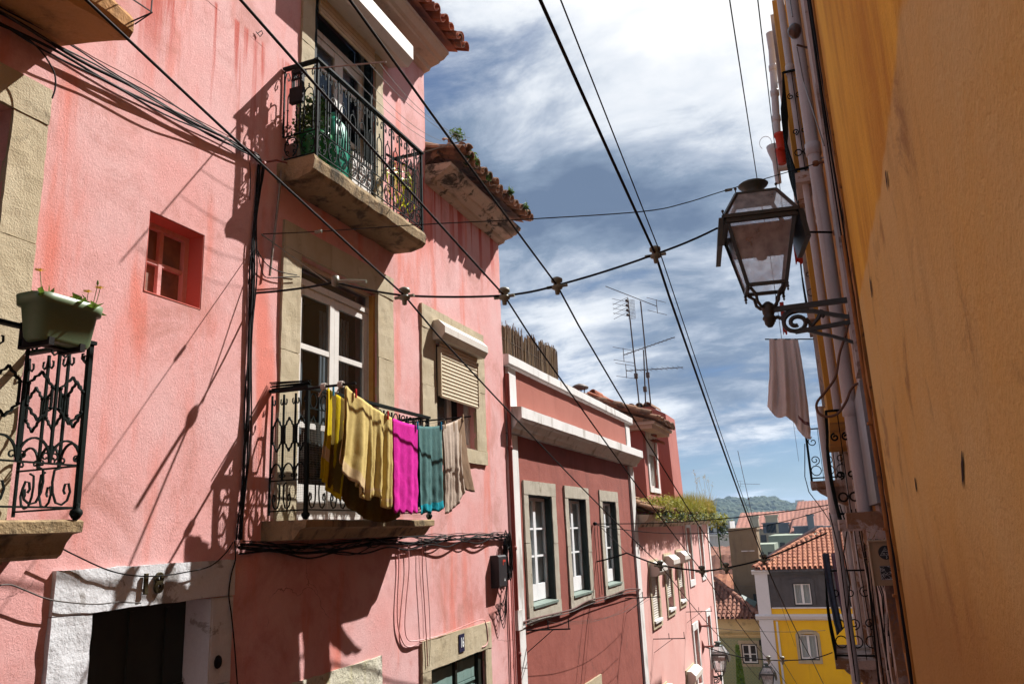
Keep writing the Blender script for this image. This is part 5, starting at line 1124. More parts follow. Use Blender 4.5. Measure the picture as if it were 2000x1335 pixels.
for i, (px, py, lb) in enumerate(((1600, 318, 'rusty hook bracket where the thin cross wire ends on the right wall'), (1640, 453, 'rusty anchor where the thick cross cable ends on the right wall'))):
    yy = (7.0, 6.99)[i]; p = onY(px, py, yy); m = MB(); m.tube([(JX, yy, p.z), (p.x-.02, yy, p.z)], .014, 6); m.lathe([(.0, -.03), (.025, -.02), (.028, .0), (.025, .02), (0, .03)], (p.x-.03, yy, p.z), 10); m.build('wire_anchor', mat('rust_orange', (.25, .09, .03), (.10, .05, .03), .8, 20, .8, bump=.4), label=lb, cat='bracket', group='wire anchors on the right wall')
# meter box with two stickers
m = MB(); MZ0, MZ1 = -.43, -.155; m.box(.232, .385, 5.90, 6.12, MZ0, MZ1)
mb_ = thing('meter_box', (.3, 6.0, MZ0), 'beige meter box with a round triangle sticker above a scribbled square one', 'meter box')
MBM = mat('beige_metal_box', (.26, .19, .11), (.30, .22, .13), .6, 3, .5, grime=(.12, .07, .04), gamt=.5, gthr=.6, bump=.05); m.build('case', MBM, mb_)
m = MB(); m.box(.225, .2315, 5.89, 6.13, MZ0-.006, MZ1+.01); m.box(.2305, .39, 5.89, 6.13, MZ1, MZ1+.010); m.build('lid_rim', MBM, mb_)
FM = Fr((0, 5.90, 0), (1, 0, 0), (0, -1, 0)); KB = mat('black_sticker_vinyl', (.012, .016, .02), None, .5, bump=0); KW = mat('white_sticker_ink', (.55, .58, .58), None, .6, bump=0)
m = MB(); cx, cz, rr_ = .322, -.222, .045; m.add([FM.P(cx+rr_*math.cos(a*.262), cz+rr_*math.sin(a*.262), .002) for a in range(24)], [tuple(range(24))]); k1 = m.build('round_sticker', KB, mb_)
m = MB()
def ln(m, pts, r=.0012, F=FM, d=.0034): m.tube([F.P(u, v, d) for u, v in pts], r, 4)
ln(m, [(cx-.034, cz-.018), (cx+.034, cz-.018), (cx, cz+.034), (cx-.034, cz-.018)]); ln(m, [(cx-.017, cz+.008), (cx+.017, cz+.008)]); ln(m, [(cx-.006, cz+.012), (cx, cz+.024), (cx+.006, cz+.012)])
ln(m, arc(cx-.012, cz-.007, .007, 0, 360, 10, ry=.004)); ln(m, arc(cx+.012, cz-.007, .007, 0, 360, 10, ry=.005)); ln(m, [(cx, cz-.022), (cx+.007, cz-.030), (cx, cz-.040), (cx-.007, cz-.030), (cx, cz-.022)]); ln(m, [(cx, cz-.024), (cx, cz-.039)])
m.build('triangle_emblem', KW, k1)
m = MB(); FM.box(m, .272, .372, -.395, -.305, .0005, .002); k2 = m.build('square_sticker', KB, mb_)
m = MB(); r = random.Random(21)
for k in range(22):
    a, b = r.uniform(.277, .367), r.uniform(-.39, -.31); pts = [(a, b)]
    for _ in range(5): a = min(.368, max(.276, a+r.uniform(-.02, .02))); b = min(-.309, max(-.391, b+r.uniform(-.015, .015))); pts.append((a, b))
    ln(m, pts, .0009)
ln(m, [(.274, -.393), (.370, -.393), (.370, -.307), (.274, -.307), (.274, -.393)], .0012); m.build('scribbled_artwork', KW, k2)
# rusty conduit on the orange corner
RUSTP = mat('orange_painted_conduit', (.38, .16, .04), (.20, .08, .03), .8, 8, .8, grime=(.05, .03, .02), gamt=.8, gthr=.58, bump=.3)
m = MB(); m.tube([(.335, 5.62, 1.9), (.336, 5.63, .3), (.338, 5.62, -.8)], .016, 8)
for z in (-.07, -.47, .6): m.box(.31, .36, 5.59, 5.66, z-.008, z+.008)
m.build('conduit', RUSTP, label='orange painted conduit clamped to the corner above the meter box', cat='conduit')
# hose loop
HOSE = mat('brown_rubber_conduit', (.16, .085, .05), (.11, .055, .035), .6, 8, .7, bump=.1)
H_ = [onY(px, py, 6.2) for px, py in ((1662, 585), (1655, 640), (1640, 690), (1632, 735), (1612, 765), (1596, 785), (1597, 803), (1612, 813), (1635, 808), (1652, 785), (1662, 760), (1675, 749), (1690, 752), (1694, 768), (1700, 800))]
m = MB(); Q = []
for i in range(len(H_)-1):
    p0 = H_[max(i-1, 0)]; p1, p2 = H_[i], H_[i+1]; p3 = H_[min(i+2, len(H_)-1)]
    for k in range(6): t = k/6; Q.append(.5*((2*p1)+(p2-p0)*t+(2*p0-5*p1+4*p2-p3)*t*t+(3*p1-p0-3*p2+p3)*t**3))
m.tube(Q, .010, 8); m.build('conduit_loop', HOSE, label='brown flexible conduit looping down from the street lamp bracket', cat='conduit')

# street lantern ------------------------------------------------------------
LG = bpy.data.materials.new('milky_lantern_glass'); LG.use_nodes = True; n_ = LG.node_tree.nodes; l_ = LG.node_tree.links; b_ = n_['Principled BSDF']
b_.inputs['Base Color'].default_value = (.80, .80, .82, 1); b_.inputs['Roughness'].default_value = .25
t_ = n_.new('ShaderNodeBsdfTranslucent'); t_.inputs[0].default_value = (.82, .82, .82, 1); tr_ = n_.new('ShaderNodeBsdfTransparent'); tr_.inputs[0].default_value = (.93, .93, .94, 1); m1_ = n_.new('ShaderNodeMixShader'); m2_ = n_.new('ShaderNodeMixShader')
no_ = n_.new('ShaderNodeTexNoise'); no_.inputs['Scale'].default_value = 9; no_.inputs['Detail'].default_value = 8; mr_ = n_.new('ShaderNodeMapRange'); mr_.inputs[1].default_value = .3; mr_.inputs[2].default_value = .7; mr_.inputs[3].default_value = .42; mr_.inputs[4].default_value = .76; l_.new(no_.outputs[0], mr_.inputs[0]); l_.new(mr_.outputs[0], m2_.inputs[0])
m1_.inputs[0].default_value = .5; l_.new(b_.outputs[0], m1_.inputs[1]); l_.new(t_.outputs[0], m1_.inputs[2]); l_.new(m1_.outputs[0], m2_.inputs[1]); l_.new(tr_.outputs[0], m2_.inputs[2]); l_.new(m2_.outputs[0], n_['Material Output'].inputs[0])
LMET = mat('lantern_black_iron', (.022, .028, .026), (.040, .040, .034), .45, 8, .8, grime=(.10, .05, .03), gamt=.55, gthr=.60, gscale=10, bump=.2, bscale=60, spec=.5)
def lantern(loc, label, arm, side, s=1.0, cat='street lamp', rot=0.0):
    # origin at the lantern's foot; the bracket runs in +x*side to the wall
    t = thing('street_lamp', loc, label, cat, 'old iron street lanterns')
    L_ = Vector(loc); ca, sa = math.cos(rot), math.sin(rot)
    P = lambda x, y, z: Vector((L_.x+(x*ca-y*sa)*s, L_.y+(x*sa+y*ca)*s, L_.z+z*s)); A = lambda x, y, z: Vector((L_.x+x*s*side, L_.y+y*s, L_.z+z*s))
    sq = lambda h, z: [P(-h, -h, z), P(h, -h, z), P(h, h, z), P(-h, h, z)]
    z0, z1, z2 = .24, .82, 1.02; h0, h1, h2, h3 = .165, .29, .32, .175
    m = MB()
    for a in range(4):
        m.tube([sq(h0, z0)[a], sq(h1, z1)[a]], .023*s, 4); m.tube([sq(h0, z0)[a], sq(h0, z0)[(a+1) % 4]], .021*s, 4); m.tube([sq(h1+.01, z1)[a], sq(h1+.01, z1)[(a+1) % 4]], .030*s, 4)
        m.tube([sq(h2, z1+.03)[a], sq(h3, z2+.10)[a]], .020*s, 4); m.tube([sq(h2, z1+.035)[a], sq(h2, z1+.035)[(a+1) % 4]], .024*s, 4); m.tube([sq(h3, z2+.10)[a], sq(h3, z2+.10)[(a+1) % 4]], .016*s, 4)
        c_ = sq(h2+.005, z1+.07)[a]; m.lathe([(0, 0.035*s), (.013*s, .022*s), (.013*s, .012*s), (.005*s, 0), (.005*s, -.03*s)], c_, 8)
        c_ = sq(h3+.005, z2+.13)[a]; m.lathe([(0, 0.035*s), (.013*s, .022*s), (.013*s, .012*s), (.005*s, 0), (.005*s, -.03*s)], c_, 8)
        c_ = sq(h0+.005, z0-.03)[a]; m.lathe([(.006*s, .03*s), (.016*s, .015*s), (.010*s, 0), (.016*s, -.018*s), (.006*s, -.035*s), (.012*s, -.045*s), (0, -.06*s)], c_, 8)
    m.build('frame', LMET, t)
    for sg in (1, -1):
        m = MB(); e = .35; a1, a2 = P(sg*(h2+.0), -h2, z1+.03), P(sg*(h2+.0), h2, z1+.03); b1, b2 = P(sg*(h2+.035), -h2*.95, z1-.23), P(sg*(h2+.035), h2*.95, z1-.23); off = P(sg*.045, 0, 0)-P(0, 0, 0)
        m.loft([[a1, a2, b2, b1], [a1+off, a2+off, b2+off, b1+off]], 0, False)
        m.build('side_hood', LMET, t)
    m = MB()
    for a in range(4): m.quad(sq(h0, z0)[a], sq(h0, z0)[(a+1) % 4], sq(h1, z1)[(a+1) % 4], sq(h1, z1)[a]); m.quad(sq(h2, z1+.035)[a], sq(h2, z1+.035)[(a+1) % 4], sq(h3, z2+.10)[(a+1) % 4], sq(h3, z2+.10)[a])
    m.build('pane', LG, t)
    m = MB(); m.loft([sq(h1-.05, z1-.20), sq(h1-.03, z1-.04)], 0, False, True); m.lathe([(.04*s, -.10*s), (.06*s, -.04*s), (.05*s, 0)], P(0, 0, z1-.2), 12); m.build('lamp_holder', mat('lamp_tray_brown', (.16, .10, .075), (.22, .14, .10), .7, 4, .5, bump=.1), t)
    m = MB(); m.lathe([(h3*.8*s, 0), (.11*s, .03*s), (.085*s, .055*s), (.085*s, .085*s), (.13*s, .12*s), (.14*s, .135*s), (.12*s, .15*s), (.05*s, .16*s), (0, .163*s)], P(0, 0, z2+.105), 24); m.loft([sq(h3, z2+.095), sq(h3, z2+.115)], 0, False); m.build('chimney_cap', mat('verdigris_cap', (.03, .045, .04), (.06, .08, .07), .5, 6, .8, bump=.1, spec=.5), t)
    m = MB(); m.lathe([(0, -.13*s), (.02*s, -.128*s), (.042*s, -.10*s), (.048*s, -.06*s), (.058*s, -.055*s), (.058*s, -.035*s), (.045*s, -.02*s), (.052*s, 0), (.058*s, .06*s), (.05*s, .085*s), (.02*s, .11*s), (0, .115*s)], L_, 16)
    for sg in (1, -1):
        for sy in (1, -1): m.tube([P(0, 0, .05), P(sg*.06, sy*.05, .06), P(sg*.09, sy*.08, .10), P(sg*.10, sy*.10, .17), P(sg*.145, sy*.145, .22)], .015*s, 6)
    m.build('cradle', LMET, t)
    m = MB(); m.tube([A(0, 0, .03), A(arm, 0, .03)], (.032*s, .032*s), 4); 
    m.tube([A(arm*.28, 0, .0), A(arm*.55, 0, -.03), A(arm*.8, .0, -.09), A(arm, 0, -.13)], .025*s, 4); m.tube([A(arm, -.0, -.18), A(arm, 0, .16)], (.02*s, .012*s), 4)
    m.tube([A(arm*.30, 0, -.20), A(arm*.65, 0, -.185), A(arm, 0, -.17)], .026*s, 4); m.tube([A(arm*.45, 0, -.20), A(arm*.75, 0, -.28), A(arm, 0, -.36)], .020*s, 4)
    sc = [(arm*.33+(.125-.095*k/26)*math.cos(R(80+k*22)), -.115+(.105-.08*k/26)*math.sin(R(80+k*22))) for k in range(27)]
    m.tube([A(x, 0, z) for x, z in sc], .021*s, 5)
    sc = [(arm*.10+.03*math.cos(R(200-k*20)), -.075+.03*math.sin(R(200-k*20))) for k in range(11)]; m.tube([A(x, 0, z) for x, z in sc]+[A(arm*.2, 0, -.02), A(arm*.28, 0, .0)], .018*s, 5)
    m.tube([A(arm*.45, 0, -.09), A(arm*.52, 0, -.16), A(arm*.60, 0, -.10), A(arm*.66, 0, -.03)], .020*s, 5); m.lathe([(0, -.04*s), (.02*s, -.02*s), (.02*s, .01*s), (0, .03*s)], A(arm*.66, 0, -.07), 8)
    m.build('wall_bracket', LMET, t)
    return t
lantern((-.235, 6.2, 1.565), 'large black iron street lantern on a scrolled bracket, close on the right', .68, 1, .85, rot=.15)
c_ = onY(1408, 1322, 28.4); lantern((c_.x, 28.4, c_.z), 'small street lantern with pinkish glass on the far pale pink house', .55, -1, .88)
c_ = onY(1503, 1352, 40.8); lantern((c_.x, 40.8, c_.z), 'lantern cut by the bottom edge, against the white corner of the yellow house', .9, 1, 1.0)

# balconies and things on the right facade -------------------------------------
def small_balcony(Y0, Y1, zt, zb, proj, label, bulge=.0, slab=LOWP, corb=True, dense=9, q=1.0):
    b = MB(); x0 = JX-proj
    b.rough(x0-.02, JX, Y0, Y1, zb-.10, zb, .12, .006); 
    if corb: b.loft([[(JX, Y0+.15, zb-.10), (x0+.05, Y0+.15, zb-.10), (x0+.10, Y0+.15, zb-.16), (JX-.04, Y0+.15, zb-.42), (JX, Y0+.15, zb-.45)], [(JX, Y1-.15, zb-.10), (x0+.05, Y1-.15, zb-.10), (x0+.10, Y1-.15, zb-.16), (JX-.04, Y1-.15, zb-.42), (JX, Y1-.15, zb-.45)]], 0, False)
    o = b.build('balcony', slab, rh2); tag(o, label)
    m = MB(); Fn = Fr((0, Y0+.03, 0), (1, 0, 0), (0, -1, 0)); h = zt-zb
    prof = lambda t: x0-bulge*math.sin(min(1, max(0, (1-t)))*math.pi)*(1 if t < .75 else .6)
    n = dense
    for k in range(n+1):
        y = Y0+.03+(Y1-Y0-.06)*k/n; m.tube([(prof(t), y, zb+h*t) for t in (0, .1, .2, .35, .5, .65, .8, 1)], .008*q, 4)
        if k < n:
            ym = y+(Y1-Y0)/n/2
            for t0 in (.25, .55): m.tube([(prof(t0+.09*math.sin(a))-.003, ym+.045*math.cos(a), zb+h*(t0+.09*math.sin(a))) for a in [i*.785 for i in range(9)]], .005*q, 4)
    for zz in (zt, zb+.05): m.tube([(x0, Y0+.03, zz), (x0, Y1-.03, zz)], .014, 4); m.tube([(x0, Y0+.03, zz), (JX, Y0+.03, zz)], .014, 4)
    for k in range(1, 3): m.tube([(x0+(JX-x0)*k/3, Y0+.03, zb), (x0+(JX-x0)*k/3, Y0+.03, zt)], .006, 4)
    for k in range(3):
        c0 = x0+(JX-x0)*(k+.5)/3; w_ = (JX-x0)/6*.8
        iron(m, Fn, spiral(c0, zb+h*.75, w_, w_*.25, 90, 540, 20), .005*q); iron(m, Fn, spiral(c0, zb+h*.4, w_, w_*.25, -90, 420, 20), .005*q); iron(m, Fn, arc(c0, zb+h*.2, w_, 0, 360, 12), .005*q)
    m.build('railing', IRON, o); return o
small_balcony(7.9, 8.95, 4.55, 3.40, .25, 'bulging iron balcony high up beside the drainpipes', .07, dense=12, q=1.3)
small_balcony(7.8, 8.8, .98, .0, .28, 'dark bellied iron balcony above the beige ledge', .035, corb=False, dense=9, q=2.2)
small_balcony(13.4, 14.6, 1.42, .60, .56, 'far balcony with curled ironwork on a pale curved corbel', .0, dense=7, q=2.0)
small_balcony(10.7, 12.0, -.60, -1.62, .50, 'low dark balcony draped with clothes', .03, LOWP, dense=8, q=1.8)
small_balcony(9.2, 10.2, 3.35, 2.30, .30, 'balcony behind the street lantern', .02, dense=7)
# clay downpipe in sections and the hopper
m = MB(); a = onY(1506, 66, 11); b = onY(1518, 262, 11)
m.tube([a, a.lerp(b, .15)], lambda t: .075-.02*t, 12); m.tube([a.lerp(b, .15), b], .052, 12)
for t in (.35, .6, .85): 
    q = a.lerp(b, t); m.lathe([(.054, -.05), (.062, -.04), (.062, .04), (.054, .05)], q, 12)
m.tube([a.lerp(b, .5), a.lerp(b, .5)+Vector((.25, 0, 0))], .01, 4); m.build('clay_pipe', PIPE, label='pale sectioned pipe against the sky at the top right', cat='pipe')
m = MB(); a = onY(1512, 292, 10.6); m.lathe([(.04, -.50), (.045, -.18), (.09, -.02), (.10, 0.05), (.085, .05)], a, 12); m.tube([a+Vector((0, 0, -.28)), a+Vector((.3, 0, -.30))], .05, 10)
m.tube([a+Vector((-.10+.08*math.cos(t), 0, .12+.10*math.sin(t))) for t in [i*.5 for i in range(-1, 9)]], .004, 4); m.build('rain_hopper', PIPE, label='pale rainwater hopper with a wire loop, beside the red pots', cat='pipe')
RED = mat('red_plastic', (.42, .030, .015), (.50, .045, .02), .5, 3, .5, bump=0)
for px, py, yy, lb in ((1524, 275, 10, 'red flower pot on the high right balcony rail'), (1526, 305, 10.1, 'lower red flower pot just below the other one')):
    a = onY(px, py, yy); m = MB(); m.lathe([(.05, -.11), (.062, .06), (.072, .065), (.074, .10), (.06, .10)], a, 14); o = m.build('flower_pot', RED, label=lb, cat='flower pot', group='red flower pots'); m = MB(); m.lathe([(.0, .085), (.06, .088), (0, .09)], a, 10); m.build('soil', SOIL, o)
for px0, py0, px1, py1, yy, lb in ((1549, 478, 1569, 512, 9.0, 'red cloth showing right of the lantern glass'), (1522, 590, 1538, 650, 9.1, 'red and white cloth below the lantern base')):
    a = onY(px0, py0, yy); b = onY(px1, py1, yy); m = MB(); k = 8
    for i in range(k):
        x = a.x+(b.x-a.x)*i/k; x2 = a.x+(b.x-a.x)*(i+1)/k; m.quad((x, yy+.02*(i % 2), a.z), (x2, yy+.02*((i+1) % 2), a.z), (x2, yy+.02*((i+1) % 2), b.z+.02*math.sin(i)), (x, yy+.02*(i % 2), b.z+.02*math.sin(i-1)))
    o = m.build('hanging_cloth', RED, label=lb, cat='cloth', group='red cloths on the right facade'); s_ = o.modifiers.new('thick', 'SOLIDIFY'); s_.thickness = .004

# ------------------------------------------------------------------ cloths
def clothmat(name, c1, c2, scale=90, bump=.5, tr=.18): return mat(name, c1, c2, .95, 30, .5, bump=bump, bscale=scale, bdist=.004, trans=tr, sheen=.0, spec=.1)
def cloth(name, f, t0, t1, lf, lb, npl, amp, mt_, label, out=Vector((1, 0, 0)), sway=Vector((0, 0, 0)), nu=56, nv=30, seed=0, gather=0.0, back=True, mi_fn=None, widen=0.0, grp=None, cat='towel', crumple=.008):
    m = MB(); r = random.Random(seed); ph_ = [r.uniform(0, 6.28) for _ in range(4)]
    def sheet(sgn, Lf):
        g = []
        for i in range(nu+1):
            s = i/nu; row = []; ln_ = Lf(s); col = []
            for j in range(nv+1):
                v = j/nv; tt = t0+(t1-t0)*(.5+(s-.5)*(1-gather*math.sin(v*math.pi*.9)+widen*v)); base = f(tt if widen else min(1, max(0, tt)))
                pl = (math.sin(s*npl*6.283+ph_[0]+.7*math.sin(v*2+ph_[1]))+.45*math.sin(s*npl*2.3*6.283+ph_[2]+v*1.5)+.5*math.sin(s*npl*.5*6.283+ph_[3]))*amp*(.22+.78*min(1, v*1.6))
                p = base+Vector((0, 0, .004-ln_*v))+out*(sgn*(.006+.012*v)+pl)+sway*(v*v*ln_)
                nn = noise.noise_vector(p*11+Vector((seed, 0, 0)))*crumple*v+noise.noise_vector(p*30)*crumple*.35*v
                col.append(p+nn)
            g.append(col)
        b = len(m.v); m.v += [tuple(p) for c in g for p in c]
        for i in range(nu):
            for j in range(nv):
                a = b+i*(nv+1)+j; m.f.append([a, a+nv+1, a+nv+2, a+1]); m.m.append(mi_fn(i/nu, j/nv) if mi_fn else 0); m.sm.append(True)
    sheet(1, lf)
    if back: sheet(-1, lb)
    o = m.build(name, mt_, label=label, cat=cat, group=grp); s_ = o.modifiers.new('thick', 'SOLIDIFY'); s_.thickness = .003; return o
GL = 'laundry on the lower balcony'
T_MUST = clothmat('mustard_terry', (.50, .37, .004), (.58, .44, .01), 120, .9); T_SAND = clothmat('sand_terry', (.56, .43, .15), (.64, .50, .20), 120, .8); T_BEI = clothmat('beige_hem', (.56, .40, .20), (.62, .47, .27), 90, .6)
T_PINK = clothmat('magenta_linen', (.62, .018, .30), (.72, .030, .38), 80, .7); T_TEAL = clothmat('grey_teal_cotton', (.075, .17, .17), (.11, .22, .21), 90, .7); T_CYAN = clothmat('cyan_hem', (.01, .28, .36), (.02, .36, .45), 60, .8); T_CREAM = clothmat('cream_waffle', (.52, .42, .34), (.62, .52, .43), 110, .9); T_TAN = clothmat('tan_sheet', (.30, .20, .13), (.34, .23, .15), 90, .4); T_MOSS = clothmat('olive_throw', (.13, .085, .012), (.17, .11, .02), 90, .5)
cloth('towel', inner, .00, .10, lambda s: .74+.10*s, lambda s: .72, 1.2, .020, [T_MUST, T_BEI], 'bright mustard yellow towel with a beige woven band, first on the inner line', sway=Vector((-.02, -.06, 0)), seed=3, mi_fn=lambda s, v: 1 if .62 < v < .74 and s < .45 else 0, grp=GL, nu=34)
cloth('throw', inner, .01, .56, lambda s: .74+.17*math.sin(s*2.4), lambda s: .7, 4, .018, [T_MOSS], 'dark olive throw hanging behind the sand coloured towel', sway=Vector((-.02, -.03, 0)), seed=5, grp=GL, back=False, cat='blanket')
cloth('towel', outer, .00, .17, lambda s: .66+.08*s, lambda s: .60, 1.5, .020, [T_SAND, T_BEI], 'tan bath towel with a woven hem, tied at the near end of the outer line', sway=Vector((.02, -.13, 0)), seed=8, mi_fn=lambda s, v: 1 if v > .86 else 0, grp=GL, nu=36)
cloth('bath_towel', outer, .10, .328, lambda s: .76+.03*math.sin(s*9), lambda s: .70, 3.2, .019, [T_SAND, T_BEI], 'large sand yellow bath towel with deep folds, between the tan and magenta cloths', sway=Vector((0, -.05, 0)), seed=11, mi_fn=lambda s, v: 1 if .88 < v < .92 else 0, grp=GL, crumple=.010)
cloth('towel', outer, .338, .542, lambda s: .80-.01*s+.012*math.sin(s*23), lambda s: .74, 1.6, .007, [T_PINK], 'bright magenta cloth, the only pink one on the line', sway=Vector((0, -.02, 0)), seed=13, grp=GL, crumple=.010)
cloth('towel', outer, .545, .76, lambda s: .80+.008*math.sin(s*19), lambda s: .74, 2.0, .011, [T_TEAL, T_CYAN], 'grey teal towel with a frayed cyan hem', sway=Vector((0, .0, 0)), seed=17, mi_fn=lambda s, v: 1 if v > .885 else 0, grp=GL, crumple=.009)
cloth('towel', outer, .77, .985, lambda s: .86-.10*s*s, lambda s: .80, 2.4, .010, [T_CREAM], 'cream waffle towel, last on the outer line', sway=Vector((0, .0, 0)), seed=19, grp=GL, crumple=.009, gather=.25, nu=40)
cloth('sheet', outer, .88, 1.0, lambda s: .66+.10*s, lambda s: .5, .6, .004, [T_TAN], 'plain brown sheet flaring out behind the cream towel', out=Vector((1, 0, 0)), sway=Vector((-.10, .50, 0)), seed=23, grp=GL, back=False, cat='sheet')
def peg(p, col, label):
    m = MB(); m.box(p.x-.006, p.x-.001, p.y-.006, p.y+.006, p.z-.045, p.z+.03); m.box(p.x+.001, p.x+.006, p.y-.006, p.y+.006, p.z-.045, p.z+.03); m.tube([(p.x-.008, p.y, p.z), (p.x+.008, p.y, p.z)], .004, 6)
    m.build('clothes_peg', col, label=label, cat='clothes peg', group='pegs on the clothes line')
PB = mat('blue_plastic', (.01, .18, .34), None, .4, bump=0); PR = mat('peg_red_plastic', (.45, .01, .015), None, .4, bump=0); PWD = mat('peg_wood', (.42, .28, .16), None, .7, bump=0)
O_ = Vector((.02, 0, .01))
for f, t, c, lb in ((inner, .03, PB, 'blue peg on the mustard towel'), (outer, .06, PR, 'red peg by the rag knot on the tan towel'), (outer, .29, PR, 'red peg on the sand yellow bath towel'), (outer, .53, PB, 'blue peg between the magenta and teal cloths'), (outer, .75, PB, 'blue peg between the teal and cream towels'), (outer, .79, PWD, 'wooden peg on the near corner of the cream towel'), (outer, .98, PWD, 'wooden peg on the far corner of the cream towel')): peg(f(t)+O_, c, lb)
# towel on the right
rl = lambda t: Vector((-.42+.50*t, 10, 2.20-.06*t)); T_ROSY = clothmat('dusty_rose_cotton', (.90, .84, .82), (.93, .87, .85), 60, .3, .45); T_BAND = clothmat('wine_embroidery', (.12, .02, .05), (.45, .30, .28), 30, .3)
cloth('towel', rl, .02, .68, lambda s: .84+.36*s+.05*math.sin(s*9), lambda s: .80+.36*s, 2.6, .034, [T_ROSY, T_BAND], 'long dusty white towel with a dark red embroidered band, hanging below the lantern', out=Vector((0, -1, 0)), sway=Vector((-.055, 0, 0)), widen=.40, seed=31, mi_fn=lambda s, v: 1 if (.80 < v < .86 and s > .72) or (.885 < v < .90 and s > .7) else 0)
m = MB(); m.tube([(-.46, 10, 2.205), (.38, 10, 2.10)], .008, 6); m.build('clothes_rod', BLACK, label='rod over the right pavement carrying the long dusty towel', cat='rod')
for t0, t1, L_, c, lb, sd in ((0, .35, .95, clothmat('slate_blue_denim', (.10, .14, .20), (.14, .18, .25), 50, .4), 'slate blue garment hanging from the low right balcony', 3), (.45, .7, .8, clothmat('lilac_cotton', (.42, .30, .42), (.50, .38, .5), 50, .4), 'lilac garment behind the slate blue one', 4), (.72, 1, .7, clothmat('black_cotton', (.02, .018, .022), None, 50, .3), 'black garment behind the lilac one on the low balcony', 6)):
    a = onY(1602, 1078, 10.7); cloth('garment', lambda t, a=a: Vector((a.x+.02+.22*t, 10.7+.15*t, a.z-.02)), t0, t1, lambda s, L_=L_: L_-.08*s, lambda s, L_=L_: L_*.9, 1.5, .012, [c], lb, out=Vector((0, -1, 0)), sway=Vector((.05, 0, 0)), seed=sd, nu=20, nv=20, cat='garment', grp='clothes on the low right balcony')

# ------------------------------------------------------------------ things on the left balconies
# flower box
m = MB(); c0 = Vector((-3.575, 2.825, 1.035))
def rrect(z, hx, hy, rad, c=c0, n=5):
    o = []
    for sx, sy, a0 in ((1, 1, 0), (-1, 1, 90), (-1, -1, 180), (1, -1, 270)):
        for k in range(n+1): a = R(a0+90*k/n); o.append(Vector((c.x+sx*(hx-rad)+rad*math.cos(a), c.y+sy*(hy-rad)+rad*math.sin(a), c.z+z)))
    return o
fb = thing('flower_box', c0, 'sage green plastic flower box with a few dandelions on the left balcony rail', 'flower box')
m.loft([rrect(.0, .062, .150, .045), rrect(.018, .072, .160, .05), rrect(.175, .088, .182, .06), rrect(.178, .106, .200, .075), rrect(.228, .112, .206, .08), rrect(.231, .102, .196, .072), rrect(.16, .08, .172, .06)], 0, True, True); m.build('box', PLASTG, fb)
m = MB(); m.loft([rrect(.20, .088, .18, .06), rrect(.205, .088, .18, .06)]); m.build('soil', SOIL, fb)
m = MB(); m.box(-3.66, -3.50, 2.72, 2.75, 1.01, 1.05); m.box(-3.66, -3.50, 2.90, 2.93, 1.01, 1.05); m.box(-3.72, -3.66, 2.72, 2.75, 1.01, 1.15); m.box(-3.62, -3.59, 2.75, 2.90, 1.02, 1.04); m.build('mounting_bracket', BLACK, fb)
m = MB(); r = random.Random(12)
for _ in range(60): p = Vector((c0.x+r.uniform(-.08, .09), c0.y+r.uniform(-.05, .17), c0.z+.205)); leaf(m, p, Vector((r.uniform(-.6, .9), r.uniform(-.7, .7), r.uniform(.1, .6))).normalized(), r.uniform(.06, .12), r, 0, .22)
for _ in range(8): p = Vector((c0.x+r.uniform(-.05, .09), c0.y-.18+r.uniform(-.0, .08), c0.z+.21)); leaf(m, p, Vector((r.uniform(-.2, .6), r.uniform(-.9, .2), r.uniform(-.2, .5))).normalized(), r.uniform(.04, .08), r, 0, .22)
stems = [(c0+Vector((.03, -.14, .21)), c0+Vector((.02, -.15, .35))), (c0+Vector((.05, .15, .21)), c0+Vector((.08, .16, .335))), (c0+Vector((.06, .09, .21)), c0+Vector((.09, .08, .29))), (c0+Vector((.02, .04, .21)), c0+Vector((.02, .06, .26)))]
for a, b in stems[:3]: m.tube([a, (a+b)/2+Vector((.006, .0, 0)), b], .0018, 4)
m.tube([c0+Vector((.05, .15, .25)), c0+Vector((.07, .15, .35))], .0018, 4); m.lathe([(0, 0), (.006, .01), (.005, .025), (0, .035)], c0+Vector((.07, .15, .35)), 6)
m.build('dandelion_leaves', LEAF, fb)
for a, b in stems:
    m = MB()
    for k in range(40):
        an = k*2.4; rr_ = .030*(k/40)**.5; d = Vector((math.cos(an)*rr_*50*.02, math.sin(an)*rr_*50*.02, .6)).normalized(); p = b+Vector((0, 0, .0)); q = b+Vector((math.cos(an)*rr_, math.sin(an)*rr_, .008)); m.add([p, q+Vector((.003, 0, 0)), q+Vector((0, .003, .001)), q-Vector((.003, 0, 0))], [(0, 1, 2, 3)])
    m.build('dandelion_flower', YFLOW, fb)
# top-left balcony clutter
m = MB(); m.rough(-3.86, -3.62, 2.55, 2.98, 3.205, 3.38, .1, .002); o = m.build('planter_tray', mat('dark_bottle_green', (.01, .035, .035), (.02, .06, .055), .3, 3, .5, bump=0, spec=.6), label='dark green trough on the top left balcony slab', cat='trough')
m = MB(); 
for z in (3.14, 3.34): m.tube([(-3.62, 2.5, z), (-3.44, 2.55, z-.02), (-3.42, 3.12, z), (-3.60, 3.16, z)], .0045, 4)
for y in (2.6, 2.9, 3.12): m.tube([(-3.43, y, 3.14), (-3.43, y, 3.32)], .0045, 4); m.tube([(-3.43, y, 3.14), (-3.66, y, 3.12)], .0045, 4)
m.build('wire_rack', BLACK, label='bent wire rack sticking out past the top left balcony', cat='rack')
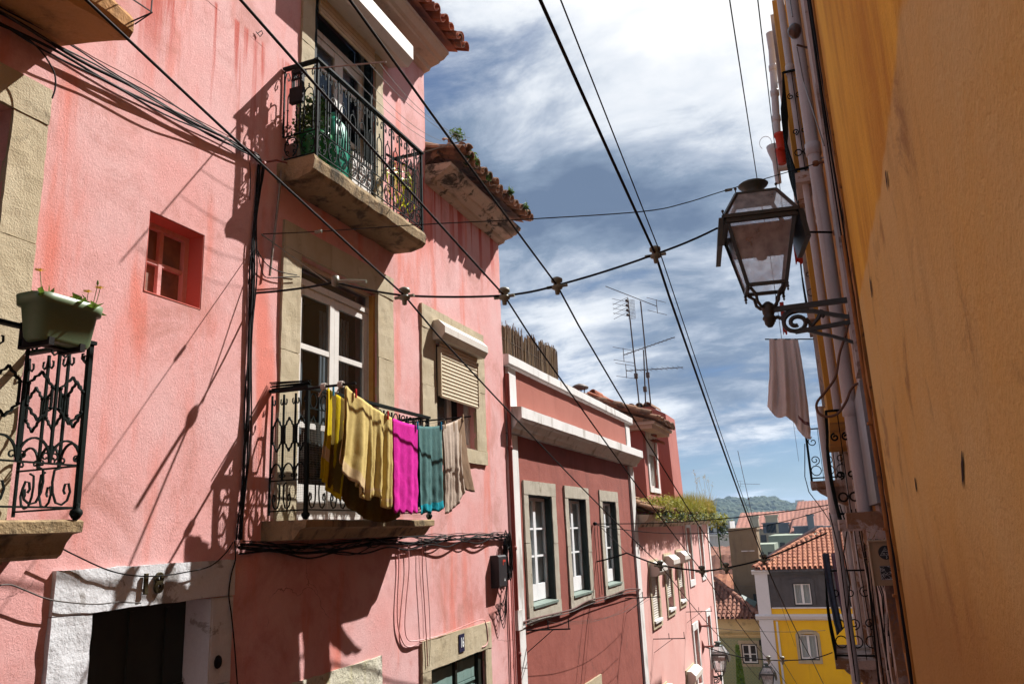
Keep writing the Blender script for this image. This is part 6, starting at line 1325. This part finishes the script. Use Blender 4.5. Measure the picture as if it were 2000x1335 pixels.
# top balcony clutter
bx = thing('plastic_crate', (-4.01, 5.32, 3.86), 'black slotted plastic crate hooked outside the near end of the top balcony', 'crate')
m = MB(); m.box(-4.08, -3.94, 5.30, 5.345, 3.86, 4.01); m.box(-4.06, -4.05, 5.30, 5.345, 4.01, 4.16); m.box(-3.96, -3.95, 5.30, 5.345, 4.01, 4.16); m.box(-4.065, -3.945, 5.30, 5.345, 4.16, 4.19); m.box(-4.065, -3.945, 5.30, 5.31, 4.08, 4.10)
for k in range(5): m.box(-4.045+k*.018, -4.039+k*.018, 5.302, 5.309, 4.011, 4.159)
m.build('basket', BLACK, bx)
m = MB(); GRP = mat('green_plastic', (.004, .13, .035), (.008, .18, .05), .3, 3, .5, bump=0, spec=.5)
c = Vector((-3.98, 5.56, 3.32)); m.lathe([(.08, 0), (.10, .01), (.145, .26), (.155, .27), (.16, .31), (.14, .31)], c, 18); wp = m.build('plant_pot', GRP, label='glossy green pot of trailing greenery in the near corner of the top balcony', cat='plant pot')
m = MB(); m.lathe([(0, .28), (.14, .285), (0, .29)], c, 12); m.build('soil', SOIL, wp)
m = MB(); r = random.Random(41); leaves(m, (c.x, c.y-.02, c.z+.50), (.15, .14, .26), 800, .034, r, .9, 0); leaves(m, (c.x-.06, c.y-.12, c.z+.34), (.12, .10, .2), 300, .03, r, .9, 1)
for k in range(14): m.tube([c+Vector((r.uniform(-.05, .05), r.uniform(-.05, .05), .28)), c+Vector((r.uniform(-.15, .13), r.uniform(-.15, .1), r.uniform(.5, .78)))], .0025, 3, 1)
m.build('foliage', [DLEAF, LEAF], wp)
TEALP = mat('teal_plastic', (.006, .24, .15), (.01, .30, .19), .35, 2, .4, bump=0, spec=.5)
m = MB(); c = Vector((-3.97, 5.84, 3.31)); m.loft([rrect(0, .09, .10, .05, c), rrect(.06, .11, .14, .06, c), rrect(.38, .12, .16, .06, c), rrect(.56, .10, .13, .05, c), rrect(.64, .05, .05, .02, c)]); m.lathe([(.03, .62), (.035, .68), (.03, .70), (0, .70)], c, 12); m.tube([c+Vector((0, -.12, .45)), c+Vector((.03, -.19, .45)), c+Vector((.03, -.19, .25)), c+Vector((0, -.13, .2))], .015, 6)
m.build('watering_can', TEALP, label='big teal plastic can standing behind the top balcony bars', cat='container')
m = MB(); m.box(-4.02, -3.86, 6.0, 6.34, 3.31, 3.62); m.box(-4.03, -3.85, 5.99, 6.35, 3.62, 3.66); m.build('storage_box', PAINTW, label='white box on the floor of the top balcony by the door', cat='box')
def hook(c, r, F):
    return [F.P(c[0]+r*math.cos(R(a)), c[1]+r*math.sin(R(a))) for a in range(-60, 220, 20)]
YH = mat('neon_yellow_plastic', (.72, .78, .01), None, .35, bump=0)
for i, (u, z, tl) in enumerate(((6.98, 3.93, .1), (7.05, 3.90, -.15), (7.13, 3.95, .2), (7.19, 3.88, 0))):
    Fh = Fr((-3.95+.02*i, u, 0), (tl, 1, 0), (1, 0, 0)); u = 0; m = MB(); m.tube(hook((u, z+.05), .028, Fh)+[Fh.P(u, z+.0)], .006, 5); m.tube([Fh.P(u, z), Fh.P(u+.16, z-.07), Fh.P(u+.17, z-.10), Fh.P(u-.17, z-.10), Fh.P(u-.16, z-.07), Fh.P(u, z)], .008, 5); m.tube([Fh.P(u+.14, z-.10), Fh.P(u+.12, z-.30), Fh.P(u, z-.42), Fh.P(u-.12, z-.3), Fh.P(u-.14, z-.1)], .006, 5)
    m.build('coat_hanger', YH, label=['nearest', 'second', 'third', 'farthest'][i]+' of the bright yellow plastic coat hangers hooked on the top balcony bar', cat='coat hanger', group='yellow coat hangers')
m = MB(); m.tube([(-3.95, 6.80, 4.02), (-3.90, 7.36, 4.06)], .014, 6); m.build('hanging_bar', BLACK, label='dark bar holding the yellow coat hangers', cat='rod')
# junction box, coil and cables of the pink wall -------------------------------
jb = thing('junction_box', (PX+.05, 10.1, -.92), 'dark grey junction box with a red mark, beside the coiled cables', 'junction box')
m = MB(); b0 = onX(963, 1087, PX+.10); FL.prism(m, [(.0, -.68), (.10, -.68), (.12, -.66), (.12, -.29), (.10, -.27), (0, -.27)], 9.88, 10.15); m.build('case', mat('dark_grey_plastic', (.018, .017, .020), (.03, .028, .03), .45, 3, .5, bump=0), jb)
m = MB(); FL.box(m, 10.02, 10.11, -.36, -.33, .12, .123); FL.box(m, 10.02, 10.035, -.40, -.36, .12, .123); m.build('red_mark', RED, jb); m = MB(); m.add([FL.P(10.05, -.60, .1225), FL.P(10.09, -.60, .1225), FL.P(10.07, -.56, .1225)], [(0, 1, 2)]); m.build('white_triangle', KW, jb)
m = MB(); r = random.Random(15)
for k in range(16):
    c = Vector((PX+.06+r.uniform(-.02, .05), 10.36+r.uniform(-.05, .05), -.32+r.uniform(-.06, .06))); ry, rz = r.uniform(.07, .13), r.uniform(.20, .32)
    m.tube([c+Vector((r.uniform(-.01, .01), ry*math.cos(a), rz*math.sin(a))) for a in [i*.52 for i in range(12)]], r.choice((.005, .007)), 5, closed=True)
for k in range(8): m.tube(sag((PX+.06, 10.3, -.6), (PX+.05, 9.95+r.uniform(-.1, .2), -.88), .1+.05*k, 10), .005, 5)
m.build('cable_coil', BLACK, label='coil of surplus black cable hanging by the white drain strip', cat='cable coil')
GC = 'cables fixed to the pink wall'
r = random.Random(44)
# upper bundle, from the top left to the corner at the drain
lbls = ['lowest black cable of the sloping upper bundle', 'thick black cable in the middle of the upper bundle', 'grey cable in the middle of the upper bundle', 'thin black cable rising above the upper bundle', 'thin reddish cable along the top of the upper bundle', 'loose black cable sagging under the upper bundle']
for i, (dz, dx, rr_, sg_) in enumerate(((0, .05, .009, .05), (.025, .06, .011, .02), (.04, .07, .006, .04), (.06, .05, .005, .0), (.075, .045, .004, -.03), (.0, .09, .006, .12))):
    a = Vector((PX+dx*.7+.03, 1.9, 2.98+dz*1.8)); b = Vector((PX+.035+dx*.3, 5.0, 3.20+dz*.3)); m = MB(); pts = sag(a, b, sg_*.5, 26); pts = [p+Vector((0, 0, .012*math.sin(k*.8+i*2))) for k, p in enumerate(pts)]; m.tube(pts+[b+Vector((0, .05, -.03)), b+Vector((0, .06, -.12))], rr_, 6); m.build('wall_cable', CABLEG if i == 2 else (mat('reddish_cable', (.18, .05, .035), None, .6, bump=0) if i == 4 else BLACK), label=lbls[i], cat='cable', group=GC)
# vertical bundle
for i, (dy, rr_) in enumerate(((0, .012), (.022, .008), (.04, .006), (-.018, .006))):
    m = MB(); pts = [Vector((PX+.028+.006*math.sin(k*.9+i), 5.045+dy*(1+.5*math.sin(k*.7+i))-.0033*k-.02*math.sin(k*.25), 3.16-k*.13)) for k in range(25)]; m.tube(pts, rr_, 6); m.build('vertical_cable', BLACK, label=['thickest black cable of the vertical bundle beside the balconies', 'second cable of the vertical bundle beside the balconies', 'thin right hand cable of the vertical bundle beside the balconies', 'thin left hand cable of the vertical bundle beside the balconies'][i], cat='cable', group=GC)
# horizontal bundle under the lower balcony
hl = ['thick sagging cable', 'upper taut cable', 'wavy middle cable', 'grey cable', 'lowest drooping cable', 'thin frayed cable', 'second thin wavy cable', 'topmost thin cable']
for i, (dz, rr_, sg_, am) in enumerate(((-.01, .013, .03, .010), (.02, .009, .0, .006), (.0, .008, .02, .018), (.012, .006, .01, .02), (-.03, .008, .06, .02), (.02, .005, .02, .03), (.0, .005, .03, .028), (.035, .004, -.005, .008))):
    m = MB(); pts = []
    for k in range(80):
        t = k/79; y = 4.97+t*5.42; z = .0+dz-.05*math.exp(-((y-5.9)/.8)**2)-sg_*math.sin(t*math.pi)+am*math.sin(y*(3+i)+i*2)-.02*t; pts.append((PX+.03+.012*math.sin(y*5+i)+.004*i, y, z))
    m.tube(pts, rr_, 5); m.build('horizontal_cable', CABLEG if i in (3, 5) else BLACK, label=hl[i]+' of the bundle running under the lower balcony slab', cat='cable', group=GC)
pts_ = [(620+450-450, 1090), (0, 0)]
wall_cable([(632, 1068), (655, 1080), (690, 1082), (715, 1072), (730, 1060)], .005, 'loose black loop drooping below the balcony bundle', X=PX+.03, grp=GC)
wall_cable([(778, 1068), (779, 1110), (776, 1180), (778, 1225), (788, 1255), (800, 1262), (818, 1256), (850, 1248)], .007, 'thin pink painted cable dropping to the lintel of door 16', X=PX+.02, mt_=PINK, grp=GC)
wall_cable([(797, 1062), (799, 1110), (793, 1180), (791, 1225), (797, 1248), (815, 1250), (860, 1240), (905, 1222), (940, 1209), (949, 1216), (953, 1245), (950, 1258), (942, 1263)], .006, 'pink painted cable curving over the lintel of door 16', X=PX+.035, mt_=PINK, grp=GC)
wall_cable([(825, 1058), (825, 1110), (829, 1180), (833, 1250), (835, 1300)], .005, 'straight dark cable passing the left side of lintel 16', X=PX+.045, mt_=mat('dark_pink_cable', (.22, .06, .05), None, .7, bump=0), grp=GC)
wall_cable([(830, 1058), (833, 1110), (838, 1180), (840, 1250), (838, 1300)], .003, 'finest dark cable crossing lintel 16', X=PX+.045, mt_=BLACK, grp=GC)
wall_cable([(458, 1055), (460, 1090), (452, 1120), (447, 1160), (452, 1200), (458, 1260), (464, 1340)], .005, 'loose black cable trailing down right of doorway 18', X=PX+.04, grp=GC)
wall_cable([(105, 1062), (150, 1085), (210, 1112), (260, 1123), (310, 1124), (360, 1117), (410, 1105), (440, 1080), (455, 1058)], .0045, 'thin black cable sagging across the number 18', X=PX+.07, grp=GC)
wall_cable([(-5, 1143), (20, 1141), (50, 1152), (90, 1168), (130, 1175), (190, 1179), (230, 1175), (275, 1177)], .0045, 'grey cable drooping over the left part of lintel 18', X=PX+.06, mt_=CABLEG, grp=GC)
wall_cable([(0, 50), (45, 70), (80, 100), (105, 140), (108, 170), (102, 192)], .005, 'loose black wire curling below the top left balcony', X=PX+.14, grp=GC)
wall_cable([(488, 318), (489, 345), (488, 390)], .003, 'hair thin crack-like wire left of the vertical bundle', X=PX+.015, grp=GC)
wall_cable([(504, 495), (512, 530), (522, 542), (555, 541), (585, 540)], .0045, 'black wire looping from the bundle to the lower door frame', X=PX+.06, grp=GC)
wall_cable([(503, 490), (520, 515), (545, 530), (580, 537)], .0045, 'second black wire from the bundle to the lower door frame', X=PX+.05, grp=GC)
m = MB(); m.tube([(PX+.05, 5.33, 3.36), (PX+.04, 5.21, 2.21)], .011, 8); m.build('conduit', STEEL, label='bare metal conduit slanting down from the top balcony slab', cat='conduit')
m = MB(); m.tube([onX(512, 318, PX+.01), onX(540, 313, PX+.10), onX(560, 318, PX+.12)], .009, 6); m.lathe([(0, -.03), (.02, -.02), (.022, .015), (0, .03)], onX(515, 320, PX+.08), 8); m.build('cable_hook', mat('painted_red_iron', (.30, .05, .035), (.10, .05, .04), .6, 9, .8, bump=.1), label='rusty red hook where the upper cables meet the wall', cat='hook')
m = MB(); m.tube([onX(500, 62, PX+.01), onX(508, 72, PX+.02), onX(513, 66, PX+.03), onX(511, 60, PX+.03), onX(503, 66, PX+.02)], .004, 5); m.build('wall_hook', BLACK, label='tiny bent hook alone on the upper pink wall', cat='hook')
# red drain on the seam between pink and oxblood
m = MB(); m.tube([(PX+.04, 10.66, 2.3), (PX+.04, 10.66, -4.9)], .030, 10); 
for z in (1.2, -.2, -1.6): m.lathe([(.031, -.03), (.040, -.02), (.040, .02), (.031, .03)], (PX+.04, 10.66, z), 10)
m.build('drainpipe', mat('red_brown_pipe_paint', (.22, .05, .04), (.30, .08, .06), .6, 4, .6, bump=.05), label='thin red brown drainpipe between the pink house and the oxblood house', cat='pipe')
m = MB(); m.tube([(PX+.05, 10.52, -.1), (PX+.05, 10.50, -4.4)], .012, 6); m.tube([(PX+.05, 10.46, -.6), (PX+.05, 10.44, -4.4)], .010, 6); m.build('pink_conduits', PINK, label='pair of pink painted conduits below the cable coil', cat='conduit')
# cables and clothes brackets of the oxblood house
wall_cable([(1020, 1215), (1040, 1208), (1090, 1196), (1120, 1188), (1150, 1172), (1190, 1163), (1225, 1150), (1250, 1150)], .014, 'dark cable bundle running below the three oxblood windows', X=BX+.06, mt_=mat('oxblood_cable', (.13, .04, .03), (.05, .03, .025), .7, 9, .8, bump=0))
wall_cable([(1020, 1221), (1060, 1207), (1110, 1196), (1150, 1180), (1200, 1163), (1243, 1152)], .007, 'pale thin cable on top of the oxblood bundle', X=BX+.08, mt_=CABLEG)
m = MB(); p = onX(1012, 1208, BX+.08); m.box(BX+.03, BX+.12, p.y-.10, p.y+.08, p.z-.14, p.z+.12); m.build('junction_box', PILAS, label='small white box at the foot of the first white pilaster', cat='junction box')
def bracket(y, z, L_, label, x=BX, dy=0.0, r_=.013):
    m = MB(); a = Vector((x, y, z)); b = Vector((x+L_, y+dy, z+.02)); m.tube([a, b], r_, 4); m.tube([a+Vector((0, 0, -.30)), a.lerp(b, .62)], r_*.6, 4); m.tube([b-Vector((.02, 0, 0)), b+Vector((-.02, 0, .14))], r_*.7, 4); m.tube([a.lerp(b, .5), a.lerp(b, .5)+Vector((0, 0, .12))], r_*.7, 4); m.build('line_bracket', BLACK, label=label, cat='bracket', group='iron clothes line brackets'); return b
b1 = bracket(11.25, -1.36, .66, 'black clothes line bracket near the foot of the first white pilaster'); b2 = bracket(17.3, -1.44, .75, 'black clothes line bracket at the far end of the oxblood wall')
bracket(19.55, -2.55, .75, 'clothes line bracket below the nearest white shutter', RX); bracket(24.3, -2.42, .75, 'clothes line bracket below the farthest white shutter', RX)
for k, f in enumerate((.98, .78, .5)):
    m = MB(); m.tube(sag((BX+.66*f, 11.25, -1.24), (BX+.75*f, 17.3, -1.32), .14+.05*k), .0025, 4); m.build('clothes_line', CABLEG, label=['outermost', 'middle', 'innermost'][k]+' washing line strung between the oxblood wall brackets', cat='clothes line', group='washing lines on the oxblood wall')
# rose bracket with corbel
for px, py, lb in ((1372, 1262, 'rust pink iron rosette anchoring a wire on the pale pink house'), (1366, 1222, 'small rosette anchor above the rusty one on the pale pink house')):
    p = onX(px, py, RX+.03); m = MB(); m.lathe([(.0, -.20), (.03, -.15), (.06, -.05), (.08, 0), (.06, .06), (.03, .15), (0, .20)], p, 8); m.tube([p, p+Vector((.35, 0, .02))], .03, 6); m.build('wire_rosette', mat('rose_rust', (.30, .10, .08), (.18, .06, .05), .8, 9, .8, bump=.2), label=lb, cat='bracket')

# ------------------------------------------------------------------ aerials
AER = mat('aerial_metal', (.05, .045, .045), (.12, .08, .06), .5, 6, .8, bump=0, metal=.3)
AY = 23.5
def A_(px, py): return onY(px, py, AY)
def aerial(mast, booms, label, grid=None):
    b0 = A_(*mast[0]); t = thing('tv_aerial', b0, label, 'aerial', 'television aerials'); m = MB(); m.tube([A_(*p) for p in mast], .022, 6)
    q = A_(*mast[0]).lerp(A_(*mast[-1]), .28); m.box(q.x-.05, q.x+.05, q.y-.05, q.y+.05, q.z-.08, q.z+.08); m.build('mast', AER, t)
    for (x0, y0, x1, y1, n, L_) in booms:
        a, b = A_(x0, y0), A_(x1, y1); m = MB(); m.tube([a, b], .014, 4)
        for k in range(n):
            p = a.lerp(b, (k+.5)/n); m.tube([p+Vector((-.04, -L_, .0)), p+Vector((.04, L_, 0))], .006, 3)
        m.tube([a+Vector((0, 0, -.22)), a+Vector((0, 0, .22))], .012, 4)
        for s in (-.2, .2): m.tube([a+Vector((-.2, -.5, s-.02)), a+Vector((.2, .5, s+.02))], .008, 3)
        m.build('aerial_boom', AER, t)
    if grid:
        x0, y0, x1, y1 = grid; a, b = A_(x0, y0), A_(x1, y1); m = MB()
        for k in range(6): x = a.x+(b.x-a.x)*k/5; m.tube([(x, AY+.1, a.z), (x, AY+.1, b.z)], .005, 3)
        for k in range(14): z = a.z+(b.z-a.z)*k/13; m.tube([(a.x, AY+.1, z), (b.x, AY+.1, z)], .005, 3)
        for k in range(4):
            z = a.z+(b.z-a.z)*(k+.5)/4; c = Vector((a.x-.12, AY-.25, z))
            for an in (20, -20): m.tube([c+Vector((-.28, 0, -.28*math.tan(R(an)))), c+Vector((.22, 0, .22*math.tan(R(an))))], .007, 3)
            m.lathe([(0, -.05), (.05, -.03), (.05, .03), (0, .05)], c+Vector((.15, .1, 0)), 6)
        m.build('grid_reflector', AER, t)
aerial([(1249, 795), (1226, 582)], [], 'left aerial mast carrying a square grid reflector', (1224, 585, 1240, 620))
aerial([(1271, 790), (1251, 588)], [(1283, 598, 1183, 559, 16, .10)], 'tallest aerial mast with one long boom slanting across its top')
aerial([(1261, 790), (1257, 683)], [(1218, 693, 1318, 658, 13, .12), (1223, 724, 1334, 717, 11, .28)], 'short middle aerial mast with two crossing booms')
m = MB(); a = onY(1462, 990, 60)
AYs = AY; AY = 60; aerial([(1470, 1010), (1441, 880)], [(1446, 944, 1484, 945, 8, .3)], 'faraway aerial standing over the distant roofs'); AY = AYs

# ------------------------------------------------------------------ overhead wires
CER = mat('grey_green_insulator', (.13, .14, .10), (.22, .22, .16), .45, 9, .8, bump=.1, spec=.5)
def insulator(p, label, s=1.0, grp='insulators on the cross cables'):
    m = MB(); m.lathe([(.0, -.085*s), (.018*s, -.08*s), (.022*s, -.04*s), (.045*s, -.03*s), (.048*s, -.01*s), (.030*s, .005*s), (.030*s, .02*s), (.048*s, .03*s), (.048*s, .055*s), (.025*s, .07*s), (0, .072*s)], p, 14)
    m.tube([p+Vector((-.09*s, 0, -.01)), p+Vector((.09*s, 0, -.01))], .014*s, 6); m.build('cable_insulator', CER, label=label, cat='insulator', group=grp)
def ow(pts, r, label, grp='overhead wires', mt_=BLACK):
    m = MB(); m.tube([Vector(p) for p in pts], r, 6); m.build('overhead_wire', mt_, label=label, cat='wire', group=grp)
def onC(px, py): d = ray(px, py); return d*((5.1+4.2*.422)/(d.y-.422*d.x))
S1 = {k: onC(px, py) for k, (px, py) in dict(w=(500, 572), t=(655, 551), a=(790, 577), b=(985, 577), c=(1088, 557), d=(1280, 496), l=(1400, 446), r=(1640, 453)).items()}
S2 = {k: onY(px, py, 15.2) for k, (px, py) in dict(w=(1165, 1096), n=(1224, 1079), a=(1290, 1103), b=(1371, 1114), c=(1418, 1108), d=(1491, 1091), r=(1615, 1040)).items()}
S3 = {k: onY(px, py, 25.5) for k, (px, py) in dict(w=(1376, 1262), a=(1445, 1282), b=(1501, 1287), c=(1528, 1288), d=(1585, 1286), r=(1626, 1273)).items()}
for S, lab in ((S1, 'thick cross cable with four insulators spanning the street nearest the camera'), (S2, 'second cross cable spanning the street at the oxblood house'), (S3, 'farthest cross cable spanning the street before the yellow house')):
    ks = list(S); pts = [S[ks[0]]]
    for k0, k1 in zip(ks, ks[1:]): pts += sag(S[k0], S[k1], .012, 6)[1:]
    if S is S1: pts[-1].x = .38 
    ow(pts, .0095 if S is S1 else .016, lab, 'cross cables over the street')
m = MB(); p = S1['t']; m.lathe([(.0, -.05), (.03, -.04), (.035, 0), (.03, .04), (0, .05)], p+Vector((0, 0, .012)), 10); m.tube([p+Vector((.03, 0, 0)), p+Vector((.13, 0, -.01)), p+Vector((.30, 0, -.04))], .016, 6); m.tube([p+Vector((-.06, 0, 0)), onX(510, 457, PX)], .0055, 5); m.build('wire_tensioner', CER, label='pale tensioner of the near cross cable in front of the lower balcony door', cat='insulator')
nm_ = dict(a='leftmost', b='second', c='third', d='thickest')
up_z = dict(a=.20, b=.185, c=.19, d=.172)
NEAR = dict(a=(168, 0, 2.2), b=(470, 0, 2.26), c=(683, 0, 2.46), d=(1055, 0, 2.79))
for k in 'abcd':
    insulator(S1[k], nm_[k]+' insulator on the near cross cable, counted from the pink house' if k != 'd' else 'insulator on the near cross cable closest to the lantern')
    px, py, Y = NEAR[k]; P0 = onY(px, py, Y*S1[k].y/5.1); far = P0+(P0-S1[k])*1.6
    pts = [far, P0]+sag(P0, S1[k], .01, 4)[1:]+sag(S1[k]+Vector((0, 0, -.03)), S2[k], .06, 16)[1:]+sag(S2[k], S3[k], .10, 10)[1:]
    e = S3[k]+(S3[k]-S2[k])*1.4; pts += [e]
    ow(pts, .011 if k == 'd' else .0085, nm_[k]+' of the four long wires running downhill over the street'+(' , above the lantern side' if False else ''))
    insulator(S2[k], dict(a='first', b='second', c='third', d='last')[k]+' insulator from the left on the second cross cable', 1.3, 'insulators on the second cross cable')
    if k in 'bc': insulator(S3[k], dict(b='left', c='right')[k]+' insulator of the farthest cross cable', 1.5, 'insulators on the farthest cross cable')
# thin companions
P0 = onY(1095, 0, 3.04); P1 = onY(1288, 490, 5.2); P2 = onY(1497, 1098, 15.2); ow([P0+(P0-P1)*1.6, P0, P1]+sag(P1, P2, .06, 12)[1:]+[P2+(P2-P1)*1.2], .004, 'thin wire keeping close to the right of the thickest long wire')
P0 = onY(1425, 0, 4.2); P1 = onY(1480, 358, 7.2); ow([P0+(P0-P1)*1.8, P0, P1, onY(1500, 470, 8.8), onY(1560, 900, 24)], .004, 'fine wire falling straight towards the lantern cap')
P0 = onY(1480, 0, 4.0); P1 = onY(1512, 275, 7.0); ow([P0+(P0-P1)*1.8, P0, P1, onY(1530, 420, 10)], .0035, 'fine double wire falling near the pale rain hopper')
C2 = [onY(*a) for a in ((512, 457, 5.15), (622, 452, 5.15), (830, 438, 5.15), (1030, 428, 5.15), (1255, 413, 5.6), (1340, 396, 6.1), (1420, 371, 6.6), (1600, 318, 7.0))]
Q = []
for i in range(len(C2)-1):
    p0 = C2[max(i-1, 0)]; p1, p2 = C2[i], C2[i+1]; p3 = C2[min(i+2, len(C2)-1)]
    for k in range(6): t = k/6; Q.append(.5*((2*p1)+(p2-p0)*t+(2*p0-5*p1+4*p2-p3)*t*t+(3*p1-p0-3*p2+p3)*t**3))
ow(Q+[C2[-1]], .0042, 'thin upper cross wire running from the pink wall to the right hook', 'cross cables over the street')
for i, px in enumerate(((622, 452, 5.15), (1423, 371, 6.61))):
    p = onY(*px); m = MB(); m.loft([[p+Vector((x, .014*math.cos(a), .014*math.sin(a))) for a in [j*.785 for j in range(8)]] for x in (-.03, -.02, .02, .03)]); m.build('egg_insulator', CER, label=['small egg insulator near the pink wall on the thin cross wire', 'brown egg insulator just left of the lantern cap'][i], cat='insulator', group='egg insulators')
P0 = onX(1160, 1022, BX+.02); P1 = onY(1620, 985, 16); ow(sag(P0, P1, .10), .010, 'upper wire crossing from the oxblood windows to the right facade', 'cross cables over the street')
P1 = onY(1618, 992, 17); ow(sag(P0+Vector((0, .2, -.03)), P1, .30), .008, 'slack wire crossing just below the upper one from the oxblood windows', 'cross cables over the street')
P0 = onX(1165, 1020, BX+.02); ow([P0, S2['n']], .006, 'short stay wire from the oxblood wall to the second cross cable', 'cross cables over the street'); 
m = MB(); p = onX(1162, 1022, BX+.05); m.lathe([(0, -.04), (.04, -.02), (.04, .02), (0, .04)], p, 8); q = onX(1260, 1024, -3.3); m.build('wire_anchor', BLACK, label='black anchor on the oxblood wall by the third window', cat='bracket')
P0 = onX(1366, 1222, RX+.05); P1 = onY(1612, 1230, 30); ow(sag(P0, P1, .1), .008, 'thin wire crossing in front of the yellow house windows', 'cross cables over the street')
# brown wire drop cables on the oxblood wall
for a, b, lb in (((1160, 1024), (1172, 1168), 'wire dropping from the anchor past the third oxblood window'), ((1166, 1022), (1176, 1160), 'second wire dropping past the third oxblood window')):
    ow([onX(*a, BX+.06), onX(*b, BX+.05)], .006, lb, 'drop wires on the oxblood wall')
# right facade hanging wires
for i, (pts, lb) in enumerate(((((1572, 866), (1572, 930), (1580, 960), (1610, 1000), (1635, 1040)), 'black wire curving round the far right balcony corbel'), (((1640, 985), (1655, 1030), (1648, 1080), (1660, 1140), (1655, 1200), (1668, 1300)), 'black wire wandering down the lower right facade'), (((1620, 1000), (1640, 1080), (1652, 1180), (1672, 1330)), 'second black wire down the lower right facade'))):
    m = MB(); m.tube([onY(px, py, (12.8, 8.5, 9.5)[i]) for px, py in pts], .007, 5); m.build('hanging_wire', BLACK, label=lb, cat='wire', group='wires on the right facade')

# ------------------------------------------------------------------ air
m = MB(); m.box(-960, 1460, -75, 1760, -130, 46)
hz = bpy.data.materials.new('thin_blue_air'); hz.use_nodes = True; n_ = hz.node_tree.nodes; n_.remove(n_['Principled BSDF']); v_ = n_.new('ShaderNodeVolumePrincipled')
v_.inputs['Color'].default_value = (.55, .74, 1, 1); v_.inputs['Density'].default_value = .00042; v_.inputs['Anisotropy'].default_value = .2; hz.node_tree.links.new(v_.outputs[0], n_['Material Output'].inputs['Volume'])
m.build('haze', hz, kind='stuff', label='thin blue air between the street and the far hills')
